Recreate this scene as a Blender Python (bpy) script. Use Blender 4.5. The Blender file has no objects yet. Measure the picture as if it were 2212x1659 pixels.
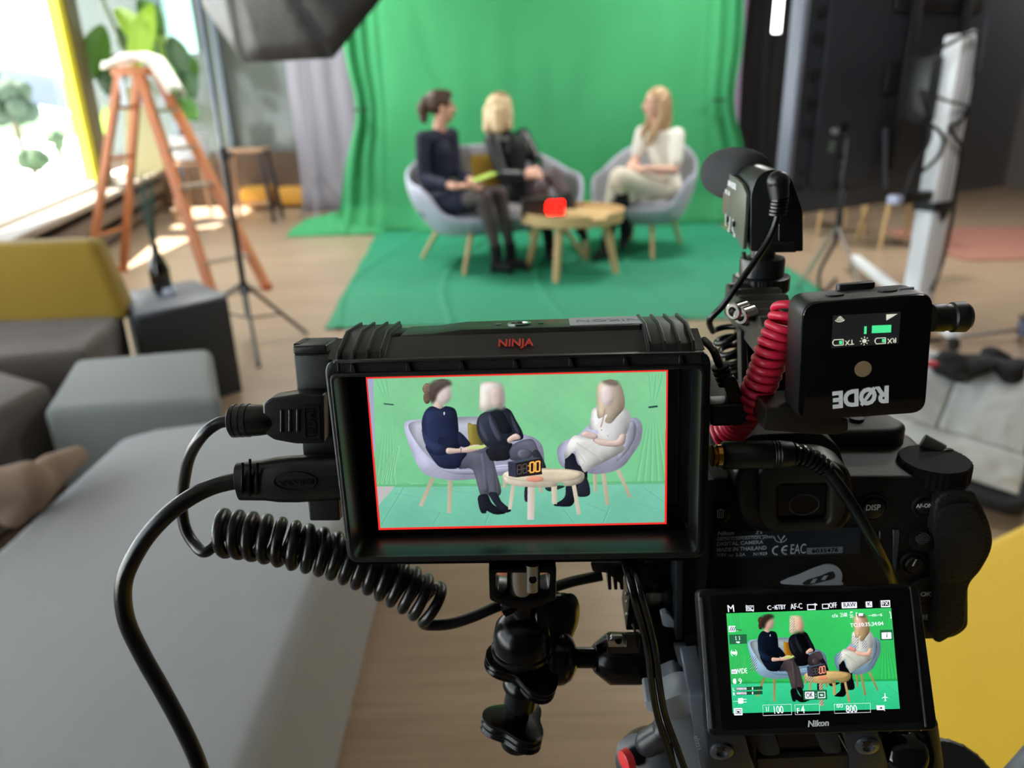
import bpy, bmesh, math, random
import numpy as np
from mathutils import Vector as V, Matrix, Quaternion
random.seed(7)
sc = bpy.context.scene
COL = sc.collection
PI = math.pi

# ---------------------------------------------------------------- camera
W_, H_, F_ = 2212., 1659., 1640.
EYE = V((0, 0, 1.25))
_u = V((-.0251, .9323, .3608)).normalized()          # world up seen in camera axes
_f = (V((0, 0, -1)) + _u * _u.z).normalized()
_r = _f.cross(_u)
RC = Matrix((_r, _f, _u))                             # camera axes -> world
cam_data = bpy.data.cameras.new('camera')
cam = bpy.data.objects.new('camera', cam_data); COL.objects.link(cam)
cam.matrix_world = Matrix.Translation(EYE) @ RC.to_4x4()
cam_data.sensor_width = 36; cam_data.lens = 36 * F_ / W_
cam_data.clip_start = .01; cam_data.clip_end = 800
cam_data.dof.use_dof = True
cam_data.dof.focus_distance = .292
cam_data.dof.aperture_fstop = cam_data.lens / 2.9      # a phone lens: about 3 mm of opening
cam_data.dof.aperture_blades = 0
sc.camera = cam
# ---------------------------------------------------------------- world, sun, exposure
sc.view_settings.view_transform = 'Standard'; sc.view_settings.look = 'None'
sc.view_settings.exposure = .0; sc.view_settings.gamma = 1; sc.view_settings.use_curve_mapping = False
wd = bpy.data.worlds.new('sky'); sc.world = wd; wd.use_nodes = True
_bg = wd.node_tree.nodes['Background']; _bg.inputs[0].default_value = (.80, .91, 1, 1); _bg.inputs[1].default_value = 5.0
def lamp(name, kind, loc, energy, color=(1, 1, 1), rot=None, size=None, aim=None):
    d = bpy.data.lights.new(name, kind); d.energy = energy; d.color = color
    o = bpy.data.objects.new(name, d); COL.objects.link(o); o.location = loc
    if aim is not None: o.rotation_euler = (V(aim) - V(loc)).to_track_quat('-Z', 'Y').to_euler()
    if size and kind == 'AREA':
        d.shape = 'RECTANGLE'; d.size, d.size_y = size
    return o
sun = lamp('sun', 'SUN', (-8, 4, 12), 38, (1, .95, .86), aim=(-8 + .9, 4 - .10, 12 - 1.5)); sun.data.angle = .009
# daylight through the window bays (portals guide the sky light), and the added ceiling fill panels
for (y0, y1) in ((-1.6, 2.4), (2.4, 7.4), (8.0, 9.3)):
    ym = (y0 + y1) / 2; xw = -3.45 - .22 * (ym - 5.25)
    p = lamp('window_daylight', 'AREA', (xw - .02, ym, 1.6), 1, size=(2.0, y1 - y0), aim=(xw + 5, ym + 1.1, 1.6))
    p.rotation_euler = Matrix(((0, .22 / 1.024, -1 / 1.024), (0, -1 / 1.024, -.22 / 1.024), (-1, 0, 0))).to_euler()
    p.data.cycles.is_portal = True

# ---------------------------------------------------------------- helpers
def ray(px, py): return RC @ V(((px - W_ / 2) / F_, -(py - H_ / 2) / F_, -1))
def G(px, py, z=0):
    d = ray(px, py); return EYE + d * ((z - EYE.z) / d.z)
def PY(px, py, y):
    d = ray(px, py); return EYE + d * (y / d.y)
def lin(c):
    if isinstance(c, str): c = tuple(int(c[i:i + 2], 16) / 255 for i in (0, 2, 4))
    return tuple(x / 12.92 if x <= .04045 else ((x + .055) / 1.055) ** 2.4 for x in c)
MATS = {}
def M(name, col='808080', rough=.5, metal=0., bump=0., scale=60., var=0., vs=8., sheen=0., spec=None, coat=0., trans=0., emit=None, es=1.):
    if name in MATS: return MATS[name]
    m = bpy.data.materials.new(name); m.use_nodes = True; MATS[name] = m
    nt = m.node_tree; b = nt.nodes['Principled BSDF']; c = lin(col) + (1,)
    b.inputs['Base Color'].default_value = c; b.inputs['Roughness'].default_value = rough; b.inputs['Metallic'].default_value = metal
    if sheen: b.inputs['Sheen Weight'].default_value = sheen
    if spec is not None: b.inputs['Specular IOR Level'].default_value = spec
    if coat: b.inputs['Coat Weight'].default_value = coat; b.inputs['Coat Roughness'].default_value = .08
    if trans: b.inputs['Transmission Weight'].default_value = trans
    if emit: b.inputs['Emission Color'].default_value = lin(emit) + (1,); b.inputs['Emission Strength'].default_value = es
    if bump or var:
        tc = nt.nodes.new('ShaderNodeTexCoord')
        if bump:
            n = nt.nodes.new('ShaderNodeTexNoise'); n.inputs['Scale'].default_value = scale; n.inputs['Detail'].default_value = 3
            bp = nt.nodes.new('ShaderNodeBump'); bp.inputs['Strength'].default_value = min(1, bump); bp.inputs['Distance'].default_value = .5 / scale
            nt.links.new(tc.outputs['Object'], n.inputs['Vector']); nt.links.new(n.outputs['Fac'], bp.inputs['Height']); nt.links.new(bp.outputs[0], b.inputs['Normal'])
        if var:
            n2 = nt.nodes.new('ShaderNodeTexNoise'); n2.inputs['Scale'].default_value = vs; n2.inputs['Detail'].default_value = 4
            hs = nt.nodes.new('ShaderNodeMix'); hs.data_type = 'RGBA'
            hs.inputs['A'].default_value = tuple(x * (1 - var) for x in c[:3]) + (1,); hs.inputs['B'].default_value = tuple(min(1, x * (1 + var)) for x in c[:3]) + (1,)
            nt.links.new(tc.outputs['Object'], n2.inputs['Vector']); nt.links.new(n2.outputs['Fac'], hs.inputs['Factor']); nt.links.new(hs.outputs['Result'], b.inputs['Base Color'])
    return m

def basis(d, ref=None):
    d = V(d).normalized(); ref = V(ref) if ref else (V((0, 0, 1)) if abs(d.z) < .9 else V((0, 1, 0)))
    x = ref.cross(d).normalized(); y = d.cross(x)
    return Matrix((x, y, d)).transposed()             # columns x, y, d
def spl(pts, n=8, closed=False):
    P = [V(p) for p in pts]; out = []; N = len(P)
    for i in range(N if closed else N - 1):
        if closed: a, b, c, d = P[i - 1], P[i], P[(i + 1) % N], P[(i + 2) % N]
        else: a, b, c, d = P[max(i - 1, 0)], P[i], P[i + 1], P[min(i + 2, N - 1)]
        for k in range(n):
            t = k / n; out.append(.5 * ((2 * b) + (c - a) * t + (2 * a - 5 * b + 4 * c - d) * t * t + (3 * b - a - 3 * c + d) * t ** 3))
    if not closed: out.append(P[-1].copy())
    return out
class MB:
    def __init__(s, local=False): s.bm = bmesh.new(); s.mi = 0; s.local = local
    def raw(s, vs, fs):
        v = [s.bm.verts.new(p) for p in vs]; out = []
        for f in fs:
            try:
                q = s.bm.faces.new([v[i] for i in f]); q.material_index = s.mi; out.append(q)
            except ValueError: pass
        return s
    def box(s, c, sz, R=None):
        c = V(c); h = V(sz) / 2; vs = []
        for x in (-1, 1):
            for y in (-1, 1):
                for z in (-1, 1):
                    p = V((x * h.x, y * h.y, z * h.z)); vs.append(c + (R @ p if R else p))
        return s.raw(vs, [(0, 1, 3, 2), (4, 6, 7, 5), (0, 4, 5, 1), (2, 3, 7, 6), (0, 2, 6, 4), (1, 5, 7, 3)])
    def b2(s, a, b): return s.box([(a[i] + b[i]) / 2 for i in range(3)], [abs(a[i] - b[i]) for i in range(3)])
    def prism(s, poly, z0, z1, X=None, top=None):
        n = len(poly); top = top or poly
        vs = [V((p[0], p[1], z0)) for p in poly] + [V((p[0], p[1], z1)) for p in top]
        if X: vs = [X @ v for v in vs]
        return s.raw(vs, [tuple(range(n - 1, -1, -1)), tuple(range(n, 2 * n))] + [(i, (i + 1) % n, n + (i + 1) % n, n + i) for i in range(n)])
    def cyl(s, p0, p1, r0, r1=None, n=24, ref=None):
        p0, p1 = V(p0), V(p1); r1 = r0 if r1 is None else r1; B = basis(p1 - p0, ref)
        vs = [p + B @ V((r * math.cos(2 * PI * i / n), r * math.sin(2 * PI * i / n), 0)) for p, r in ((p0, r0), (p1, r1)) for i in range(n)]
        return s.raw(vs, [tuple(range(n - 1, -1, -1)), tuple(range(n, 2 * n))] + [(i, (i + 1) % n, n + (i + 1) % n, n + i) for i in range(n)])
    def lathe(s, prof, p0=(0, 0, 0), axis=(0, 0, 1), n=32, f=None):
        p0 = V(p0); B = basis(axis); vs = []; m = len(prof)
        for (r, h) in prof:
            for i in range(n):
                a = 2 * PI * i / n; q = r * (f(a, h) if f else 1); vs.append(p0 + B @ V((q * math.cos(a), q * math.sin(a), h)))
        fs = [(k * n + i, k * n + (i + 1) % n, (k + 1) * n + (i + 1) % n, (k + 1) * n + i) for k in range(m - 1) for i in range(n)]
        return s.raw(vs, fs + [tuple(range(n - 1, -1, -1)), tuple(range((m - 1) * n, m * n))])
    def tube(s, pts, r, n=10, closed=False):
        P = [V(p) for p in pts]; m = len(P); rr = r if hasattr(r, '__len__') else [r] * m
        T = [((P[(i + 1) % m] - P[i - 1]) if closed else (P[min(i + 1, m - 1)] - P[max(i - 1, 0)])).normalized() for i in range(m)]
        B = basis(T[0]); x = B.col[0].copy(); vs = []
        for i in range(m):
            x = (x - T[i] * x.dot(T[i])).normalized(); y = T[i].cross(x)
            for k in range(n):
                a = 2 * PI * k / n; vs.append(P[i] + (x * math.cos(a) + y * math.sin(a)) * rr[i])
        mm = m if closed else m - 1
        fs = [(i * n + k, i * n + (k + 1) % n, ((i + 1) % m) * n + (k + 1) % n, ((i + 1) % m) * n + k) for i in range(mm) for k in range(n)]
        if not closed: fs += [tuple(range(n - 1, -1, -1)), tuple(range((m - 1) * n, m * n))]
        return s.raw(vs, fs)
    def ell(s, c, r, R=None, nu=16, nv=10):
        c = V(c); r = (r, r, r) if not hasattr(r, '__len__') else r; vs = []
        for j in range(1, nv):
            for i in range(nu):
                a, b = 2 * PI * i / nu, PI * j / nv; p = V((r[0] * math.sin(b) * math.cos(a), r[1] * math.sin(b) * math.sin(a), r[2] * math.cos(b)))
                vs.append(c + (R @ p if R else p))
        for z in (1, -1):
            p = V((0, 0, z * r[2])); vs.append(c + (R @ p if R else p))
        T, Bt = len(vs) - 2, len(vs) - 1
        fs = [(j * nu + i, (j + 1) * nu + i, (j + 1) * nu + (i + 1) % nu, j * nu + (i + 1) % nu) for j in range(nv - 2) for i in range(nu)]
        fs += [(T, i, (i + 1) % nu) for i in range(nu)] + [(Bt, (nv - 2) * nu + (i + 1) % nu, (nv - 2) * nu + i) for i in range(nu)]
        return s.raw(vs, fs)
    def cap(s, a, b, ra, rb=None, n=12):                # tapered capsule
        rb = ra if rb is None else rb; s.ell(a, ra, nu=n, nv=8); s.ell(b, rb, nu=n, nv=8); return s.cyl(a, b, ra * .995, rb * .995, n)
    def chain(s, P, r, n=12):
        for i in range(len(P) - 1): s.cap(P[i], P[i + 1], r[i], r[i + 1], n)
        return s
    def grid(s, fn, nu, nv):
        vs = [V(fn(i / nu, j / nv)) for j in range(nv + 1) for i in range(nu + 1)]; w = nu + 1
        return s.raw(vs, [(j * w + i, j * w + i + 1, (j + 1) * w + i + 1, (j + 1) * w + i) for j in range(nv) for i in range(nu)])
    def poly(s, pts): return s.raw([V(p) for p in pts], [tuple(range(len(pts)))])
    def bevel(s, w, seg=2, ang=30):
        bmesh.ops.recalc_face_normals(s.bm, faces=s.bm.faces[:])
        es = [e for e in s.bm.edges if len(e.link_faces) == 2 and e.calc_face_angle(0) > math.radians(ang)]
        if es: bmesh.ops.bevel(s.bm, geom=es, offset=w, segments=seg, profile=.5, affect='EDGES', clamp_overlap=True)
        return s
def rr(w, h, r, n=5, cx=0, cy=0):                         # rounded rectangle outline, ccw
    r = min(r, w / 2 - 1e-6, h / 2 - 1e-6); o = []
    for k, (sx, sy) in enumerate(((1, 1), (-1, 1), (-1, -1), (1, -1))):
        for i in range(n + 1):
            a = PI / 2 * (k + i / n); o.append((cx + sx * (w / 2 - r) + r * math.cos(a), cy + sy * (h / 2 - r) + r * math.sin(a)))
    return o
def rpoly(P, r, n=4):                                    # any outline with rounded corners
    o = []; N = len(P); r = r if hasattr(r, '__len__') else [r] * N
    for i in range(N):
        a, b, c = V(P[i - 1][:2]), V(P[i][:2]), V(P[(i + 1) % N][:2]); u, v = (a - b), (c - b); q = min(r[i], u.length * .45, v.length * .45)
        p0, p1 = b + u.normalized() * q, b + v.normalized() * q
        for k in range(n + 1):
            t = k / n; o.append(tuple(p0 * (1 - t) ** 2 + b * 2 * t * (1 - t) + p1 * t * t))
    return o
ROOT = {}
def thing(name, label, cat, loc=(0, 0, 0), mat=None, group=None):
    o = bpy.data.objects.new(name, None); COL.objects.link(o); o.empty_display_size = .05
    o.matrix_world = mat if mat else Matrix.Translation(V(loc)); ROOT[o.name] = o.matrix_world.copy()
    o['label'] = label; o['category'] = cat
    if group: o['group'] = group
    return o
def obj(name, mb, mats, parent=None, sharp=38, mods=None, label=None, stuff=False):
    bmesh.ops.recalc_face_normals(mb.bm, faces=mb.bm.faces[:])
    me = bpy.data.meshes.new(name); mb.bm.to_mesh(me); mb.bm.free()
    for m in (mats if isinstance(mats, (list, tuple)) else [mats]): me.materials.append(m)
    me.polygons.foreach_set('use_smooth', [True] * len(me.polygons))
    try: me.set_sharp_from_angle(angle=math.radians(sharp))
    except Exception: pass
    o = bpy.data.objects.new(name, me); COL.objects.link(o)
    if parent:
        root = parent
        while root.parent: root = root.parent
        o.parent = parent
        if not mb.local: me.transform(ROOT[root.name].inverted())
    for m in (mods or []):
        md = o.modifiers.new(m[0], m[0])
        for k, v in m[1].items(): setattr(md, k, v)
    if label: o['label'] = label
    if stuff: o['kind'] = 'stuff'
    return o
def solo(name, mb, mats, label, cat, group=None, sharp=38, mods=None):
    o = obj(name, mb, mats, None, sharp, mods); o['label'] = label; o['category'] = cat
    if group: o['group'] = group
    return o
def struct(name, mb, mats):
    o = obj(name, mb, mats); o['kind'] = 'structure'; return o
def dup(root, M4, label, group=None):
    r = root.copy(); COL.objects.link(r); r.matrix_world = M4; r['label'] = label
    if group: r['group'] = group
    def rec(src, dst):
        for ch in list(src.children):
            c = ch.copy(); COL.objects.link(c); c.parent = dst; rec(ch, c)
    rec(root, r); return r
REM = lambda v, it=4: [('REMESH', dict(mode='VOXEL', voxel_size=v, use_smooth_shade=True)), ('SMOOTH', dict(factor=.5, iterations=it))]
def noise(*a):
    from mathutils import noise as nz
    return nz.noise(V(a))
def wall_x(y): return -3.45 - .22 * (y - 5.25)
# ================================================================ THE ROOM
def floor_mat():
    m = M('floor_wood', 'c3b09d', .32); nt = m.node_tree; b = nt.nodes['Principled BSDF']
    tc = nt.nodes.new('ShaderNodeTexCoord'); mp = nt.nodes.new('ShaderNodeMapping'); mp.inputs['Rotation'].default_value = (0, 0, 0)
    br = nt.nodes.new('ShaderNodeTexBrick'); br.inputs['Color1'].default_value = lin('ae9881') + (1,); br.inputs['Color2'].default_value = lin('a58f78') + (1,)
    br.inputs['Mortar'].default_value = lin('9a8570') + (1,); br.inputs['Scale'].default_value = 1; br.inputs['Brick Width'].default_value = 1.8; br.inputs['Row Height'].default_value = .18
    br.inputs['Mortar Size'].default_value = .002; br.inputs['Mortar Smooth'].default_value = .3
    n = nt.nodes.new('ShaderNodeTexNoise'); mp2 = nt.nodes.new('ShaderNodeMapping'); mp2.inputs['Scale'].default_value = (1.5, 26, 1); n.inputs['Scale'].default_value = 2.2; n.inputs['Detail'].default_value = 5
    mx = nt.nodes.new('ShaderNodeMix'); mx.data_type = 'RGBA'; mx.blend_type = 'MULTIPLY'; mx.inputs['Factor'].default_value = .5
    cr = nt.nodes.new('ShaderNodeValToRGB'); cr.color_ramp.elements[0].color = (.62, .58, .54, 1); cr.color_ramp.elements[0].position = .3; cr.color_ramp.elements[1].position = .7
    L = nt.links.new; L(tc.outputs['Object'], mp.inputs[0]); L(mp.outputs[0], br.inputs[0]); L(tc.outputs['Object'], mp2.inputs[0]); L(mp2.outputs[0], n.inputs[0]); L(n.outputs['Fac'], cr.inputs[0])
    L(br.outputs['Color'], mx.inputs['A']); L(cr.outputs[0], mx.inputs['B']); L(mx.outputs['Result'], b.inputs['Base Color'])
    return m
struct('floor', MB().b2((-3.2 - 1.3, -1.7, -.12), (6.2, 10.2, 0)), floor_mat())
struct('ceiling', MB().b2((-4.8, -1.7, 2.95), (6.2, 10.2, 3.05)), M('ceiling_paint', '8f8d8a', .9))
wpaint = M('wall_paint', 'cfccc8', .85, var=.03); dark_wall = M('dark_wall', '3a3634', .8, var=.1)
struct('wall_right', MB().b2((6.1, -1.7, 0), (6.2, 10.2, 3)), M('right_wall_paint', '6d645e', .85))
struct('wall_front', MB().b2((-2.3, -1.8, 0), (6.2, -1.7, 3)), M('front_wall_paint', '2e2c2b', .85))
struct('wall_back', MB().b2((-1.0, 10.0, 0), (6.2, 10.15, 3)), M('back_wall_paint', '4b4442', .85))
# facade on the left: a plinth below the windows, a lintel, posts between
def fac(mb, y0, y1, z0, z1, d0=-.12, d1=0):               # a slab that follows the slanted facade
    vs = [(wall_x(y) + d, y, z) for y in (y0, y1) for d in (d0, d1) for z in (z0, z1)]
    mb.raw(vs, [(0, 1, 3, 2), (4, 6, 7, 5), (0, 4, 5, 1), (2, 3, 7, 6), (0, 2, 6, 4), (1, 5, 7, 3)]); return mb
struct('wall_left', fac(fac(MB(), -1.7, 10.1, -.1, .48), -1.7, 10.1, 2.6, 3.0), M('facade_panel', '6f675f', .7, var=.06))
frame = M('window_frame_brown', '6b6040', .55); yell = M('yellow_reveal', 'e6dc3c', .5)
struct('trim_1', fac(MB(), 7.68, 8.02, .48, 2.6, -.10, .05), frame)
struct('trim_2', fac(MB(), 2.3, 2.42, .48, 2.6), frame)
struct('trim_3', fac(MB(), 7.50, 7.68, .48, 2.6, -.08, .02), yell)
struct('trim_4', fac(fac(MB(), 2.42, 7.50, .48, .53, -.1, .02), 8.02, 9.3, .48, .53, -.1, .02), M('white_frame', 'e8e8e6', .4))
struct('windowsill', fac(MB(), -1.6, 9.4, .42, .47, 0, .27).bevel(.008), M('sill_stone', '8f857a', .5, var=.1))
struct('trim_5', fac(fac(MB(), -1.6, 9.4, .06, .14, 0, .2), -1.6, 9.4, .24, .34, 0, .26), M('bench_wood', '5e5046', .6, var=.15))
def pane(name, y0, y1):
    mb = MB(); fac(mb, y0, y1, .53, 2.6, -.07, -.065); o = struct(name, mb, glass); o.visible_shadow = True; return o
def thin_glass(name, tint=(1, 1, 1)):
    m = bpy.data.materials.new(name); m.use_nodes = True; nt = m.node_tree; nt.nodes.remove(nt.nodes['Principled BSDF'])
    t = nt.nodes.new('ShaderNodeBsdfTransparent'); t.inputs[0].default_value = tint + (1,); g = nt.nodes.new('ShaderNodeBsdfGlossy'); g.inputs['Roughness'].default_value = .02
    mx = nt.nodes.new('ShaderNodeMixShader'); mx.inputs[0].default_value = .05
    L = nt.links.new; L(t.outputs[0], mx.inputs[1]); L(g.outputs[0], mx.inputs[2]); L(mx.outputs[0], nt.nodes['Material Output'].inputs[0]); return m
glass = thin_glass('window_glass')
pane('window_1', 2.42, 7.50); pane('window_2', 8.02, 9.3)
struct('window_3', fac(MB(), -1.6, 2.3, .53, 2.6, -.07, -.065), glass)
# outside: bright paving, lawn, shrubs and trees, a wooded hill
struct('terrain', MB().b2((-190, -40, -1.3), (-5.2, 180, -1.2)), M('pale_paving', 'd8dcd8', .9, var=.08, vs=.5))
grass = M('lawn', '3f5c38', .9, var=.25, vs=.6)
o = solo('lawn', MB().b2((-180, 60, -1.2), (-20, 175, -1.16)), grass, 'green lawn beyond the pale paving outside the window', 'lawn'); o['kind'] = 'stuff'
def blob_tree(name, c, r, h, label, col, grp=None):
    t = thing(name, label, 'tree' if h else 'shrub', (c[0], c[1], -1.2), group=grp)
    mb = MB()
    rng = random.Random(int(c[1] * 10))
    for k in range(26):
        a, b, q = rng.random() * 6.28, rng.random() * 2 - 1, .55 + .4 * rng.random()
        mb.ell((c[0] + r * q * math.cos(a) * math.sqrt(1 - b * b), c[1] + r * q * math.sin(a) * math.sqrt(1 - b * b), -1.2 + h + r + r * .8 * q * b), r * rng.uniform(.28, .42), nu=8, nv=6)
    obj('foliage', mb, M('leaf_' + col, col, .8, var=.3, vs=2), t, mods=[('DISPLACE', dict(strength=0))])
    obj('trunk', MB().cyl((c[0], c[1], -1.2), (c[0], c[1], -1.2 + h + r), max(.1, r * .12), n=10), M('bark', '5a4a3a', .9), t)
for i, (px, y, r, h, lab) in enumerate(((30, 42, 1.25, 1.3, 'round green tree outside, leftmost seen through the window'), (-30, 52, 2.2, 1.0, 'larger pale green tree outside, cut by the left edge of the frame'), (45, 29, .55, 0, 'low green shrub on the paving outside'), (112, 27, .35, .9, 'slim young tree standing on the paving outside'))):
    d = PY(px, 250, y); blob_tree('tree' if h else 'shrub', (d.x, y), r, h, lab, ('2c3e2c', '2f4233', '344a2b', '32482a')[i])
mb = MB()
hx = PY(-50, 200, 165).x
mb.grid(lambda u, v: (hx - 90 + 103 * u, 178 + 30 * v, -3 + (13.5 + 1.5 * noise(u * 4, v * 3, 1)) * math.sin(PI * min(1, u * 1.0)) ** .35 * math.sin(PI * (.15 + .7 * v))), 40, 10)
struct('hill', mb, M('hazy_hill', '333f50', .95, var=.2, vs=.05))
# unseen overhang, added to limit the sun patch on the floor
struct('trim_6', fac(MB(), -3, 11, 2.62, 2.75, -.24, -.12), M('concrete', 'a9a59e', .9))
# ---- back left: glass partition, column curtain, black curtain
gp = M('partition_glass', '69706a', .12, var=.25, vs=.9)
struct('wall_glass', MB().b2((-4.9, 9.75, .62), (-2.2, 9.8, 2.95)), gp)
struct('wall_low', MB().b2((-4.9, 9.6, 0), (-1.0, 9.9, .62)), M('brown_panel', '5a4636', .6, var=.3, vs=3))
struct('trim_7', MB().b2((-3.98, 9.6, 0), (-3.9, 9.7, 2.95)).b2((-3.35, 9.6, .6), (-3.28, 9.7, 2.95)), M('grey_metal_post', '6d7680', .4, metal=.4))
struct('window_4', MB().b2((-3.95, 9.70, 1.75), (-3.56, 9.74, 2.95)), M('bright_glass', 'bfe8e4', .3, emit='a9ddda', es=.75))
def drape(name, x0, x1, y, z0, z1, col, label, cat, amp=.03, k=9., rough=.85, parent=None, mat=None):
    nu = int(60 + 20 * (x1 - x0)); mb = MB()
    mb.grid(lambda u, v: (x0 + (x1 - x0) * u + .01 * math.sin(9 * v), y + amp * math.sin(k * 2 * PI * u + 1.5 * math.sin(3 * v)) * (1 - .3 * v) + amp * .6 * noise(u * 9, v * 3, 2), z0 + (z1 - z0) * v), nu, 14)
    return solo(name, mb, mat or M(name + '_cloth_' + col, col, rough, bump=.2, scale=300), label, cat, mods=[('SOLIDIFY', dict(thickness=.004))])
drape('curtain', -2.36, -1.35, 8.95, .0, 2.9, '9b99a4', 'pale grey curtain hanging left of the green screen', 'curtain', .014, 4)
drape('curtain', 1.95, 2.32, 7.95, .0, 2.9, 'b79fc6', 'narrow lilac curtain strip right of the green screen', 'curtain', .02, 3)
drape('curtain', 2.30, 3.9, 8.3, .0, 2.9, '141415', 'black curtain behind the big display, right of the green screen', 'curtain', .04, 7)
# ---- green screen wall cloth
green = M('chroma_cloth', '33905a', .8, bump=.15, scale=400)
gfloor = M('chroma_floor_cloth', '238764', .7, bump=.15, scale=300)
def gs(u, v):
    x = -1.42 + 3.52 * u; z = .0 + 2.85 * v
    e = max(0, 1 - u / .11) ** 1.3 + max(0, (u - .9) / .1) ** 1.3
    y = 7.42 + .02 * noise(u * 7, v * 4, 0) + .03 * noise(u * 3 + v * 2, v * 2 - u, 5) + .012 * max(0, 1 - abs(((u * 2.2 + v * .9 + .1 * math.sin(v * 5)) * 1.5) % 1 - .5) * 9) * (.3 + .7 * abs(2 * u - 1)) + .012 * noise(u * 16, v * 5 + u * 4, 3) + .07 * e * math.sin(u * 190 + 2 * math.sin(v * 3))
    pin = math.exp(-((z - 1.1) / .35) ** 2)
    if u < .12: x += .10 * pin * (1 - u / .12)
    if u > .9: x -= .10 * pin * (u - .9) / .1
    if z < .25: y -= .10 * (1 - z / .25) * (1 + .6 * math.sin(u * 40))
    x += (-.25 * (1 - v) ** 3) * max(0, 1 - u / .15) + .28 * (1 - v) ** 2 * max(0, (u - .85) / .15)
    return (x, y, z)
t = thing('green_screen', 'green chroma cloth backdrop hanging behind the seated people', 'backdrop', (0.3, 7.4, 0))
obj('cloth', MB().grid(gs, 260, 60), green, t, mods=[('SOLIDIFY', dict(thickness=.003))])
for sx, xx in ((0, -1.30), (1, 1.93)):
    obj('clamp', MB().box((xx, 7.30, 1.12), (.12, .02, .02)).cyl((xx, 7.26, 1.12), (xx, 7.36, 1.12), .012, n=10), M('black_clamp', '151515', .5), t, label='small black clamp gathering the cloth')
mb = MB()
mb.grid(lambda u, v: (-2.12 + .95 * u, 7.25 + .55 * v, .005 + (.16 * math.sin(PI * u) ** .7 * math.sin(PI * v) ** .7) * (1 + .35 * noise(u * 9, v * 6, 3)) + .03 * abs(noise(u * 16, v * 10, 8))), 50, 26)
obj('pooled_cloth', mb, green, t, label='crumpled end of the cloth bunched on the floor')
mb = MB()
def fl(u, v):
    x = -1.06 - .2 * v + (3.06 + .22 * v) * u + .015 * noise(v * 8, 3, 1); y = 4.16 + 3.22 * v + .02 * noise(u * 7, 1, 2)
    z = .006 + .010 * max(0, noise(x * 2.2 + y * .5, y * .9, 4)) + .012 * max(0, 1 - abs(((x * .95 + .12 * math.sin(y * 1.5)) * 1.6) % 1 - .5) * 22) + .009 * max(0, 1 - abs(((y * 1.1 - .2 * x)) % 1 - .5) * 25)
    return (x, y, z)
solo('floor_cloth', mb.grid(fl, 200, 160), gfloor, 'green cloth spread on the floor under the sofa and table', 'floor cloth', mods=[('SOLIDIFY', dict(thickness=.002))])
# ================================================================ SEATING ON THE GREEN CLOTH
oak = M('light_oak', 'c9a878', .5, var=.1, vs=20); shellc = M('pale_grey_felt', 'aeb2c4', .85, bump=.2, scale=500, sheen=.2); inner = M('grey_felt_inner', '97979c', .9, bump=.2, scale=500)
def sup(a, b, ph, n=2.6):
    c, s = math.cos(ph), math.sin(ph); return (a * math.copysign(abs(c) ** (2 / n), c), b * math.copysign(abs(s) ** (2 / n), s))
def lounge(name, label, cat, c, rot, a, b, arm, back, legs, seat=.40):
    X = Matrix.Translation(V((c[0], c[1], 0))) @ Matrix.Rotation(rot, 4, 'Z')
    t = thing(name, label, cat, mat=X)
    def top(ph):                                       # phi 90 = back, -90 = front
        s = math.sin(ph); w = 1 / (1 + math.exp(-(s + .45) * 9)); k = max(0, s) ** 1.3
        return seat - .02 + (arm - seat) * w + (back - arm) * k * w
    N = 72; prof = []
    rings = []
    for v in [i / 9 for i in range(10)]:
        rings.append([(*[q * (.70 + .30 * (math.sin(v * PI / 2) ** .8)) for q in sup(a, b, 2 * PI * i / N)], .25 + (top(2 * PI * i / N) - .25) * v) for i in range(N)])
    rings.append([(*[q * .975 for q in sup(a, b, 2 * PI * i / N)], top(2 * PI * i / N) + .014) for i in range(N)])
    nout = len(rings)
    for v in [1 - i / 6 for i in range(7)]:
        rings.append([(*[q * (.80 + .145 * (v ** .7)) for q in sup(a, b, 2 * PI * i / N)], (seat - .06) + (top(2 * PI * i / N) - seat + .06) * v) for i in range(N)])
    vs = [p for r in rings for p in r]; fo, fi = [], []
    mb = MB(True)
    bv = [mb.bm.verts.new(p) for p in vs]
    for k in range(len(rings) - 1):
        for i in range(N):
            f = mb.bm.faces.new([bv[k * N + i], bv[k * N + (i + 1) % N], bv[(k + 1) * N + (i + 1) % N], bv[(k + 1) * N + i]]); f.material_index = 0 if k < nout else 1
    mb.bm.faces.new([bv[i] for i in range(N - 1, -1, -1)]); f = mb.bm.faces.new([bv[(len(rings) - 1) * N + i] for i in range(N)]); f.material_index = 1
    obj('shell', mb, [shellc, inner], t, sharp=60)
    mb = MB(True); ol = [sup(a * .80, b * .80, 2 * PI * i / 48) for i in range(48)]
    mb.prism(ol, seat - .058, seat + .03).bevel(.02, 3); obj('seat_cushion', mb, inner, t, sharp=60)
    for (x, y) in legs:
        obj('leg', MB(True).cyl((x * .72, y * .66, .30), (x, y, 0), .021, .014, 14), oak, t)
    return t
def facing(dx, dy): return math.atan2(dx, -dy)           # local -Y turned to (dx, dy)
ra = facing(.50, -.86)
lounge('sofa', 'pale grey two-seat shell sofa with light wooden legs on green cloth', 'sofa', (-.07, 6.02), ra, .72, .40, .64, .86, [(-.52, -.38), (-.52, .36), (.54, -.40), (.54, .36)])
rb = facing(-.50, -.86)
lounge('armchair', 'pale grey shell armchair with light wooden legs, seating the woman in cream', 'armchair', (1.09, 6.20), rb, .40, .38, .62, .84, [(-.22, -.34), (-.22, .34), (.22, -.34), (.22, .34)])
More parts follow.
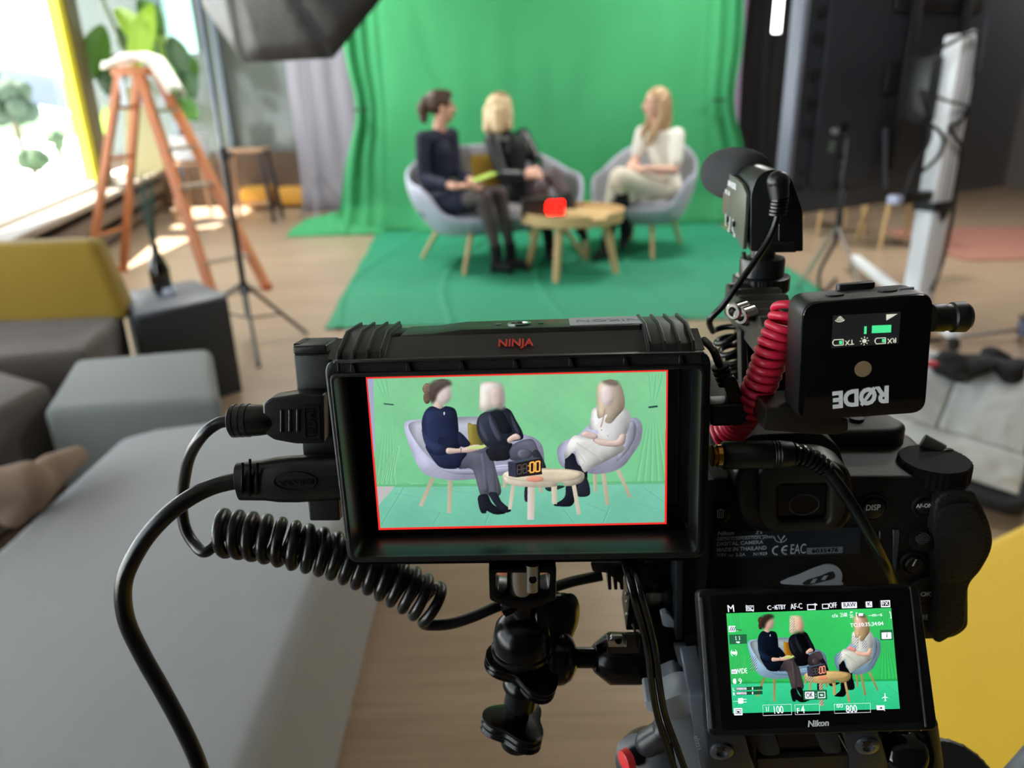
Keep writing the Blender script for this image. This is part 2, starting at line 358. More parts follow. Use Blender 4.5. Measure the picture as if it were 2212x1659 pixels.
# cushion on the sofa
mb = MB(); mb.ell((0, 0, 0), (.2, .07, .2)); 
R = Matrix.Rotation(ra, 3, 'Z') @ Matrix.Rotation(-.25, 3, 'X')
mb = MB().grid(lambda u, v: V((-.10, 6.22, .60)) + R @ V(((u - .5) * .38, -.07 * (math.sin(PI * u) * math.sin(PI * v)) ** .5, (v - .5) * .38)), 14, 14)
mb.grid(lambda u, v: V((-.10, 6.22, .60)) + R @ V(((u - .5) * .38, .05 * (math.sin(PI * u) * math.sin(PI * v)) ** .5, (v - .5) * .38)), 14, 14)
solo('cushion', mb, M('mustard_cushion', '8a6a14', .85, bump=.2, scale=400), 'mustard yellow cushion on the grey sofa between the two women', 'cushion')
# coffee table
tc = V((.46, 5.48, 0)); t = thing('coffee_table', 'round light wood tray coffee table on four legs', 'table', tc)
def rimf(i, N=96):
    a = 2 * PI * i / N; return a
mb = MB(); mb.cyl(tc + V((0, 0, .395)), tc + V((0, 0, .415)), .36, n=64); obj('tabletop', mb, oak, t)
mb = MB(); N = 120; rg = []
for (r, k) in ((.362, 0), (.372, 1), (.360, 1), (.350, 0)):
    rg.append([tc + V((r * math.cos(2 * PI * i / N), r * math.sin(2 * PI * i / N), (.375 if r > .36 else .412) if k == 0 else (.425 if abs(((i / N * 360 - 295) + 180) % 360 - 180) < 9 or abs(((i / N * 360 - 120) + 180) % 360 - 180) < 9 else .452))) for i in range(N)])
vs = [p for q in rg for p in q]; mb.raw(vs, [((k % 4) * N + i, (k % 4) * N + (i + 1) % N, ((k + 1) % 4) * N + (i + 1) % N, ((k + 1) % 4) * N + i) for k in range(4) for i in range(N)])
obj('rim', mb, oak, t)
for (x, y) in ((.32, 5.14), (.145, 5.62), (.77, 5.37), (.60, 5.84)):
    d = V((x, y, 0)); i = tc + (d - tc) * .72 + V((0, 0, .395)); obj('leg', MB().cyl(i, d, .034, .022, 16), oak, t)
# digital clock
cm = Matrix.Translation(V((.25, 5.40, .4165))) @ Matrix.Rotation(math.radians(14), 4, 'Z')
t = thing('countdown_clock', 'small black box clock with glowing red digits on the coffee table', 'clock', mat=cm)
obj('case', MB(True).box((0, 0, .065), (.30, .10, .13)).bevel(.006), M('clock_black', '2a2322', .35), t)
def seg7(mb, x, z, w, h, s, y, on='abcdefg', yd=.003):
    S = {'a': (0, h, w, s), 'g': (0, 0, w, s), 'd': (0, -h, w, s), 'f': (-w / 2, h / 2, s, h), 'b': (w / 2, h / 2, s, h), 'e': (-w / 2, -h / 2, s, h), 'c': (w / 2, -h / 2, s, h)}
    for k in on:
        a = S[k]; mb.box((x + a[0], y, z + a[1]), (a[2], yd, a[3]))
    return mb
red = M('red_led', 'ff1a10', .4, emit='ff0805', es=26); dim = M('unlit_led', '3a2a28', .5)
mb = MB(True)
for x in (.045, .108): seg7(mb, x, .065, .042, .040, .010, -.0515, 'abcdef')
mb.box((.012, -.0515, .082), (.008, .003, .008)).box((.012, -.0515, .048), (.008, .003, .008)); obj('lit_digit', mb, red, t, label='glowing red digits reading 00')
mb = MB(True)
for x in (-.105, -.045): seg7(mb, x, .065, .034, .036, .007, -.0515)
obj('unlit_digit', mb, dim, t)
# ================================================================ PEOPLE
skin = M('skin', 'c99a86', .55, var=.05, spec=.3); skinp = M('skin_pale', 'd8ab98', .55, var=.05, spec=.3)
navy = M('navy_dress', '121830', .8, bump=.2, scale=300); tights = M('sheer_tights', '4a3c3e', .55); suede = M('black_suede', '0d0d0f', .9)
leather = M('black_leather', '0b0c0f', .38, bump=.3, scale=40); blackk = M('black_knit', '101013', .85)
cream = M('cream_knit', 'e2ded4', .85, bump=.2, scale=300); creamskirt = M('cream_skirt', 'cfc9b8', .7)
hb = M('brown_hair', '3f2a20', .5, var=.3, vs=60); hbl = M('light_blonde_hair', 'cdb48e', .45, var=.2, vs=60); hlb = M('long_blonde_hair', 'a98a66', .45, var=.35, vs=40)
eye = M('eye_dark', '1c1714', .3); lips = M('lips', 'a4545a', .5)
def lerp(a, b, t): return a + (b - a) * t
def hand(mb, w, d, n, curl=.5, s=1.):
    """palm, four unequal bent fingers and a thumb from the palm's side; w wrist, d direction, n back-of-hand normal"""
    d = V(d).normalized(); n = V(n); n = (n - d * n.dot(d)).normalized(); x = d.cross(n)
    for k, (o, L) in enumerate(((-.030, .066), (-.010, .076), (.010, .072), (.030, .056))):
        b = w + d * .085 * s + x * o * s; mb.cap(w + x * o * .55, b, .015 * s, .0115 * s, 8)
        a1 = curl * .6; q = b + (d * math.cos(a1) - n * math.sin(a1)) * L * .5 * s; a2 = curl * 1.5
        e = q + (d * math.cos(a2) - n * math.sin(a2)) * L * .5 * s; mb.cap(b, q, .0095 * s, .0085 * s, 8); mb.cap(q, e, .0085 * s, .0072 * s, 8)
    t0 = w + d * .022 * s - x * .026 * s; t1 = t0 + (d * .7 - x * .6 - n * .3) * .04 * s; t2 = t1 + (d * .95 - x * .1 - n * .35) * .035 * s
    mb.cap(t0, t1, .012 * s, .010 * s, 8); mb.cap(t1, t2, .0098 * s, .008 * s, 8)
def head(mb, c, look, up=(0, 0, 1)):
    """skull, jaw, nose, ears; returns the face axes"""
    y = V(look).normalized(); z = V(up); z = (z - y * z.dot(y)).normalized(); x = y.cross(z); B = Matrix((x, y, z)).transposed()
    P = lambda a, b, cc: c + B @ V((a, b, cc))
    mb.ell(P(0, -.012, .028), (.074, .093, .085), B); mb.ell(P(0, .018, -.03), (.062, .070, .078), B); mb.ell(P(0, .050, -.078), (.030, .028, .022), B)
    mb.cap(P(0, .088, .012), P(0, .104, -.022), .008, .012, 8)
    for s in (-1, 1):
        mb.ell(P(.074 * s, -.012, -.008), (.010, .018, .030), B); mb.ell(P(.034 * s, .066, -.028), (.022, .018, .022), B)
    return P, B
def face(t, P, B, e=eye, l=lips):
    for s in (-1, 1):
        obj('eye', MB().ell(P(.031 * s, .078, .012), (.014, .009, .007), B), e, t)
    obj('mouth', MB().ell(P(0, .092, -.052), (.022, .008, .008), B), l, t)
def foot_boot(mb, ankle, toe, shaft, r=.045, heel=True):
    d = V((toe.x - ankle.x, toe.y - ankle.y, 0)).normalized(); base = V((ankle.x, ankle.y, .03))
    mb.cap(shaft, ankle, r * 1.05, r * .92); mb.cap(ankle, base + V((0, 0, .03)) - d * .02, r * .92, r * .85)
    mid = base + d * .10 + V((0, 0, .025)); tip = V((toe.x, toe.y, .028)); mb.cap(base + V((0, 0, .03)), mid, r * .85, .036); mb.cap(mid, tip, .036, .02)
    if heel: mb.cyl(base - d * .035 + V((0, 0, .03)), V((base.x, base.y, .009)) - d * .035, .028, .024, 12)

def pp(px, py, y): return PY(px, py, y)
# ---------- woman in navy, left end of the sofa
J = dict(pel=(940, 440, 5.80), chest=(943, 335, 5.78), neck=(947, 277, 5.78), head=(953, 232, 5.76), s1=(913, 300, 5.62), s2=(975, 292, 5.92), e1=(914, 385, 5.60), w1=(982, 403, 5.38), e2=(985, 372, 5.85), w2=(1022, 392, 5.47), h1=(932, 447, 5.72), h2=(950, 440, 5.88), k1=(1045, 425, 5.42), k2=(1078, 418, 5.56), a1=(1073, 545, 5.46), a2=(1103, 540, 5.58), t1=(1104, 588, 5.40), t2=(1137, 582, 5.50))
A = {k: pp(*v) for k, v in J.items()}
t = thing('person', 'woman in navy dress and dark tights seated at left end of sofa, holding a card', 'person', (A['pel'].x, A['pel'].y, .44))
mb = MB(); P, B = head(mb, A['head'], (.85, .30, .03))
mb.cap(A['neck'] - V((0, 0, .04)), A['head'] - V((0, 0, .05)), .05, .046); mb.cap(A['pel'], A['chest'], .11, .10); mb.cap(A['chest'], A['neck'] - V((0, 0, .05)), .10, .05)
for s in '12':
    mb.chain([A['s' + s], A['e' + s], A['w' + s]], [.04, .036, .024]); mb.chain([A['h' + s], A['k' + s], A['a' + s]], [.075, .052, .035]); mb.cap(A['a' + s], A['a' + s] - V((0, 0, .05)), .028, .02)
hand(mb, A['w1'], (.75, .25, .02), (0, -.2, 1), .7); hand(mb, A['w2'], (.3, -.85, .03), (0, 0, 1), .8)
obj('body', mb, skin, t, mods=REM(.0075, 3)); face(t, P, B)
mb = MB(); mb.chain([A['pel'], lerp(A['pel'], A['chest'], .5), A['chest'] + V((0, 0, .02)), A['neck'] - V((0, 0, .035))], [.125, .105, .118, .056])
for s in '12': mb.chain([A['neck'] - V((0, 0, .06)), A['s' + s]], [.055, .058]); mb.chain([A['s' + s], A['e' + s], lerp(A['e' + s], A['w' + s], .75)], [.056, .046, .036]); mb.cap(A['h' + s], lerp(A['h' + s], A['k' + s], .62), .10, .082)
mb.cap(lerp(A['h1'], A['k1'], .3), lerp(A['h2'], A['k2'], .3), .09, .09); mb.cap(lerp(A['h1'], A['k1'], .6), lerp(A['h2'], A['k2'], .6), .08, .08)
obj('dress', mb, navy, t, mods=REM(.011, 3))
for s in '12':
    obj('stocking', MB().chain([lerp(A['h' + s], A['k' + s], .5), A['k' + s], lerp(A['k' + s], A['a' + s], .35), A['a' + s]], [.074, .057, .052, .036]), tights, t, mods=REM(.009, 4))
    mb = MB(); foot_boot(mb, A['a' + s] - V((0, 0, .03)), A['t' + s], lerp(A['a' + s], A['k' + s], .08)); obj('boot', mb, suede, t, mods=REM(.006, 2))
mb = MB(); h0 = A['head']; mb.ell(P(0, -.022, .036), (.083, .098, .090), B); mb.ell(P(0, .02, .085), (.07, .07, .035), B)
mb.ell(P(0, -.115, .045), (.035, .035, .04), B); mb.ell(P(.0, -.135, -.005), (.042, .045, .055), B); mb.ell(P(0, -.135, -.06), (.032, .035, .04), B)
obj('hair', mb, hb, t, mods=REM(.007, 2), label='brown hair tied in a low bun')
obj('collar', MB().tube([A['neck'] + V((.056 * math.cos(a), .056 * math.sin(a), -.045)) for a in [i * PI / 8 for i in range(16)]], .012, 8, True), navy, t)
cc = lerp(A['w1'], A['w2'], .6) + V((.13, -.03, .045))
mb = MB().box(cc, (.17, .11, .004), Matrix.Rotation(.5, 3, 'Z') @ Matrix.Rotation(-.25, 3, 'Y'))
solo('note_card', mb, M('lime_card', 'a6c455', .6), 'lime green note card held over the lap of the woman in navy', 'card')
# ---------- woman in black leather jacket
J = dict(pel=(1105, 425, 6.22), chest=(1105, 328, 6.22), neck=(1091, 283, 6.22), head=(1081, 238, 6.2), s1=(1062, 303, 6.1), s2=(1130, 293, 6.34), e1=(1085, 378, 6.0), w1=(1138, 377, 5.86), e2=(1160, 350, 6.22), w2=(1158, 366, 5.98), h1=(1098, 430, 6.15), h2=(1125, 422, 6.27), k1=(1200, 378, 5.93), a1=(1238, 468, 5.75), k2=(1168, 405, 5.85), a2=(1188, 530, 5.85), t1=(1262, 512, 5.62), t2=(1205, 560, 5.70))
A = {k: pp(*v) for k, v in J.items()}
t = thing('person', 'woman in black leather jacket with chin-length blonde hair seated cross-legged on the sofa', 'person', (A['pel'].x, A['pel'].y, .44))
mb = MB(); P, B = head(mb, A['head'], (.75, .62, .0))
mb.cap(A['neck'] - V((0, 0, .04)), A['head'] - V((0, 0, .05)), .05, .046); mb.cap(A['pel'], A['chest'], .11, .10); mb.cap(A['chest'], A['neck'] - V((0, 0, .05)), .10, .05)
for s in '12':
    mb.chain([A['s' + s], A['e' + s], A['w' + s]], [.04, .036, .025]); mb.chain([A['h' + s], A['k' + s], A['a' + s]], [.078, .055, .036])
hand(mb, A['w1'], (.8, .1, .05), (-.3, -.8, .5), .9); hand(mb, A['w2'], (-.5, -.75, -.05), (.2, -.3, .9), .9)
obj('body', mb, skinp, t, mods=REM(.0075, 3)); face(t, P, B)
mb = MB(); mb.chain([A['pel'] + V((0, 0, .02)), lerp(A['pel'], A['chest'], .5), A['chest'] + V((0, 0, .02))], [.13, .115, .125])
for s in '12': mb.cap(A['chest'] + V((0, 0, .06)), A['s' + s], .07, .062); mb.chain([A['s' + s], A['e' + s], lerp(A['e' + s], A['w' + s], .85)], [.062, .052, .040])
obj('leather_jacket', mb, leather, t, mods=REM(.011, 2))
obj('black_top', MB().chain([A['pel'] + V((.02, -.05, .05)), A['chest'] + V((.03, -.055, .02)), A['neck'] - V((-.005, .015, .03))], [.10, .085, .054]), blackk, t, mods=REM(.010, 3))
mb = MB()
for s in '12': mb.cap(A['h' + s], lerp(A['h' + s], A['k' + s], .55), .105, .09)
mb.cap(lerp(A['h1'], A['k1'], .4), lerp(A['h2'], A['k2'], .4), .09, .09); obj('skirt', mb, blackk, t, mods=REM(.011, 3))
for s in '12':
    obj('stocking', MB().chain([lerp(A['h' + s], A['k' + s], .45), A['k' + s], lerp(A['k' + s], A['a' + s], .35), A['a' + s]], [.078, .060, .054, .038]), tights, t, mods=REM(.009, 4))
obj('boot', MB().chain([lerp(A['a1'], A['k1'], .45), A['a1'], A['t1']], [.055, .045, .03]), suede, t, mods=REM(.007, 2))
mb = MB(); foot_boot(mb, A['a2'] - V((0, 0, .03)), A['t2'], lerp(A['a2'], A['k2'], .3)); obj('boot', mb, suede, t, mods=REM(.007, 2))
mb = MB(); mb.ell(P(0, -.022, .036), (.088, .100, .090), B); mb.ell(P(-.01, -.045, -.045), (.092, .080, .105), B)
for s in (-1, 1): mb.chain([P(.062 * s, .02, .07), P(.086 * s, .012, -.02), P(.090 * s, .005, -.115)], [.03, .034, .030])
mb.chain([P(-.05, -.07, .0), P(-.06, -.075, -.13)], [.05, .045]); mb.chain([P(.05, -.07, .0), P(.055, -.075, -.13)], [.05, .045])
obj('hair_roots', MB().ell(P(0, .0, .075), (.072, .085, .062), B), M('hair_roots_brown', '8a6c4c', .5), t)
obj('hair', mb, hbl, t, mods=REM(.007, 2), label='chin-length pale blonde hair')
# ---------- woman in cream, armchair
J = dict(pel=(1440, 412, 6.22), chest=(1430, 322, 6.22), neck=(1424, 275, 6.22), head=(1416, 224, 6.2), s1=(1462, 293, 6.1), s2=(1388, 288, 6.3), e1=(1457, 368, 6.0), w1=(1392, 365, 5.9), e2=(1374, 345, 6.2), w2=(1363, 356, 6.0), h1=(1450, 418, 6.15), h2=(1432, 412, 6.3), k1=(1340, 385, 5.85), a1=(1352, 500, 5.98), k2=(1335, 402, 5.97), a2=(1310, 525, 5.88), t1=(1345, 535, 5.85), t2=(1285, 566, 5.75))
A = {k: pp(*v) for k, v in J.items()}
t = thing('person', 'woman in cream short-sleeved dress with long blonde hair seated in the armchair', 'person', (A['pel'].x, A['pel'].y, .44))
mb = MB(); P, B = head(mb, A['head'], (-.92, -.30, .03))
mb.cap(A['neck'] - V((0, 0, .04)), A['head'] - V((0, 0, .05)), .05, .046); mb.cap(A['pel'], A['chest'], .11, .10); mb.cap(A['chest'], A['neck'] - V((0, 0, .05)), .10, .05)
for s in '12':
    mb.chain([A['s' + s], A['e' + s], A['w' + s]], [.045, .038, .025]); mb.chain([A['h' + s], A['k' + s], A['a' + s]], [.08, .055, .036])
hand(mb, A['w1'], (-.9, .1, .05), (.1, -.5, .8), .8); hand(mb, A['w2'], (-.1, -.9, .05), (-.2, 0, 1), .8)
obj('body', mb, skinp, t, mods=REM(.0075, 3)); face(t, P, B)
mb = MB(); mb.chain([A['pel'] + V((0, 0, .03)), lerp(A['pel'], A['chest'], .45), A['chest'] + V((0, 0, .02)), A['neck'] - V((0, 0, .05))], [.125, .105, .118, .056])
for s in '12': mb.cap(A['chest'] + V((0, 0, .06)), A['s' + s], .07, .062); mb.cap(A['s' + s], lerp(A['s' + s], A['e' + s], .75), .062, .055)
obj('cream_top', mb, cream, t, mods=REM(.011, 3))
mb = MB()
for s in '12': mb.cap(A['h' + s], A['k' + s], .11, .085)
mb.cap(A['k1'], A['k2'], .085, .085); mb.cap(lerp(A['h1'], A['k1'], .5), lerp(A['h2'], A['k2'], .5), .1, .1)
for q in (.35, .6, .85, 1.0): b = lerp(A['h1'], A['k1'], q); mb.cap(b, b + V((.02, .03, -.16 - .05 * math.sin(q * 4))), .08, .045)
mb.cap(A['k2'] + V((-.02, -.02, 0)), A['k2'] + V((-.08, -.02, -.20)), .07, .035)
obj('long_skirt', mb, creamskirt, t, mods=REM(.012, 3))
obj('boot', MB().chain([lerp(A['k1'], A['a1'], .25), A['a1'], A['t1']], [.058, .05, .03]), suede, t, mods=REM(.007, 2))
mb = MB(); foot_boot(mb, A['a2'] - V((0, 0, .02)), A['t2'], lerp(A['a2'], A['k2'], .8), .055); obj('boot', mb, suede, t, mods=REM(.007, 2))
mb = MB(); mb.ell(P(0, -.024, .036), (.086, .098, .090), B)
for s in (-1, 1): mb.chain([P(.07 * s, -.02, .02), P(.082 * s, -.02, -.10), P(.072 * s, .045, -.22), P(.06 * s, .07, -.30)], [.035, .036, .036, .018])
mb.chain([P(0, -.06, 0), P(0, -.075, -.12), P(0, -.07, -.24)], [.075, .072, .04]); obj('hair', mb, hlb, t, mods=REM(.008, 2), label='long wavy blonde hair')
# ================================================================ LEFT SIDE: ladder, plant, stands
orange = M('orange_fibreglass', 'b86e40', .45, var=.1, vs=10); galv = M('galvanised', '8d8f92', .35, metal=.7)
t = thing('step_ladder', 'orange fibreglass step ladder standing open by the window', 'ladder', (-2.5, 5.4, 0))
top = PY(288, 158, 5.45); 
def rail(mb, a, b, w=.045, d=.028):
    a, b = V(a), V(b); w *= 1.25; d *= 1.5; B2 = basis(b - a, (0, 1, 0)); return mb.box((a + b) / 2, (d, w, (b - a).length), B2)
zt = top.z
L1, L2 = V((-3.09, 5.48, 0)), V((-3.03, 5.92, 0)); R1, R2 = V((-1.96, 4.92, 0)), V((-1.68, 5.18, 0))
T1, T2 = V((top.x - .06, 5.38, zt)), V((top.x - .02, 5.56, zt)); U1, U2 = T1 + V((.13, 0, 0)), T2 + V((.13, 0, 0))
for a, b in ((L1, T1), (L2, T2)): obj('rear_rail', rail(MB(), a, b), orange, t)
for a, b in ((R1, U1), (R2, U2)): obj('front_rail', rail(MB(), a, b, .05, .034), orange, t)
for k in range(1, 6):
    q = k / 6.0; a, b = lerp(R1, U1, q), lerp(R2, U2, q); obj('rung', MB().box((a + b) / 2, ((b - a).length, .07, .022), basis(V((0, 0, 1)), (b - a).cross(V((0, 0, 1))))), M('rung_aluminium', 'b9a695', .4, metal=.3), t)
for q in (.25, .62, .85):
    a, b = lerp(L1, T1, q), lerp(L2, T2, q); obj('brace', MB().cyl(a, b, .012, n=8), orange, t)
obj('top_cap', MB().box(lerp(T1, U2, .5) + V((0, 0, .01)), (.24, .28, .05)).bevel(.01), orange, t)
for a, b in ((T1, U1), (T2, U2)): obj('hinge_bracket', MB().box(lerp(a, b, .1) - V((0, .02, .10)), (.035, .012, .2)).box(lerp(a, b, .9) - V((-.03, .02, .10)), (.035, .012, .2)), galv, t)
for p in (L1, L2, R1, R2): obj('foot', MB().box(p + V((0, 0, .02)), (.05, .07, .04)).bevel(.006), M('rubber_orange', 'a8522a', .7), t)
a, b = lerp(L1, T1, .5), lerp(R1, U1, .5)
# white cloth over the top of the ladder
c0 = lerp(T1, U2, .5) + V((0, 0, .06))
def clf(u, v):
    x = (u - .42) * .42; y = (v - .5) * .28; z = .05 * math.sin(PI * u) + .02 * noise(u * 5, v * 4, 7) - 3.2 * max(0, x - .13) ** 1.2 * .75 - .8 * max(0, abs(y) - .10); return c0 + V((x, y, z + .012))
solo('cloth', MB().grid(clf, 24, 16), M('white_cloth', 'f2eee4', .9, bump=.2, scale=200), 'white cloth draped over the top of the orange ladder', 'cloth', mods=[('SOLIDIFY', dict(thickness=.02))])
# cream panel leaning behind the ladder
panel = M('cream_panel', 'eef0c2', .7)
a = PY(300, 200, 8.6); 
solo('leaning_board', MB().raw([PY(272, 393, 8.35) + V((0, 0, 0)), PY(366, 362, 8.75), PY(300, 190, 8.6), PY(268, 190, 8.35)] + [p + V((.01, .03, 0)) for p in (PY(272, 393, 8.35), PY(366, 362, 8.75), PY(300, 190, 8.6), PY(268, 190, 8.35))], [(0, 1, 2, 3), (7, 6, 5, 4), (0, 4, 5, 1), (1, 5, 6, 2), (2, 6, 7, 3), (3, 7, 4, 0)]), panel, 'cream-lit board standing on the sill behind the ladder', 'board')
# plant in a white pot on a wooden stand
pc = V((-3.35, 8.45, 0)); wood = M('stand_wood', 'b08a6c', .5, var=.15, vs=15)
t = thing('plant_stand', 'wooden stool carrying the white pot behind the ladder', 'stool', pc)
obj('seat', MB().cyl(pc + V((0, 0, .60)), pc + V((0, 0, .63)), .20, n=28), wood, t)
for dx in (-1, 1):
    for dy in (-1, 1): obj('leg', MB().cyl(pc + V((dx * .13, dy * .13, .6)), pc + V((dx * .2, dy * .2, 0)), .02, .016, 10), wood, t)
t = thing('potted_plant', 'large-leaved green plant in a white pot behind the ladder', 'plant', pc + V((0, 0, .635)))
obj('pot', MB().lathe([(.13, 0), (.17, .02), (.185, .26), (.175, .26), (.165, .05)], pc + V((0, 0, .635)), n=28), M('white_pot', 'd4d6da', .4), t)
leafm = [M('leaf_green', '4a7a2c', .45, var=.2), M('leaf_dark', '3c5a3a', .4, var=.2), M('leaf_yellow', '86ac34', .45, var=.2)]
obj('stem', MB().tube(spl([pc + V((0, 0, .85)), pc + V((-.15, -.05, 1.2)), pc + V((-.42, -.1, 1.7)), pc + V((-.6, -.1, 2.3))], 6), .018, 8).tube(spl([pc + V((0.02, 0, .85)), pc + V((-.02, 0, 1.3)), pc + V((-.12, .05, 1.9))], 6), .014, 8), M('stem', '5d6b35', .6), t)
def leaf(mb, p, d, L, w, droop=.3):
    d = V(d).normalized(); s = d.cross(V((rng.uniform(-.6, .6), -1, rng.uniform(-.4, .7)))).normalized(); n = s.cross(d)
    mb.grid(lambda u, v: p + d * L * v - V((0, 0, droop * L * v * v)) + s * (u - .5) * 2 * w * math.sin(PI * min(1, v * .98 + .02)) ** .75 + n * .25 * w * abs(u - .5) * 2, 4, 9)
rng = random.Random(5)
LV = [(225, 55, 200, 150, .46, .14, 0), (330, 10, 290, 130, .5, .12, 2), (250, 120, 235, 190, .3, .15, 1), (250, 20, 330, 90, .55, .13, 2), (370, 80, 395, 150, .3, .11, 1), (385, 150, 420, 200, .3, .12, 1), (350, 130, 380, 190, .3, .1, 0), (390, 215, 425, 250, .3, .1, 0), (230, 230, 232, 290, .35, .09, 2), (300, 0, 350, 60, .4, .12, 0), (300, 90, 345, 130, .35, .12, 1), (260, 60, 300, 110, .35, .12, 1), (405, 120, 420, 170, .22, .1, 0), (335, 60, 372, 130, .4, .1, 2)]
for i, (x0, y0, x1, y1, L, w, k) in enumerate(LV):
    a = PY(x0, y0, 8.1 + .04 * i); b = PY(x1, y1, 8.0 + .04 * i); mb = MB(); leaf(mb, a, b - a, (b - a).length * 1.15, w, .1); obj('leaf', mb, leafm[k], t)
# two bar stools at the back
for i, (x, y, lab) in enumerate(((-2.72, 8.35, 'wooden bar stool standing just right of the ladder, before the glass partition'),)):
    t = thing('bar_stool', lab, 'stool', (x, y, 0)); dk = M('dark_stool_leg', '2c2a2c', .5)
    obj('seat', MB().box((x, y, .735), (.42, .34, .035)).bevel(.012), wood, t)
    for dx in (-1, 1):
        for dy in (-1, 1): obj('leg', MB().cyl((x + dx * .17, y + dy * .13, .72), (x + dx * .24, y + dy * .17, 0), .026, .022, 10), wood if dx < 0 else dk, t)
    obj('foot_rail', MB().box((x, y - .15, .2), (.42, .03, .03)), wood, t)
for (x, y, z, sx, sz) in ((-3.0, 9.4, .14, .34, .22), (-2.5, 9.45, .13, .5, .2)):
    solo('storage_crate', MB().box((x, y, z), (sx, .3, sz)).bevel(.02), M('amber_plastic', 'd19a3a', .5), 'amber crate on the floor below the glass partition, ' + ('left of the stool' if x < -2.8 else 'behind the stool legs'), 'crate')
# light stand with softbox
bm_ = M('stand_black', '17181a', .4); st = V((-1.46, 4.1, 0))
t = thing('light_stand', 'tall black tripod light stand in front of the ladder', 'light stand', st)
obj('pole', MB().cyl(st + V((0, 0, .12)), st + V((0, 0, 1.0)), .016, n=14), bm_, t); obj('upper_pole', MB().cyl(st + V((0, 0, .95)), st + V((0, 0, 2.35)), .012, n=14), M('pole_grey', '5b6270', .3, metal=.6), t)
for z in (.98, .27): obj('clamp_collar', MB().cyl(st + V((0, 0, z - .03)), st + V((0, 0, z + .03)), .026, n=14).cyl(st + V((.02, -.01, z)), st + V((.055, -.02, z)), .012, n=10), bm_, t)
for f in (G(560, 795), G(665, 726), V((-1.95, 4.35, 0))):
    f = V((f.x, f.y, .012)); obj('leg', MB().cyl(st + V((0, 0, .30)), f, .010, n=10), bm_, t); obj('brace', MB().cyl(st + V((0, 0, .10)), lerp(st + V((0, 0, .30)), f, .6), .006, n=8), bm_, t)
t = thing('softbox', 'black octagonal softbox mounted high, seen from behind at top left', 'softbox', (-1.05, 4.3, 2.0))
nf = V((.40, .85, -.28)).normalized(); Bs = basis(nf); C0 = PY(640, -178, 4.35); r8 = .74
ang0 = None
best = min((k * .01 for k in range(628)), key=lambda a: (Bs @ V((math.cos(a), math.sin(a), 0))).z)
ph = [best + PI / 8 + i * PI / 4 for i in range(8)]
rim = [C0 + Bs @ V((r8 * math.cos(a), r8 * math.sin(a), 0)) for a in ph]; apex = C0 - nf * .52
fabric = M('softbox_fabric', '232122', .5, bump=.3, scale=30)
for i in range(8):
    a, b = rim[i], rim[(i + 1) % 8]
    mb = MB(); mb.grid(lambda u, v: lerp(lerp(a, b, u), apex, v) + (-(C0 - lerp(a, b, u)).normalized() * .05 * math.sin(PI * v)), 4, 8); obj('fabric_panel', mb, fabric, t, mods=[('SOLIDIFY', dict(thickness=.003))])
for i in range(8): obj('rib', MB().tube([lerp(rim[i], apex, q) - (C0 - rim[i]).normalized() * .05 * math.sin(PI * q) for q in [k / 8 for k in range(9)]], .006, 6), M('seam', '37363a', .6), t)
obj('diffuser', MB().poly([lerp(C0, p, .93) - nf * .02 for p in rim]), M('diffuser', 'f0f0ee', .9, emit='fff4e4', es=2.5), t); obj('speed_ring', MB().cyl(apex - nf * .02, apex + nf * .05, .075, n=24), bm_, t)
obj('bracket', MB().tube([apex, lerp(apex, st + V((0, 0, 2.35)), .5), st + V((0, 0, 2.33))], .014, 8), bm_, t)
# backdrop stand
b0 = V((-1.98, 8.25, 0)); t = thing('backdrop_stand', 'thin grey stand in front of the pale curtain, left of green screen', 'stand', b0); gm = M('stand_grey', '8f8d98', .4, metal=.3)
obj('pole', MB().cyl(b0 + V((0, 0, .15)), b0 + V((0, 0, 2.7)), .013, n=12), gm, t)
for k in range(3): a = 2.1 * k + .5; obj('leg', MB().cyl(b0 + V((0, 0, .5)), b0 + V((.33 * math.cos(a), .33 * math.sin(a), .01)), .009, n=8), gm, t)
for z in (.5, 1.1): obj('collar', MB().cyl(b0 + V((0, 0, z - .025)), b0 + V((0, 0, z + .025)), .022, n=12), gm, t)
# ---------------- lounge seating on the left
ochre = M('ochre_felt', '947820', .9, bump=.25, scale=500, sheen=.2, var=.05); taupe = M('taupe_felt', '5b5450', .9, bump=.25, scale=500, sheen=.15); greyf = M('grey_felt', '8f9294', .88, bump=.25, scale=500, sheen=.2, var=.04)
dkf = M('dark_laminate', '3b4044', .5); dgrey = M('mid_grey_felt', '7c8180', .9, bump=.25, scale=500, sheen=.2)
def block(name, P, z0, z1, bev, mat, label, cat, parent=None, seg=4):
    mb = MB().prism([(p[0], p[1]) for p in P], z0, z1).bevel(bev, seg)
    return solo(name, mb, mat, label, cat) if parent is None else obj(name, mb, mat, parent)
t = thing('modular_sofa', 'low taupe sofa with an ochre backrest at the left edge', 'sofa', (-2.1, 2.7, 0))
block('seat', [(-2.35, 2.42), (-1.53, 2.60), (-1.60, 3.00), (-1.66, 3.17), (-2.62, 3.10)], .06, .42, .03, taupe, '', '', t)
block('seat', [(-2.3, 1.5), (-1.55, 1.62), (-1.47, 2.27), (-1.76, 2.44), (-2.33, 2.39)], .06, .42, .03, taupe, '', '', t)
mb = MB().prism([(-2.62, 2.98), (-1.58, 3.03), (-1.60, 3.20), (-2.62, 3.12)], .40, .72, top=[(-2.62, 3.06), (-1.70, 3.12), (-1.70, 3.24), (-2.62, 3.20)]).bevel(.035, 4); obj('backrest', mb, ochre, t, label='ochre yellow backrest')
q = [G(293, 681, .45), G(491, 637, .45), G(417, 604, .45), G(262, 632, .45)]
t = thing('side_table', 'dark grey cube side table with a vase on top', 'table', (q[0].x, q[0].y, 0))
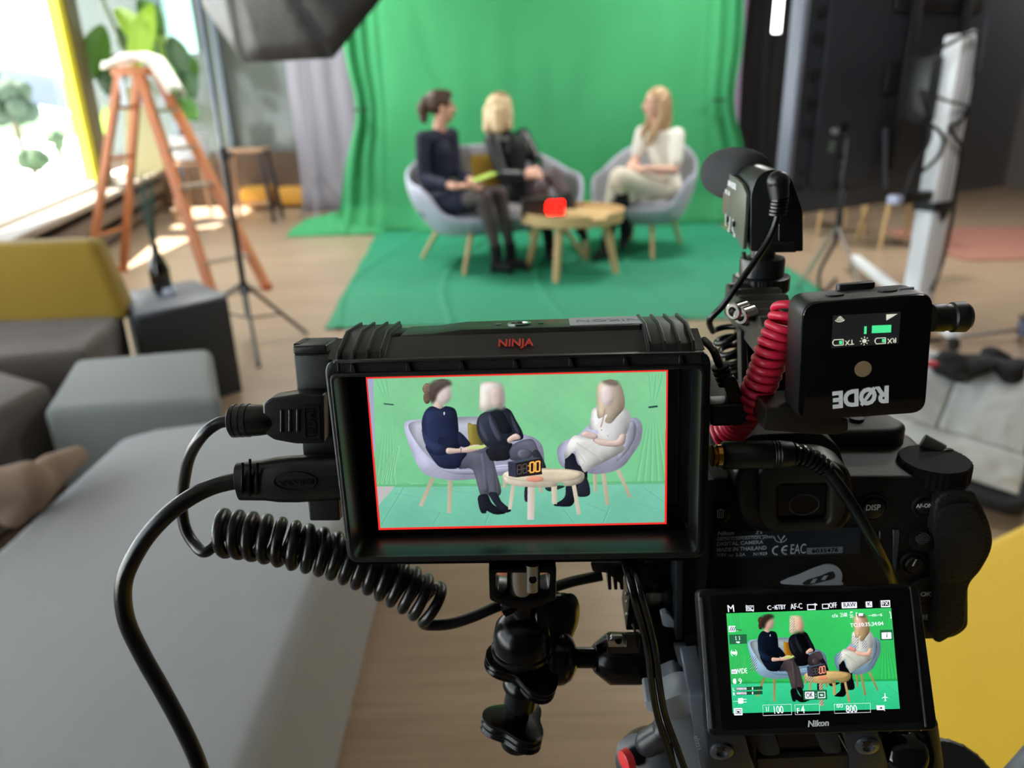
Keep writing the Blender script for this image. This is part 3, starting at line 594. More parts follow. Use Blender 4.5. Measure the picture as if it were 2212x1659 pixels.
obj('body', MB().prism([(p.x, p.y) for p in q], 0, .43).bevel(.006), M('dark_laminate_side', '24282b', .55), t); obj('tabletop', MB().prism([(p.x, p.y) for p in q], .431, .45).bevel(.004), M('table_top_grey', '5c6370', .45), t)
vp = G(352, 628, .45); vp = V((vp.x, vp.y, .451))
t = thing('vase', 'small dark glass bottle vase with thin green stems', 'vase', vp)
obj('bottle', MB().lathe([(.040, 0), (.043, .01), (.043, .10), (.030, .14), (.017, .17), (.015, .21), (.013, .21), (.012, .02)], vp, n=28), M('smoked_glass', '1d120c', .05, coat=1), t)
mb = MB()
for k in range(14):
    a = rng.random() * 6.28; d = V((math.cos(a) * .05, math.sin(a) * .05, .26 + .1 * rng.random())); mb.tube(spl([vp + V((0, 0, .12)), vp + V((0, 0, .19)) + d * .3, vp + V((0, 0, .16)) + d], 4), .0022, 5)
obj('stems', mb, M('stem_green', '25483a', .6), t)
t_ = G(372, 633, .45); solo('tealight_holder', MB().lathe([(.026, 0), (.03, .004), (.03, .022), (.026, .022), (.024, .006)], (t_.x, t_.y - .02, .4515), n=24), M('clear_white_glass', 'cfd8ea', .1, coat=1), 'small round clear glass dish beside the vase', 'dish')
block('ottoman', [G(90, 885, .4), G(475, 860, .4), G(455, 750, .4), G(160, 775, .4)], .02, .40, .03, dgrey, 'small mid-grey felt cube ottoman in front of the dark side table', 'ottoman')
block('ottoman', [(-1.05, -.2), (-.357, -.2), (-.357, 2.04), (-.45, 2.045), (-.97, 1.90), (-1.05, 1.84)], .02, .42, .035, greyf, 'very large grey felt ottoman filling the lower left foreground', 'ottoman', None, 5)
# foot in a tan sock, its owner outside the frame
t = thing('person', 'seated person outside the frame, tan-socked foot stretched toward the grey ottoman', 'person', (-1.6, 1.5, 0))
mb = MB(); a, b = PY(60, 1045, 1.45), PY(165, 985, 1.62); kn = a + V((-.42, -.22, .10))
mb.chain([kn, a + V((-.09, -.03, -.005)), a], [.06, .045, .05]).chain([a + V((-.02, 0, -.03)), lerp(a, b, .5), b], [.052, .038, .026]); mb.cap(a + V((-.04, -.01, -.06)), a, .036, .03)
for k in range(5): mb.cap(lerp(a, b, .8), b + V((-.004 * k, .012 - .002 * k, -.006 - .007 * k)), .02, .013 - .001 * k, 8)
obj('body', mb, M('tan_sock', '8c7462', .8, bump=.2, scale=600), t, mods=REM(.006, 6))
# yellow ottoman on the right
block('ottoman', [(.50, -.2), (1.75, -.2), (1.75, 1.62), (1.05, 1.34), (.46, 1.02)], .02, .42, .04, M('yellow_felt', 'e8bf25', .88, bump=.2, scale=500, sheen=.15, var=.03), 'large bright yellow felt ottoman at the lower right', 'ottoman', None, 5)
# ================================================================ RIGHT SIDE: display on its stand
blk = M('display_black', '2b3038', .5); wht = M('white_powder_coat', 'eef3f8', .35); gb = M('grey_bezel', '6d7484', .4)
Pd = V((1.47, 4.08, 0)); dd = V((1.9, 1.02, 0)).normalized(); dn = V((dd.y, -dd.x, 0))      # dn points back towards the phone
XD = Matrix.Translation(V((Pd.x, Pd.y, .585))) @ Matrix(((dd.x, 0, -dn.x * -1, 0), (dd.y, 0, -dn.y * -1, 0), (0, 1, 0, 0), (0, 0, 0, 1)))
XD = Matrix.Translation(V((Pd.x, Pd.y, .585))) @ Matrix((V((dd.x, dd.y, 0)), V((0, 0, 1)), dn)).transposed().to_4x4()   # x along, y up, z towards the phone
t = thing('display', 'large black flat display seen from behind at the right, on a wheeled stand', 'display', mat=XD)
obj('chassis', MB(True).prism(rr(2.0, 1.2, .02, 3, 1.0, .6), -.06, -.005).bevel(.006), blk, t)
obj('screen', MB(True).prism(rr(1.96, 1.16, .015, 3, 1.0, .6), -.064, -.0605), M('screen_glass', '050505', .1), t)
obj('side_frame', MB(True).b2((-.016, 0, -.07), (.022, 1.2, .012)).bevel(.004), gb, t, label='light grey edge frame')
obj('rear_cover', MB(True).prism(rr(1.74, .98, .03, 3, 1.03, .62), -.005, .02).bevel(.008), M('cover_black', '282d35', .55), t)
for y in (.42, .56, .70, .87, .99): obj('vent_slot', MB(True).box((.115, y, .0045), (.045, .045, .022)), M('slot_black', '0c0e11', .7), t)
for y in (.14, .22): obj('vent_slot', MB(True).box((.10, y, .0045), (.03, .02, .006)), M('slot_black', '0c0e11', .7), t)
for k, y in enumerate((.17, .20, .23, .26, .31, .34, .37, .40)): obj('port', MB(True).box((.37, y, .0255), (.035, .012 if k % 2 else .008, .004)), M('port_metal', '7c8088', .35, metal=.6), t)
obj('connector_strip', MB(True).b2((.33, .12, .018), (.40, .46, .024)).bevel(.003), M('port_panel', '0d0f12', .5), t)
obj('plug', MB(True).cyl((.28, .42, .02), (.28, .42, .045), .018, n=16), M('plug_grey', '8a8c90', .5), t); obj('sticker', MB(True).box((.285, .345, .0215), (.05, .06, .003)), M('pale_sticker', '5d6a5c', .6), t)
obj('wall_mount', MB(True).b2((.62, .60, .02), (1.35, .76, .05)).b2((.62, 1.0, .02), (1.35, 1.12, .05)).b2((.72, .2, .05), (.78, 1.15, .08)).b2((1.15, .2, .05), (1.21, 1.15, .08)).bevel(.004), M('mount_black', '0e0f12', .5), t)
for (a, b) in (((.63, .42, .07), (.72, .10, .06)), ((1.28, .45, .07), (1.1, .2, .06)), ((1.40, .98, .05), (1.38, .70, .06))): obj('lever', MB(True).cyl(a, b, .012, n=10), M('lever_grey', '555c66', .4), t)
# white column stand
sb = V((2.23, 4.02, 0)); t = thing('display_stand', 'white wheeled column stand carrying the large display', 'stand', sb)
zr = V((0, 0, 1)); Bx = Matrix((dd, dn, zr)).transposed()
obj('column', MB().box(sb + V((0, 0, .33)), (.15, .10, .62), Bx).bevel(.012), wht, t)
obj('upper_column', MB().box(sb + V((0, 0, 1.045)), (.145, .10, .80), Bx).bevel(.012), wht, t)
obj('groove', MB().box(sb + V((0, 0, 1.05)) + dn * .0505, (.012, .004, .76), Bx).box(sb + V((0, 0, 1.05)) + dn * .0505 + dd * .035, (.008, .004, .76), Bx), M('groove_grey', '9aa6b4', .5), t)
obj('collar', MB().box(sb + V((0, 0, .635)), (.17, .12, .045), Bx).bevel(.006).prism([(-.05, 0), (.05, 0), (0, -.06)], .062, .066, Matrix.Translation(sb + V((0, 0, .615))) @ Matrix((dd, V((0, 0, 1)), dn)).transposed().to_4x4()), bm_, t)
obj('bracket', MB().box(sb - dn * .1 + V((0, 0, 1.2)), (.3, .14, .3), Bx).bevel(.01), bm_, t)
obj('shelf_arm', MB().box(sb + V((0, 0, .69)) - dd * .17, (.26, .07, .05), Bx).bevel(.006), bm_, t)
obj('arm_tip', MB().box(sb + V((0, 0, .69)) - dd * .32, (.06, .06, .045), Bx).bevel(.01), M('tip_blue_white', 'c3ccea', .3), t)
for s in (0, 1):
    a = sb + V((-.5 * s, .12 * s, .09)); f1 = V((2.17 - .5 * s, 3.52 + .1 * s, .085)); f2 = V((2.44 - .45 * s, 5.3, .085))
    if s: obj('cross_beam', MB().box(sb + V((-.25, .06, .085)), (.56, .08, .05), Matrix.Rotation(-.235, 3, 'Z')).bevel(.01), wht, t); break
    for f in (f1, f2):
        f = V((f.x, f.y, .085)); obj('base_leg', MB().box((a + f) / 2, (.07, .045, (f - a).length), basis(f - a)).bevel(.01), wht, t)
        obj('caster', MB().cyl(f + V((-.012, 0, -.05)), f + V((.012, 0, -.05)), .034, n=18), bm_, t)
# cables round the stand
ck = M('cable_dark', '15171b', .5)
def cable(P, r, label, name='cable', m=ck, n=8, seg=8): return solo(name, MB().tube(spl(P, seg), r, n), m, label, 'cable')
q = lambda x, y, d: sb + dd * x + dn * d + V((0, 0, y))
cable([q(-.30, 1.36, .06), q(-.12, 1.44, .10), q(.0, 1.43, .08), q(.03, 1.25, .075)], .009, 'black cable looping over the top of the white column')
cable([q(-.33, 1.20, .04), q(-.16, 1.15, .08), q(.02, 1.12, .07), q(.09, 1.07, .05)], .007, 'thin black cable wrapped across the upper white column')
cable([q(.09, 1.14, .05), q(.0, 1.06, .07), q(-.09, 1.03, .07), q(-.05, .98, .08), q(.04, .92, .07), q(.09, .80, .04), q(.13, .60, .03), q(.12, .35, .03), q(.02, .18, .06)], .010, 'thick dark cable crossing the column and hanging down its right side')
cable([q(-.28, 1.2, .02), q(-.20, 1.0, .05), q(-.28, .85, .05), q(-.30, .72, .04)], .010, 'black cable hanging between the display and the white column')
cable([q(-.33, 1.1, .02), q(-.12, 1.0, .05), q(-.1, .9, .05), q(-.2, .82, .04)], .009, 'black cable bunched behind the white column near its middle')
cable([V((1.86, 4.25, .70)), V((1.78, 4.1, .66)), V((1.74, 4.0, .5)), V((1.75, 4.2, .25)), V((1.95, 4.6, .03)), V((2.2, 5.0, .012))], .010, 'black cable hanging from the display ports down to the floor')
# clear tripod-like stand legs glimpsed in front of the display and a stand at the right edge
gs_ = M('glassy_grey', 'a9a098', .3)
t = thing('light_stand', 'slim translucent-looking grey stand standing before the display, right of the microphone', 'light stand', (1.78, 4.1, 0)); p0 = V((1.72, 3.75, 0))
for f in (G(1745, 600), G(1722, 620)): obj('leg', MB().cyl((1.60, 3.7, .60), (f.x, f.y, .01), .007, n=8), gs_, t)
obj('leg', MB().cyl((1.60, 3.7, .60), (1.8, 3.4, .01), .007, n=8), gs_, t); obj('pole', MB().cyl((1.60, 3.7, .5), (1.60, 3.7, 1.0), .010, n=10), bm_, t)
r0 = G(2190, 715, .05); t = thing('light_stand', 'black tripod stand at the right edge of the frame', 'light stand', (r0.x, r0.y, 0)); hub = V((r0.x + .05, r0.y, .06))
obj('pole', MB().cyl(hub, hub + V((.12, .0, 1.5)), .014, n=10), bm_, t); obj('hub', MB().cyl(hub - V((0, 0, .03)), hub + V((0, 0, .04)), .03, n=16), M('hub_blue', '6d7690', .3, metal=.4), t)
for f in (V((r0.x - .45, r0.y + .0, .008)), V((r0.x + .4, r0.y - .35, .008)), V((r0.x + .3, r0.y + .4, .008))): obj('leg', MB().cyl(hub, f, .009, n=8), bm_, t)
# wooden dining chairs beyond the display
for i, (px, py, lab) in enumerate(((1815, 505, 'pale wooden chair beyond the display, its legs seen below the screen'), (1955, 540, 'pale wooden chair nearer the white column, its legs seen below the screen'))):
    c = G(px, py); c = V((c.x, c.y + .2, 0)); t = thing('dining_chair', lab, 'chair', c)
    for dx in (-1, 1):
        for dy in (-1, 1): obj('leg', MB().cyl(c + V((dx * .15, dy * .15, .44)), c + V((dx * .21, dy * .21, 0)), .019, .013, 10), oak, t)
    obj('seat', MB().prism(rr(.44, .42, .08, 5, c.x, c.y), .435, .465).bevel(.008), M('chair_seat_grey', '4a4c50', .6), t); obj('backrest', MB().grid(lambda u, v: c + V(((u - .5) * .44, .2 + .03 * v - .06 * (1 - abs(2 * u - 1)) * -1, .5 + .32 * v)), 8, 5), M('chair_seat_grey', '4a4c50', .6), t, mods=[('SOLIDIFY', dict(thickness=.015))])
rc = G(2150, 545); solo('rug', MB().prism(rr(1.8, 1.3, .1, 4, rc.x + .5, rc.y + .35), .001, .012), M('dusty_red_rug', '9a6a5c', .95, bump=.3, scale=120), 'dusty red rug on the floor beyond the white column', 'rug')
# open backpack with a white lining
bp = V((1.33, 2.05, 0)); t = thing('backpack', 'open dark backpack with pale translucent pocket panels on the floor at right', 'bag', bp)
bkm = M('backpack_dark', '1f2228', .8, bump=.3, scale=200); wl = M('pale_mesh_lining', 'b9bdbc', .6, bump=.4, scale=25, var=.12, vs=14)
Xb = Matrix.Translation(V((1.30, 2.02, .0))) @ Matrix.Rotation(-.35, 4, 'Z') @ Matrix.Rotation(math.radians(-52), 4, 'X')
a = [G(1835, 960, .16), G(2215, 1090, .10), G(2225, 860, .33), G(2150, 800, .38), G(1875, 775, .40)]
c = sum(a, V((0, 0, 0))) / 5; nb = (a[1] - a[0]).cross(a[4] - a[0]).normalized(); Bb = basis(nb, (a[1] - a[0]).cross(nb)); XB = Matrix.Translation(c) @ Bb.to_4x4(); XI = XB.inverted()
lp = [XI @ p for p in a]; 
obj('body', MB().prism(rpoly([(p.x * 1.10, p.y * 1.12) for p in lp], .07, 5), -.16, .0, XB).bevel(.03, 3), bkm, t)
obj('padded_rim', MB().tube([XB @ V((p[0] * 1.03, p[1] * 1.05, .0)) for p in rpoly([(p.x, p.y) for p in lp], .07, 5)], .022, 10, True), bkm, t)
def pan(u, v, x0, x1, y0, y1):
    x, y = x0 + (x1 - x0) * u, y0 + (y1 - y0) * v; return XB @ V((x, y, .012 + .018 * math.sin(PI * u) * math.sin(PI * v) + .006 * noise(x * 22, y * 22, 3)))
xs = [p.x for p in lp]; ys = [p.y for p in lp]; x0, x1, y0, y1 = min(xs) * .93, max(xs) * .90, min(ys) * .90, max(ys) * .88
for nm, r_ in (('pocket_panel', (x0, lerp(x0, x1, .53), y0, lerp(y0, y1, .66))), ('pocket_panel', (lerp(x0, x1, .54), x1, y0, lerp(y0, y1, .66))), ('lid_panel', (x0, x1 * .9, lerp(y0, y1, .67), y1))): obj(nm, MB().grid(lambda u, v: pan(u, v, *r_), 26, 20), wl, t, mods=[('SOLIDIFY', dict(thickness=.004))])
p = G(2035, 786, .42); obj('strap', MB().box(p, (.11, .03, .012), Matrix.Rotation(-.1, 3, 'Z')), M('red_webbing', 'b01d2e', .7), t, label='red strap end')
p = G(2120, 786, .43)
mb = MB(); rj = random.Random(4)
for k in range(13): mb.ell(p + V((rj.uniform(-.10, .10), rj.uniform(-.04, .08), rj.uniform(-.035, .02))), (rj.uniform(.03, .06), rj.uniform(.03, .05), rj.uniform(.018, .03)), Matrix.Rotation(rj.uniform(-1, 1), 3, 'Z') @ Matrix.Rotation(rj.uniform(-.5, .5), 3, 'Y'))
solo('garment', mb, M('crumpled_black', '18181b', .85), 'crumpled black garment lying on the far edge of the open backpack', 'garment', mods=REM(.008, 3))
p = G(2150, 1010, .2)
block('bench', [(1.72, 1.75), (2.3, 1.75), (2.3, 2.35), (1.72, 2.35)], .0, .3, .03, M('bench_grey', '53565c', .9), 'low dark grey seat block behind the backpack at the right edge', 'seat')
# fill light panels added at the ceiling, unseen above the frame
for i, (x, y, e) in enumerate(((1.8, 2.3, 26), (3.6, 5.2, 85), (1.6, 6.2, 55), (-1.9, 6.2, 95))):
    t = thing('fill_panel', 'added square fill light panel number %s along the ceiling' % 'one two three four'.split()[i], 'fill light', (x, y, 2.93), group='added fill light panels')
    t['label'] = 'added square fill light panel, unseen above the frame'
    obj('frame', MB().box((x, y, 2.935), (.66, .66, .03)), wht, t); l = lamp('fill_glow', 'AREA', (x, y, 2.915), e, (1, .97, .93), size=(.6, .6), aim=(x, y, 0)); 
# tube light high at the right, beside the black curtain
tl = PY(1684, -10, 6.2); solo('tube_light', MB().cyl(tl + V((0, 0, -.25)), tl + V((0, 0, .9)), .03, n=16), M('tube_glow', 'ffffff', .4, emit='ffffff', es=6), 'glowing white vertical tube light beside the black curtain', 'lamp')
# ================================================================ PICTURES SHOWN ON THE TWO SCREENS (light given off by the screens)
def homog(src, dst):
    A_, b = [], []
    for (x, y), (u, v) in zip(src, dst):
        A_ += [[x, y, 1, 0, 0, 0, -u * x, -u * y], [0, 0, 0, x, y, 1, -v * x, -v * y]]; b += [u, v]
    h = np.append(np.linalg.solve(np.array(A_, float), np.array(b, float)), 1).reshape(3, 3); return h
class Paint:
    def __init__(s, w, h, src):
        s.w, s.h = w * 2, h * 2; s.H = homog(src, [(0, 0), (s.w, 0), (s.w, s.h), (0, s.h)]); s.c = np.zeros((s.h, s.w, 3)); s.yy, s.xx = np.mgrid[0:s.h, 0:s.w] + .5
    def T(s, P):
        P = np.array([(x, y, 1) for x, y in P], float) @ s.H.T; return P[:, :2] / P[:, 2:]
    def poly(s, P, c, c2=None, ax=0, sm=True, a=1., n=0., k=6, sh=.34):
        if sm: P = [(q.x, q.y) for q in spl([(x, y, 0) for x, y in P], k, True)]
        Q = s.T(P); x0, y0 = np.floor(Q.min(0)).astype(int); x1, y1 = np.ceil(Q.max(0)).astype(int) + 1
        x0, y0 = max(0, x0), max(0, y0); x1, y1 = min(s.w, x1), min(s.h, y1)
        if x1 <= x0 or y1 <= y0: return
        X, Y = s.xx[y0:y1, x0:x1], s.yy[y0:y1, x0:x1]; m = np.zeros(X.shape, bool)
        for i in range(len(Q)):
            (ax_, ay), (bx, by) = Q[i - 1], Q[i]
            if ay == by: continue
            cnd = ((ay > Y) != (by > Y)); m ^= cnd & (X < (bx - ax_) * (Y - ay) / (by - ay) + ax_)
        col = np.array(c, float) / 255 if c2 is None else None
        if c2 is not None:
            t = ((X - Q[:, 0].min()) / np.ptp(Q[:, 0])) if ax == 0 else ((Y - Q[:, 1].min()) / np.ptp(Q[:, 1])); t = np.clip(t, 0, 1)[..., None]
            col = (np.array(c, float) * (1 - t) + np.array(c2, float) * t) / 255
        else: col = np.broadcast_to(col, X.shape + (3,))
        if n: col = col * (1 + n * s.nz(X, Y))[..., None]
        if sm and sh and min(m.shape) > 12:
            r = max(3, int(min(m.shape) * .16)); b = m.astype(float)
            for _ in range(2):
                for axx in (0, 1):
                    pd = [(r + 1, r) if i == axx else (0, 0) for i in range(2)]; cs = np.cumsum(np.pad(b, pd, 'constant'), axx)
                    b = (cs[2 * r + 1:] - cs[:-(2 * r + 1)] if axx == 0 else cs[:, 2 * r + 1:] - cs[:, :-(2 * r + 1)]) / (2 * r + 1)
            gx = np.roll(b, -r, 1) - np.roll(b, r, 1); gy = np.roll(b, -r, 0) - np.roll(b, r, 0)
            col = np.clip(col * (1 - sh * (1 - np.clip(b * 1.25, 0, 1)) + sh * .9 * (gx * .8 + gy * .6) + .05 * s.nz(X * 1.7 + Y, Y * 1.3))[..., None], 0, 1)
        sub = s.c[y0:y1, x0:x1]; sub[m] = sub[m] * (1 - a) + col[m] * a
    def nz(s, X, Y): return .5 * np.sin(X * .021 + 2 * np.sin(Y * .013)) + .3 * np.sin(Y * .031 - X * .012 + 1) + .2 * np.sin(X * .09 + 3 * np.sin(Y * .05))
    def line(s, P, w, c, a=1.):
        for (x0, y0), (x1, y1) in zip(P[:-1], P[1:]):
            d = math.hypot(x1 - x0, y1 - y0) or 1; nx, ny = -(y1 - y0) / d * w / 2, (x1 - x0) / d * w / 2
            s.poly([(x0 + nx, y0 + ny), (x1 + nx, y1 + ny), (x1 - nx, y1 - ny), (x0 - nx, y0 - ny)], c, sm=False, a=a)
    def ell(s, x, y, rx, ry, c, c2=None, ax=0, a=1.): s.poly([(x + rx * math.cos(t), y + ry * math.sin(t)) for t in [i * PI / 8 for i in range(16)]], c, c2, ax, True, a, k=3)
    def soft(s, x0, y0, x1, y1, passes=4, r=9):          # gentle softening of a region
        Q = s.T([(x0, y0), (x1, y0), (x1, y1), (x0, y1)]); a, b = np.maximum(Q.min(0).astype(int), 0); c, d = Q.max(0).astype(int); R_ = s.c[b:d, a:c].copy()
        for _ in range(passes):
            for ax in (0, 1):
                R_ = sum(np.roll(np.pad(R_, [(r, r) if i == ax else (0, 0) for i in range(3)], 'edge'), q, ax) for q in range(-r, r + 1, 3)) / len(range(-r, r + 1, 3))
                sl = [slice(None)] * 3; sl[ax] = slice(r, -r); R_ = R_[tuple(sl)]
        s.c[b:d, a:c] = R_
    def out(s): return s.c.reshape(s.h // 2, 2, s.w // 2, 2, 3).mean((1, 3))
def scene_picture(w, h, src, warm):
    p = Paint(w, h, src); S = (lambda a, b: a) if not warm else (lambda a, b: b)
    g = S((140, 212, 158), (60, 205, 105)); g2 = S((122, 204, 148), (48, 190, 92)); gd = S((98, 178, 122), (30, 150, 66)); fl_ = S((128, 205, 176), (62, 214, 150)); fl2 = S((108, 188, 162), (40, 190, 128))
    p.poly([(0, 40), (2212, 40), (2212, 900), (0, 900)], g, g2, 1, sm=False, n=.03)
    if not warm: p.poly([(20, 100), (88, 100), (92, 400), (100, 640), (60, 640), (30, 100)], (170, 175, 205), sm=False)
    hl_ = S((168, 232, 182), (96, 228, 130))
    for k in range(15):                                  # gathered side folds, pinched at the clamps
        for (xt, xc, yc, xb) in ((92 + 7 * k, 185 + 1.6 * k, 308, 100 + 11 * k), (2030 + 8 * k, 2046 + 2 * k, 328, 1930 + 17 * k)):
            P = [(q.x, q.y) for q in spl([(xt, 96, 0), ((xt + xc) / 2 + (6 if k % 2 else 0), 210, 0), (xc, yc, 0), ((xc * 2 + xb) / 3, yc + 160, 0), (xb, 872, 0)], 5)]
            p.line(P, 9 + (k % 3) * 4, (gd, hl_, g2)[k % 3], .36)
    for k in range(14): p.line([(q.x, q.y) for q in spl([(108 + 9 * k, 872 - 4 * k, 0), (150 + 9 * k, 760 - 12 * k, 0), (222 + 3 * k, 630 + 6 * k, 0)], 5)], 8, (gd, hl_)[k % 2], .5)
    for k in range(18): x = 250 + 98 * k; p.line([(x, 868), (x + 40, 862), (x + 90, 866)], 8, (gd, hl_)[k % 2], .35)
    rg = random.Random(11)
    for k in range(60):
        x, y = rg.uniform(220, 1980), rg.uniform(100, 820); p.line([(q.x, q.y) for q in spl([(x, y, 0), (x + rg.uniform(15, 45), y + rg.uniform(-30, 30), 0), (x + rg.uniform(50, 100), y + rg.uniform(-50, 50), 0)], 4)], rg.uniform(3, 7), (gd, hl_)[k % 2], .16)
    p.line([(160, 305), (232, 312)], 9, (60, 85, 80)); p.line([(2025, 330), (2090, 322)], 13, (45, 75, 75))
    p.poly([(60, 884), (2212, 858), (2212, 1301), (60, 1301)], fl_, fl2, 1, sm=False, n=.03)
    p.poly([(60, 872), (2212, 846), (2212, 868), (60, 892)], gd, sm=False, a=.6)
    if not warm: p.poly([(90, 884), (238, 882), (120, 1016), (90, 1010)], (196, 194, 192), sm=False)
    for (a, b) in (((300, 890), (140, 1150)), ((560, 1060), (505, 1150)), ((640, 1075), (350, 1040)), ((900, 1085), (870, 1150)), ((1240, 1120), (1150, 1160)), ((1600, 1010), (1900, 1120)), ((1900, 990), (2150, 1060)), ((1750, 1030), (1700, 1150)), ((240, 930), (420, 960)), ((1420, 1040), (1500, 1140)), ((2000, 900), (2140, 1000)), ((520, 900), (800, 930))): p.line([a, b], 7, S((88, 166, 142), (28, 158, 104)), .55); p.line([(a[0] + 8, a[1]), (b[0] + 8, b[1])], 5, S((150, 220, 195), (92, 228, 170)), .5)
    lav = S((196, 198, 224), (150, 184, 208)); lavd = S((160, 162, 186), (112, 144, 168)); leg = S((205, 196, 172), (176, 160, 108)); legs_ = S((176, 168, 140), (140, 126, 76))
    def L(P): p.poly(P, leg, legs_, 0, sm=False)
    # sofa
    L([(488, 822), (519, 828), (432, 1023), (404, 1020)]); L([(612, 832), (646, 835), (634, 1072), (606, 1072)]); L([(1000, 845), (1030, 845), (1022, 895), (998, 893)]); L([(1245, 880), (1270, 880), (1284, 925), (1262, 928)])
    p.poly([(305, 470), (325, 425), (430, 413), (680, 398), (830, 396), (960, 405), (1060, 470), (1140, 515), (1225, 545), (1278, 600), (1292, 700), (1285, 775), (1150, 780), (1000, 806), (780, 835), (640, 840), (520, 822), (440, 790), (390, 720), (340, 600)], lav, lavd, 0)
    p.poly([(335, 470), (380, 428), (560, 412), (820, 402), (900, 440), (880, 560), (860, 720), (700, 752), (570, 745), (480, 680), (400, 590)], S((170, 172, 186), (128, 142, 146)), S((186, 190, 204), (150, 166, 170)), 0)
    p.poly([(560, 748), (800, 756), (1040, 730), (1050, 780), (800, 800), (640, 792)], lav, lavd, 1); p.line([(575, 758), (780, 766), (1040, 742)], 4, S((130, 132, 155), (80, 110, 130)))
    # armchair
    L([(1632, 790), (1662, 790), (1661, 925), (1640, 925)]); L([(1690, 785), (1722, 785), (1750, 1015), (1722, 1017)]); L([(1795, 775), (1826, 770), (1906, 962), (1886, 967)])
    p.poly([(1383, 660), (1395, 600), (1450, 560), (1530, 525), (1612, 452), (1720, 415), (1900, 402), (1955, 412), (1982, 470), (1968, 570), (1920, 650), (1850, 740), (1760, 785), (1660, 799), (1590, 790), (1480, 770), (1410, 740)], lavd, lav, 0)
    p.poly([(1850, 440), (1925, 430), (1935, 520), (1890, 620), (1830, 690), (1800, 700), (1840, 560)], S((172, 174, 192), (130, 150, 165)))
    # cushion
    p.poly([(754, 450), (790, 448), (822, 458), (845, 540), (866, 600), (862, 632), (800, 606), (768, 590)], S((150, 136, 60), (170, 120, 30)), S((110, 100, 50), (120, 80, 15)), 0)
    sk, tg, tgl = S((214, 190, 180), (226, 180, 158)), S((74, 76, 92), (40, 34, 40)), S((112, 112, 128), (90, 78, 78))
    # woman in navy
    dk = S((44, 52, 84), (14, 22, 38)); dk2 = S((32, 38, 62), (6, 12, 22))
    p.poly([(820, 600), (900, 612), (960, 800), (985, 935), (900, 950), (880, 780), (845, 660)], tg, tgl, 0)
    p.poly([(700, 640), (800, 632), (875, 655), (895, 800), (895, 955), (845, 955), (800, 800), (770, 760), (680, 752)], tg, tgl, 0)
    p.poly([(865, 640), (915, 648), (935, 740), (955, 930), (910, 945), (880, 790)], tg, tgl, 0); p.poly([(845, 665), (868, 668), (882, 780), (888, 900), (868, 900), (855, 760)], tgl, sm=True, a=.6)
    p.poly([(828, 950), (890, 942), (925, 1005), (1005, 1058), (1010, 1076), (940, 1080), (885, 1056), (880, 1071), (846, 1068), (826, 1005)], S((30, 32, 42), (8, 10, 14))); p.poly([(900, 934), (955, 930), (990, 990), (1052, 1045), (1048, 1062), (1005, 1066), (945, 1015)], S((38, 40, 52), (12, 14, 18)))
    p.poly([(455, 600), (560, 640), (740, 645), (715, 700), (680, 756), (570, 754), (510, 700)], dk, dk2, 0)
    p.ell(545, 320, 36, 40, sk); p.poly([(500, 322), (450, 362), (428, 450), (452, 560), (470, 640), (560, 668), (640, 640), (706, 600), (690, 500), (682, 400), (662, 340), (600, 322), (560, 340)], dk, dk2, 0)
    p.poly([(540, 540), (655, 533), (660, 590), (545, 600)], dk2, sm=False, a=.8); p.poly([(440, 430), (470, 540), (600, 612), (612, 650), (540, 650), (460, 600), (430, 500)], S((56, 66, 104), (24, 44, 72)), dk, 0)
    p.poly([(690, 500), (770, 580), (740, 610), (690, 590)], dk2)
    p.poly([(608, 615), (700, 618), (800, 592), (850, 598), (848, 622), (760, 645), (700, 648), (610, 655)], sk); p.line([(705, 618), (706, 646)], 4, (60, 40, 45))
    p.poly([(738, 612), (820, 600), (890, 588), (902, 597), (850, 622), (770, 622)], S((200, 226, 140), (190, 220, 110)), sm=False)
    p.ell(470, 200, 34, 40, S((132, 112, 96), (74, 52, 40))); p.ell(467, 262, 26, 44, S((110, 92, 78), (60, 42, 34))); p.ell(582, 228, 60, 84, S((212, 196, 192), (206, 164, 146)), S((226, 212, 206), (222, 180, 160)), 0)
    p.poly([(500, 300), (488, 220), (500, 160), (560, 132), (620, 138), (645, 170), (600, 190), (550, 230), (525, 290)], S((78, 66, 62), (44, 32, 28)), S((104, 92, 86), (60, 46, 40)), 0)
    p.ell(588, 372, 5, 12, (235, 235, 240))
    # woman in leather
    p.poly([(1045, 620), (1110, 570), (1200, 552), (1240, 600), (1262, 700), (1225, 700), (1200, 690), (1060, 700)], tg, tgl, 0); p.ell(1155, 655, 52, 34, tgl, tg)
    p.poly([(1205, 650), (1250, 632), (1305, 752), (1268, 752), (1230, 700)], S((48, 50, 58), (20, 18, 20))); p.poly([(1155, 890), (1182, 890), (1178, 985), (1152, 980)], S((40, 42, 52), (14, 14, 18))); p.poly([(1300, 890), (1400, 878), (1432, 890), (1330, 920)], S((40, 52, 52), (14, 18, 20)))
    p.poly([(890, 620), (1060, 580), (1045, 640), (1042, 695), (930, 706), (900, 680)], S((34, 35, 42), (8, 8, 12)))
    lt = S((52, 56, 70), (18, 20, 26))
    p.poly([(870, 365), (832, 395), (817, 450), (835, 540), (900, 612), (990, 600), (1060, 572), (1140, 552), (1138, 500), (1095, 420), (1055, 350), (1000, 332), (930, 350)], lt, S((34, 37, 48), (8, 9, 12)), 0)
    p.poly([(900, 380), (935, 440), (990, 550), (965, 560), (915, 470)], S((92, 98, 118), (44, 50, 60)), a=.6); p.poly([(835, 420), (860, 470), (900, 560), (880, 560), (840, 490)], S((84, 90, 108), (40, 44, 52)), a=.6); p.poly([(1055, 370), (1090, 440), (1120, 510), (1100, 510), (1070, 450)], S((88, 94, 112), (40, 44, 52)), a=.5)
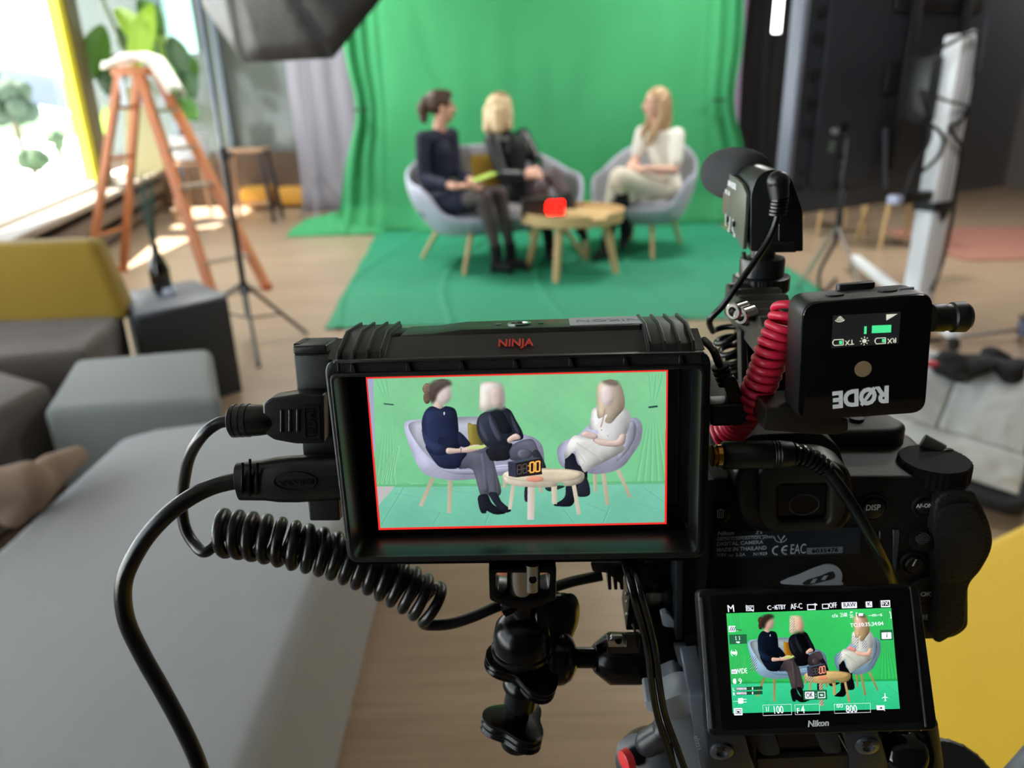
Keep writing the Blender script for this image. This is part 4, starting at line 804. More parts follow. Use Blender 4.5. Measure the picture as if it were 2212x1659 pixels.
    p.poly([(915, 365), (985, 345), (1040, 430), (1068, 500), (1010, 515), (985, 505), (950, 430)], S((30, 32, 40), (6, 6, 9)))
    p.poly([(1032, 552), (1085, 515), (1120, 528), (1122, 552), (1080, 562), (1045, 580)], sk)
    p.poly([(850, 165), (930, 148), (1000, 170), (1020, 260), (1005, 345), (940, 335), (900, 355), (838, 350), (838, 260)], S((232, 224, 214), (226, 206, 172)), S((206, 198, 190), (200, 176, 140)), 0)
    p.poly([(930, 200), (985, 200), (1000, 260), (985, 320), (945, 330), (915, 290)], S((216, 196, 188), (220, 176, 150)))
    # woman in cream
    p.poly([(1440, 680), (1500, 655), (1530, 730), (1592, 775), (1580, 900), (1520, 960), (1480, 1022), (1400, 1026), (1358, 1014), (1430, 965), (1442, 880)], S((30, 32, 44), (8, 9, 12))); p.poly([(1545, 850), (1588, 820), (1612, 940), (1530, 956), (1520, 900)], S((38, 40, 52), (12, 12, 16)))
    cr, crd = S((228, 228, 226), (216, 218, 206)), S((192, 192, 188), (168, 172, 158))
    p.poly([(1490, 538), (1560, 528), (1650, 545), (1760, 580), (1848, 600), (1842, 640), (1740, 700), (1610, 765), (1570, 782), (1525, 690), (1508, 635), (1445, 690), (1434, 650)], cr, crd, 0)
    p.line([(1520, 580), (1640, 660), (1700, 700)], 10, crd, .6); p.line([(1510, 620), (1580, 720)], 9, crd, .6)
    p.poly([(1650, 332), (1622, 395), (1612, 482), (1672, 492), (1670, 560), (1840, 600), (1850, 520), (1872, 512), (1900, 420), (1882, 350), (1820, 325)], cr, S((214, 214, 214), (196, 200, 192)), 0)
    p.poly([(1655, 548), (1790, 562), (1830, 515), (1866, 520), (1840, 600), (1700, 600), (1640, 570)], sk); p.poly([(1556, 512), (1600, 498), (1650, 515), (1668, 540), (1630, 552), (1570, 535)], S((220, 192, 184), (226, 150, 140)))
    p.poly([(1668, 180), (1740, 134), (1815, 150), (1852, 230), (1856, 330), (1800, 400), (1760, 442), (1720, 430), (1735, 380), (1700, 400), (1668, 400), (1664, 300)], S((206, 192, 168), (206, 178, 128)), S((176, 160, 142), (160, 128, 92)), 0)
    p.ell(1738, 245, 48, 74, S((222, 206, 204), (226, 182, 164))); p.poly([(1700, 150), (1755, 134), (1815, 150), (1800, 180), (1740, 170)], S((120, 110, 98), (96, 78, 62))); p.line([(1722, 340), (1700, 440), (1690, 470)], 9, S((176, 140, 132), (190, 130, 110)), .8)
    for (x, y) in ((1695, 490), (1740, 530)): p.ell(x, y, 5, 5, (170, 168, 160))
    p.soft(490, 135, 665, 320, 2, 5); p.soft(850, 150, 1018, 358, 2, 5); p.soft(1655, 140, 1835, 345, 2, 5)
    # table and clock
    tw, twd = S((226, 216, 196), (206, 178, 122)), S((196, 186, 164), (166, 140, 84))
    for P in ([(1060, 870), (1087, 875), (1060, 1046), (1036, 1045)], [(1340, 880), (1381, 878), (1379, 1010), (1346, 1006)], [(1482, 865), (1511, 862), (1549, 1080), (1520, 1083)]): p.poly(P, tw, twd, 0, sm=False)
    p.poly([(1174, 880), (1226, 880), (1219, 1119), (1171, 1118)], S((232, 222, 222), (206, 184, 150)), twd, 0, sm=False)
    p.poly([(998, 805), (1040, 778), (1200, 758), (1400, 760), (1530, 775), (1574, 798), (1560, 850), (1500, 878), (1440, 882), (1420, 862), (1385, 862), (1370, 885), (1240, 893), (1080, 878), (1005, 850)], tw, twd, 0)
    p.poly([(1012, 808), (1100, 778), (1290, 762), (1450, 768), (1560, 800), (1500, 838), (1380, 850), (1200, 852), (1060, 835)], S((234, 222, 198), (226, 194, 132)), S((216, 200, 172), (200, 166, 104)), 0)
    p.ell(1225, 832, 62, 22, S((250, 140, 110), (240, 130, 100)), a=.65)
    p.poly([(1036, 712), (1220, 682), (1272, 686), (1090, 722)], (70, 84, 96), sm=False); p.poly([(1036, 712), (1090, 721), (1095, 822), (1041, 812)], (58, 58, 78), sm=False); p.poly([(1090, 721), (1272, 686), (1276, 800), (1095, 822)], (36, 30, 32), sm=False)
    def seg(x, y, w_, h_, c, t, a=1., on='abcdefg'):
        S_ = {'a': ((x, y), (x + w_, y - 5)), 'g': ((x, y + h_ / 2), (x + w_, y + h_ / 2 - 5)), 'd': ((x, y + h_), (x + w_, y + h_ - 5)), 'f': ((x, y), (x, y + h_ / 2)), 'e': ((x, y + h_ / 2), (x, y + h_)), 'b': ((x + w_, y - 5), (x + w_, y + h_ / 2 - 5)), 'c': ((x + w_, y + h_ / 2 - 5), (x + w_, y + h_ - 5))}
        for k in on: p.line(S_[k], t, c, a)
    seg(1102, 738, 28, 62, (92, 84, 84), 6); seg(1142, 731, 26, 62, (92, 84, 84), 6)
    for x in (1192, 1232): seg(x, 718 if x < 1200 else 712, 28, 70, S((255, 150, 50), (255, 90, 60)), 11, 1, 'abcdef'); seg(x, 718 if x < 1200 else 712, 28, 70, S((255, 226, 120), (255, 214, 190)), 5, 1, 'abcdef')
    p.ell(1180, 740, 4, 5, (255, 190, 90)); p.ell(1180, 775, 4, 5, (255, 190, 90))
    if warm:                                             # zebra stripes of the exposure warning
        for (x0, y0, x1, y1) in ((845, 170, 905, 320), (1640, 380, 1700, 520), (1745, 430, 1810, 520), (1430, 560, 1480, 640), (330, 600, 420, 760), (1010, 820, 1110, 870), (1174, 890, 1220, 1110)):
            for k in range(int((x1 - x0 + y1 - y0) / 14)):
                a = k * 14; p.line([(min(x0 + a, x1), y0 + max(0, a - (x1 - x0))), (max(x0, x0 + a - (y1 - y0)), min(y0 + a, y1))], 5, (40, 38, 56) if k % 2 else (225, 222, 236), .7)
    else:
        for P in ([(32, 118), (2165, 64), (2165, 76), (32, 130)], [(118, 1190), (2150, 1153), (2150, 1138), (118, 1173)], [(28, 118), (44, 118), (134, 1190), (114, 1190)], [(2168, 64), (2152, 64), (2133, 1153), (2150, 1153)]): p.poly(P, (255, 52, 44), sm=False)
    return p.out()
def emit_attr(name, strength=1.):
    m = bpy.data.materials.new(name); m.use_nodes = True; nt = m.node_tree; nt.nodes.remove(nt.nodes['Principled BSDF'])
    e = nt.nodes.new('ShaderNodeEmission'); a = nt.nodes.new('ShaderNodeVertexColor'); a.layer_name = 'Col'; e.inputs[1].default_value = strength
    nt.links.new(a.outputs[0], e.inputs[0]); nt.links.new(e.outputs[0], nt.nodes['Material Output'].inputs[0]); return m
def picture(name, img, corner, parent, mat):             # corner(u, v) -> world point
    h, w = img.shape[:2]; us = (np.arange(w) + .5) / w; vs_ = (np.arange(h) + .5) / h
    c = [np.array(corner(*uv)) for uv in ((0, 0), (1, 0), (1, 1), (0, 1))]
    U, V_ = np.meshgrid(us * (1 + 1 / w) - .5 / w, vs_ * (1 + 1 / h) - .5 / h); U, V_ = U[..., None], V_[..., None]
    co = (c[0] * (1 - U) + c[1] * U) * (1 - V_) + (c[3] * (1 - U) + c[2] * U) * V_
    root = parent
    while root.parent: root = root.parent
    Mi = np.array(ROOT[root.name].inverted()); co = co.reshape(-1, 3) @ Mi[:3, :3].T + Mi[:3, 3]
    i = np.arange(h * w).reshape(h, w); q = np.stack([i[1:, :-1], i[1:, 1:], i[:-1, 1:], i[:-1, :-1]], -1).reshape(-1, 4)
    me = bpy.data.meshes.new(name); me.vertices.add(h * w); me.vertices.foreach_set('co', co.astype(np.float32).ravel())
    me.loops.add(q.size); me.loops.foreach_set('vertex_index', q.ravel().astype(np.int32)); me.polygons.add(len(q)); me.polygons.foreach_set('loop_start', (np.arange(len(q)) * 4).astype(np.int32)); me.update(calc_edges=True)
    lc = np.clip(img, 0, 1); lc = np.where(lc <= .04045, lc / 12.92, ((lc + .055) / 1.055) ** 2.4)
    ca = me.color_attributes.new('Col', 'FLOAT_COLOR', 'POINT'); ca.data.foreach_set('color', np.concatenate([lc, np.ones((h, w, 1))], -1).astype(np.float32).ravel()); me.materials.append(mat)
    o = bpy.data.objects.new(name, me); COL.objects.link(o); o.parent = parent; return o
# ================================================================ FOREGROUND RIG
class Fr:
    """an upright frame at a pixel and depth: x right, y up, z towards the phone"""
    def __init__(s, px, py, depth, tilt=0, yaw=0, roll=0):
        o = EYE + ray(px, py) * depth
        B = Matrix(((1, 0, 0), (0, 0, -1), (0, 1, 0)))                  # columns: X, Z(up), -Y
        B = B @ Matrix.Rotation(math.radians(yaw), 3, 'Y') @ Matrix.Rotation(math.radians(-tilt), 3, 'X') @ Matrix.Rotation(math.radians(roll), 3, 'Z')
        s.M = Matrix.Translation(o) @ B.to_4x4(); s.B = B; s.o = o; s.n = B.col[2].copy()
    def l(s, px, py, z=0):
        d = ray(px, py); p0 = s.o + s.n * z; t = (p0 - EYE).dot(s.n) / d.dot(s.n); p = s.M.inverted() @ (EYE + d * t); return (p.x, p.y)
    def p(s, px, py, z=0): q = s.l(px, py, z); return s.M @ V((q[0], q[1], z))
    def w(s, x, y, z): return s.M @ V((x, y, z))
    def pr(s, mb, P, z0, z1, at=None, r=0., grow=1., sm=False):         # a traced outline given true thickness
        at = z1 if at is None else at; Q = [s.l(x, y, at) for x, y in P]
        if r: Q = rpoly(Q, r)
        if sm: Q = [(q.x, q.y) for q in spl([(x, y, 0) for x, y in Q], 5, True)]
        T = None
        if grow != 1:
            cx = sum(q[0] for q in Q) / len(Q); cy = sum(q[1] for q in Q) / len(Q); T = [(cx + (x - cx) * grow, cy + (y - cy) * grow) for x, y in Q]
        return mb.prism(Q, z0, z1, s.M, T)
def text_into(mb, s, X, size, align='CENTER', shear=0., bold=0., ext=.00008, sx=1.):
    cu = bpy.data.curves.new('t', 'FONT'); cu.body = s; cu.size = size; cu.align_x = align; cu.align_y = 'CENTER'; cu.shear = shear; cu.offset = bold * size; cu.extrude = ext; cu.resolution_u = 3
    o = bpy.data.objects.new('t', cu); COL.objects.link(o); dg = bpy.context.evaluated_depsgraph_get(); me = bpy.data.meshes.new_from_object(o.evaluated_get(dg))
    me.transform(X @ Matrix.Scale(sx, 4, (1, 0, 0))); n0 = len(mb.bm.verts); mb.bm.from_mesh(me); bpy.data.objects.remove(o); bpy.data.curves.remove(cu); bpy.data.meshes.remove(me)
    for f in mb.bm.faces:
        if f.index >= 0 and f.verts[0].index >= n0: pass
    return mb
def ftext(mb, f, s, px, py, z, hpx, deg=0., **k):        # hpx: cap height in photo pixels
    x, y = f.l(px, py, z); a = f.l(px, py - hpx, z); size = math.hypot(a[0] - x, a[1] - y) / .70
    return text_into(mb, s, f.M @ Matrix.Translation(V((x, y, z))) @ Matrix.Rotation(math.radians(deg), 4, 'Z'), size, **k)
def coil(path, R, r, turns, phase=0., n=20, seg=8, ref=None, taper=0):
    P = spl(path, 24); L = [0.]
    for a, b in zip(P, P[1:]): L.append(L[-1] + (b - a).length)
    N = int(turns * n); out = []; T0 = (P[1] - P[0]).normalized(); x = (V(ref) - T0 * V(ref).dot(T0)).normalized() if ref else basis(T0).col[0].copy(); j = 0
    for i in range(N + 1):
        s_ = L[-1] * i / N
        while j < len(L) - 2 and L[j + 1] < s_: j += 1
        t = (s_ - L[j]) / max(1e-9, L[j + 1] - L[j]); p = P[j].lerp(P[j + 1], t); T = (P[min(j + 2, len(P) - 1)] - P[max(j - 1, 0)]).normalized()
        x = (x - T * x.dot(T)).normalized(); y = T.cross(x); a = phase + 2 * PI * turns * i / N; out.append(p + (x * math.cos(a) + y * math.sin(a)) * R)
    return out
pl = M('black_plastic', '0c0d0f', .42, bump=.25, scale=2500); plg = M('glossy_black', '08090a', .12); pls = M('satin_black', '0f1113', .36, bump=.15, scale=1800)
rub = M('black_rubber', '0c0d0f', .30, bump=.1, scale=1500); ano = M('black_anodised', '0b0c0d', .22, metal=.5); stl = M('bright_steel', 'b9b8b4', .22, metal=1.); brs = M('gold_plug', 'c79a4a', .25, metal=1.)
glassblk = M('screen_black_glass', '040405', .06, coat=.3); leth = M('grip_leatherette', '141517', .55, bump=.9, scale=700)
white = M('printed_white', 'f4f6f8', .5); greytext = M('printed_grey', 'd4dce4', .5)
uiw = M('ui_white', 'ffffff', .5, emit='e9e9f6', es=.95); uig = M('ui_green', '40d080', .5, emit='46d488', es=.9); uid = M('ui_dark', '101414', .5, emit='101418', es=.5); uigr = M('ui_greenish_shade', '1a5a38', .5, emit='2a7a50', es=.6)
PSRC = [(32, 118), (2165, 64), (2150, 1153), (118, 1190)]
# ================================================================ FIELD MONITOR
f = Fr(1118, 973, .31, 8, -3, 1); t = thing('field_monitor', 'black field monitor with sunhood, its red-framed screen showing the interview', 'monitor', mat=f.M)
OUT = [(698, 778), (1537, 757), (1527, 1206), (751, 1217)]; INN = [(716, 813), (1518, 793), (1508, 1196), (760, 1208)]
mb = MB(); BO = [f.l(x, y, .022) for x, y in OUT]; BO = rpoly(BO, [.006, .006, .005, .005], 6)
TB = max(q[1] for q in BO) + .0055; BB = rpoly([(p[0], TB if i < 2 else p[1]) for i, p in enumerate([f.l(x, y, .022) for x, y in OUT])], [.010, .010, .005, .005], 6)
mb.prism(BB, -.018, -.0008, f.M).bevel(.0022, 3); obj('body', mb, pls, t)
def ring(mb, f, o, i, z0, z1, no=6):
    n = len(o); vs = [f.w(x, y, z) for (P, z) in ((o, z0), (o, z1), (i, z1), (i, z0)) for x, y in P]
    return mb.raw(vs, [(k * n + j, k * n + (j + 1) % n, ((k + 1) % 4) * n + (j + 1) % n, ((k + 1) % 4) * n + j) for k in range(4) for j in range(n)])
BI = rpoly([f.l(x, y, .022) for x, y in INN], .0028, 6)
mb = ring(MB(), f, BO, BI, -.0007, .022).bevel(.0008, 2); obj('hood', mb, pls, t, label='deep black sunhood around the screen')
gq = [f.l(x, y, 0) for x, y in ((716, 790), (1518, 770), (1512, 1208), (758, 1218))]
obj('hood_lip', ring(MB(), f, rpoly([(x * 1.003, y * 1.003) for x, y in [f.l(*q, .024) for q in ((712, 808), (1522, 788), (1512, 1200), (756, 1212))]], .003, 6), rpoly([f.l(*q, .024) for q in ((719, 816), (1515, 796), (1505, 1193), (763, 1205))], .0026, 6), .0221, .0240).bevel(.0004, 2), pl, t)
# recessed dusty band with small ribs along the top of the hood
f.pr(mb := MB(), [(752, 783), (1513, 764), (1516, 786), (742, 806)], .0221, .0225); obj('dust_band', mb, M('dusty_black', '0a0a0b', .9, bump=.8, scale=3000), t)
for x in (760, 880, 996, 1112, 1232, 1350, 1470): y = 806 - (x - 742) * .0258; f.pr(mb := MB(), [(x - 3, y - 19), (x + 3, y - 19), (x + 9, y), (x - 4, y)], .0225, .0236); obj('rib', mb.bevel(.0002, 1), pl, t)
for x0, x1, y0, y1 in ((752, 1513, 779, 760),): f.pr(mb := MB(), [(x0 - 30, y0), (x1 + 10, y1), (x1 + 8, y1 + 6), (x0 - 34, y0 + 7)], .0215, .0250); obj('brow_ridge', mb.bevel(.0005, 2), pls, t)
# glass and picture
mb = MB().prism(rpoly([f.l(x, y, -.0006) for x, y in ((716, 788), (1520, 768), (1512, 1210), (756, 1220))], .002, 3), -.0012, -.0004, f.M); sg = obj('screen', mb, glassblk, t)
img = scene_picture(620, 316, PSRC, False); cn = [(790, 815), (1443, 799), (1440, 1132), (818, 1145)]
def cf(u, v): return f.p(*cn[{(0, 0): 0, (1, 0): 1, (1, 1): 2, (0, 1): 3}[(u, v)]], 0)
picture('screen_picture', img, cf, sg, emit_attr('monitor_picture', .95))
# corner guards with ribs, logo, tape, thread, upper body step
for xs_ in ((757, 855, 703, 768), (1383, 1482, 687, 752)):
    x0, x1, y0, y1 = xs_; g_ = f; mb = MB(); tp = f.l((x0 + x1) / 2, 770, .022)[1]
    a = f.l(x0 + 6, y0, -.026); b = f.l(x1 - 6, y0, -.026)
    P0 = [f.l(x0 - 2, y1 + 8, .021), f.l(x0 + 12, y0 + 6, -.02), f.l(x1 - 12, y0 + 4, -.02), f.l(x1 + 4, y1 + 6, .021)]
    top_ = max(q[1] for q in BO); xa, xb = f.l(x0, y1, .0)[0], f.l(x1, y1, .0)[0]
    prof = [(-.0172, top_ - .003), (-.0172, TB + .0016), (.0055, TB + .0016), (.0195, top_ + .0022), (.0216, top_ - .0010), (.0216, top_ - .0045)]
    vs = [f.w(x, y, z) for x in (xa, xb) for (z, y) in prof]; n = len(prof)
    mb.raw(vs, [tuple(range(n)), tuple(range(2 * n - 1, n - 1, -1))] + [(i, (i + 1) % n, n + (i + 1) % n, n + i) for i in range(n)]).bevel(.0006, 2); gd_ = obj('corner_guard', mb, pl, t)
    for q in (.06, .36, .66, .94):
        x = xa + (xb - xa) * q; mb = MB(); vs = [f.w(x + dx, y + (.0011 if i not in (0, n - 1) else 0), z + (.0006 if z > 0 else 0)) for dx in (-.0006, .0006) for i, (z, y) in enumerate(prof)]
        mb.raw(vs, [tuple(range(n)), tuple(range(2 * n - 1, n - 1, -1))] + [(i, (i + 1) % n, n + (i + 1) % n, n + i) for i in range(n)]).bevel(.0003, 2); obj('guard_rib', mb, pl, gd_)
top_ = max(q[1] for q in BO)
mb = MB(); xa, xb = f.l(870, 730, 0)[0], f.l(1380, 730, 0)[0]; xm = f.l(1000, 730, 0)[0]
vs = [f.w(x, y, z) for x, h in ((xa, .0002), (xm - .012, .0004), (xm, .0016), (xb, .0016)) for (z, y) in ((-.0175, TB - .001), (-.0175, TB + h), (.004, TB + h), (.0055, TB - .001))]
mb.raw(vs, [(0, 1, 2, 3), (12, 15, 14, 13)] + [(k * 4 + i, k * 4 + (i + 1) % 4, (k + 1) * 4 + (i + 1) % 4, (k + 1) * 4 + i) for k in range(3) for i in range(4)]).bevel(.0004, 2); obj('top_step', mb, pls, t)
# plane through the sloping top band for logo: the face of the body above the hood
XT = lambda px, py, z, lift: f.M @ Matrix.Translation(V((f.l(px, py, z)[0], top_ + lift, z))) @ Matrix.Rotation(-PI / 2, 4, 'X')
mb = MB(); XL = f.M @ Matrix.Translation(V((f.l(1114, 734, .012)[0], top_ + .0031, .0142))) @ Matrix.Rotation(math.radians(-68), 4, 'X'); text_into(mb, 'NINJA', XL, .0072, bold=.02, sx=.68); obj('logo', mb, M('logo_red', 'c02a1c', .5, emit='c02a1c', es=.12), t, label='red lettering')
vs = [f.w(f.l(x, 734, .0)[0], top_ + dy, z) for x in (735, 1500) for (dy, z) in ((-.0002, .0205), (.0054, .0060), (-.004, .0060))]
obj('sloped_band', MB().raw(vs, [(0, 1, 2), (5, 4, 3), (0, 3, 4, 1), (1, 4, 5, 2), (2, 5, 3, 0)]), pls, t)
tape = MB(); xa, xb = f.l(1229, 710, -.015)[0], f.l(1381, 708, -.015)[0]; rng = random.Random(3)
P = [(xa, -.0165)] + [(xa + (xb - xa) * i / 12, -.017 + .0006 * rng.random()) for i in range(1, 12)] + [(xb, -.0165), (xb, .003)] + [(xb - (xb - xa) * i / 12, .003 - .0006 * rng.random()) for i in range(1, 12)] + [(xa, .003)]
XTP = f.M @ Matrix.Translation(V((0, TB + .0017, 0))) @ Matrix(((1, 0, 0, 0), (0, 0, 1, 0), (0, 1, 0, 0), (0, 0, 0, 1)))
tape.prism(P, 0, .0003, XTP); tp = obj('label_tape', tape, M('grey_white_tape', 'b9bcbf', .7, bump=.3, scale=900), t, label='torn white tape label')
mb = MB(); text_into(mb, 'NIKON', f.M @ Matrix.Translation(V(((xa + xb) / 2 + .001, TB + .0021, -.007))) @ Matrix.Rotation(-PI / 2, 4, 'X') @ Matrix.Rotation(PI, 4, 'Z'), .008); obj('handwriting', mb, M('faded_ink', '8a93a0', .7), tp)
xc = f.l(1124, 713, -.012)[0]
obj('thread_insert', MB().lathe([(.0048, 0), (.0048, .0006), (.0034, .0006), (.0030, -.002)], f.w(xc, TB + .0016, -.006), f.B.col[1], 28), stl, t, label='steel screw thread')
for s in (-1, 1): obj('pin_hole', MB().cyl(f.w(xc + s * .0085, TB + .0012, -.006), f.w(xc + s * .0085, TB + .0019, -.006), .0012, n=12), plg, t)
# ---------------- drive caddy behind the monitor
t2 = thing('drive_caddy', 'black drive caddy slotted behind the left side of the monitor', 'drive caddy', f.p(665, 930, -.02)); mb = MB()
f.pr(mb, [(633, 764), (716, 764), (735, 1126), (668, 1126)], -.030, -.012, at=-.012, r=.0012); mb.bevel(.0009, 2); obj('case', mb, pl, t2)
f.pr(mb := MB(), [(632, 747), (705, 745), (706, 764), (633, 766)], -.031, -.0115, at=-.0115, r=.001); obj('latch', mb.bevel(.0006, 2), pls, t2); f.pr(mb := MB(), [(634, 742), (647, 742), (648, 750), (634, 750)], -.028, -.014, at=-.014, r=.0005); obj('latch_tab', mb, pls, t2)
# ---------------- HDMI plugs and their cables
def boot_rings(f, pts, z, R, n, mat, parent, name='strain_ring'):
    for i in range(n):
        x, y = pts[0][0] + (pts[1][0] - pts[0][0]) * i / max(1, n - 1), pts[0][1] + (pts[1][1] - pts[0][1]) * i / max(1, n - 1)
        c = f.p(x, y, z); obj(name, MB().lathe([(R * .86, -.0011), (R, -.0008), (R, .0008), (R * .86, .0011)], c, f.w(1, 0, 0) - f.w(0, 0, 0), 24), mat, parent)
t = thing('coiled_video_cable', 'coiled black cable with a moulded video plug at the left of the monitor', 'cable', f.p(640, 905, -.008)); PZ = -.006
mb = MB(); f.pr(mb, [(566, 872), (582, 861), (645, 851), (698, 853), (700, 958), (640, 960), (590, 951), (572, 938), (566, 920)], -.0125, -.0015, at=-.0015, r=.0015); mb.bevel(.0022, 4); hp = obj('plug_housing', mb, rub, t, sharp=50)
for x in (608, 626, 643): f.pr(mb := MB(), rr(7, 50, 3, 5, x, 910 - (x - 600) * .03), -.0016, -.0009); obj('grip_ridge', mb.bevel(.0003, 2), rub, hp)
ring(mb := MB(), f, rpoly([f.l(*q, -.0014) for q in ((655, 876), (690, 875), (692, 946), (657, 948))], .0012, 4), rpoly([f.l(*q, -.0014) for q in ((659, 880), (686, 879), (688, 942), (661, 944))], .0010, 4), -.0018, -.0010); obj('logo_frame', mb, rub, hp)
mb = MB(); ftext(mb, f, 'HDMI', 674, 911, -.0012, 16, deg=90 + 2, bold=.01, ext=.0003); obj('embossed_lettering', mb, rub, hp)
obj('strain_relief', MB().lathe([(.0058, 0), (.0066, .0006), (.0068, .006), (.0066, .012), (.0060, .0165), (.0046, .019)], f.p(499, 909, PZ), f.p(590, 907, PZ) - f.p(499, 909, PZ), 28), rub, t)
boot_rings(f, [(508, 909), (536, 908)], PZ, .0071, 3, rub, t)
r1 = .00235
pz = lambda x, y, z: f.p(x, y, z)
lead = [pz(499, 909, PZ), pz(470, 915, PZ), pz(438, 940, PZ), pz(410, 985, -.012), pz(398, 1040, -.018), pz(393, 1090, -.020), pz(400, 1140, -.020), pz(420, 1175, -.018), pz(446, 1192, -.014)]
axis = [pz(466, 1150, -.012), pz(510, 1154, -.012), pz(570, 1163, -.012), pz(640, 1179, -.013), pz(710, 1196, -.016), pz(780, 1222, -.018), pz(840, 1250, -.018), pz(890, 1278, -.018), pz(922, 1298, -.018), pz(940, 1312, -.018)]
hel = coil(axis, .0086, .0026, 17.0, phase=0, ref=-f.B.col[1], n=22)
tail = [pz(925, 1350, -.017), pz(970, 1348, -.018), pz(1020, 1333, -.020), pz(1075, 1310, -.024), pz(1150, 1285, -.030), pz(1230, 1258, -.032), pz(1300, 1243, -.034)]
allp = spl(lead + [hel[4]], 8) + hel[5:-3] + spl([hel[-3]] + tail, 8)[1:]
obj('cable', MB().tube(allp, r1 * 1.08, 14), rub, t, sharp=80)
mb = MB(); f.pr(mb, [(1275, 1215), (1345, 1215), (1352, 1236), (1340, 1262), (1312, 1238), (1280, 1235)], -.040, -.028, at=-.028, r=.001); obj('camera_plug', mb.bevel(.001, 2), rub, t)
for x in (1316, 1329, 1342): f.pr(mb := MB(), [(x - 4, 1228), (x + 4, 1228), (x + 5, 1274), (x - 2, 1274)], -.040, -.027, at=-.027, r=.0006); obj('strain_rib', mb, rub, t)
t = thing('thick_video_cable', 'thick smooth black cable curving down at lower left from a large oval plug', 'cable', f.p(640, 1035, -.006))
ax_ = f.p(715, 1033, PZ) - f.p(512, 1042, PZ); L_ = ax_.length + .005
def ov(a, h): return 1
mb = MB(); prof = [(.0055, 0), (.0082, .001), (.0086, .008), (.0088, .012), (.0098, .018), (.0102, .026), (.0098, L_)]
B_ = basis(ax_, f.B.col[2]); p0_ = f.p(512, 1040, PZ); vs = []; n_ = 36
for (r, h) in prof:
    for i in range(n_): a = 2 * PI * i / n_; q = sup(r * .62 if False else r, r, a, 2.5); vs.append(p0_ + B_ @ V((q[0], q[1] * .62, h)))
mb.raw(vs, [(k * n_ + i, k * n_ + (i + 1) % n_, (k + 1) * n_ + (i + 1) % n_, (k + 1) * n_ + i) for k in range(len(prof) - 1) for i in range(n_)] + [tuple(range(n_ - 1, -1, -1)), tuple(range((len(prof) - 1) * n_, len(prof) * n_))])
B_c = B_; hp = obj('plug_housing', mb, rub, t, sharp=50)
zt_ = max((f.M.inverted() @ p).z for p in [p0_ + B_ @ V((0, .0102 * .62, .026)), p0_ + B_ @ V((.0102 * .62, 0, .026)), p0_ - B_ @ V((0, .0102 * .62, .026))]) 
def oval_ring(cx, cy, rx, ry, z, t_=.00035): return [f.w(*[a + b for a, b in zip(f.l(cx, cy, z), (rx * math.cos(k * PI / 20), ry * math.sin(k * PI / 20)))], z) for k in range(40)]
obj('logo_ring', MB().tube(oval_ring(637, 1040, .0091, .0041, .0005), .00035, 6, True), rub, hp)
mb = MB(); ftext(mb, f, 'ARTICONA', 645, 1041, .0003, 11, deg=182, ext=.0003); obj('embossed_lettering', mb, rub, hp)
for i, x in enumerate((524, 540, 556)): obj('strain_slot', MB().tube([f.p(x, y, .0) for y in ((1000, 1020, 1045, 1068) if i != 1 else (992, 1015, 1040, 1072))], .0006, 6), plg, hp)
obj('cable', MB().tube(spl([pz(530, 1040, PZ), pz(505, 1040, PZ), pz(455, 1053, -.004), pz(400, 1082, .0), pz(345, 1128, .004), pz(300, 1185, .006), pz(268, 1258, .007), pz(272, 1335, .007), pz(305, 1410, .007), pz(350, 1490, .008), pz(393, 1570, .009), pz(425, 1640, .010), pz(450, 1720, .012)], 10), .0036, 18), rub, t, sharp=80)
# ================================================================ MAGIC ARM
t = thing('articulating_arm', 'glossy black articulating arm holding the monitor, with winged knobs', 'arm', f.p(1128, 1380, -.03)); AZ = -.022
g = Fr(1128, 1300, .325)
mb = MB()
ring(mb, g, rpoly([g.l(*q) for q in ((1056, 1208), (1199, 1208), (1199, 1276), (1150, 1296), (1112, 1297), (1060, 1270))], .002, 4), [g.l(*q) for q in rpoly([(1072, 1222), (1183, 1222), (1183, 1262), (1150, 1275), (1112, 1277), (1076, 1273)], 4, 4)][:len(rpoly([(0, 0)] * 0 + [(1, 1), (2, 2), (3, 5)], 1, 4)) * 2], -.008, .006) if False else None
Po = rpoly([g.l(*q) for q in ((1056, 1208), (1200, 1208), (1199, 1278), (1150, 1297), (1110, 1297), (1058, 1278))], .0015, 4); Pi = rpoly([g.l(*q) for q in ((1071, 1220), (1186, 1220), (1185, 1264), (1150, 1273), (1112, 1274), (1073, 1268))], .0012, 4)
ring(mb, g, Po, Pi, -.009, .006).bevel(.0005, 2); obj('shoe_bracket', mb, ano, t)
obj('locking_screw', MB().cyl(g.p(1128, 1212, -.001), g.p(1128, 1272, -.001), .0065, n=28).cyl(g.p(1150, 1216, .004), g.p(1150, 1272, .004), .0032, n=20), stl, t)
obj('screw_hole', MB().cyl(g.p(1151, 1252, .0068), g.p(1151, 1252, .0078), .0016, n=16), plg, t)
obj('neck', MB().cyl(g.p(1130, 1294, 0), g.p(1130, 1345, 0), .0046, n=28), ano, t)
c = g.p(1128, 1378, 0); obj('ball_joint', MB().lathe([(.0045, .0125), (.0085, .0105), (.0115, .0065), (.0128, .001), (.0128, -.004), (.0136, -.0045), (.0136, -.0062), (.0122, -.0072), (.0095, -.0115), (.006, -.013)], c, g.B.col[1], 40), ano, t)
obj('grub_screw', MB().cyl(g.p(1088, 1318, .003), g.p(1105, 1310, .003), .0030, n=10), ano, t)
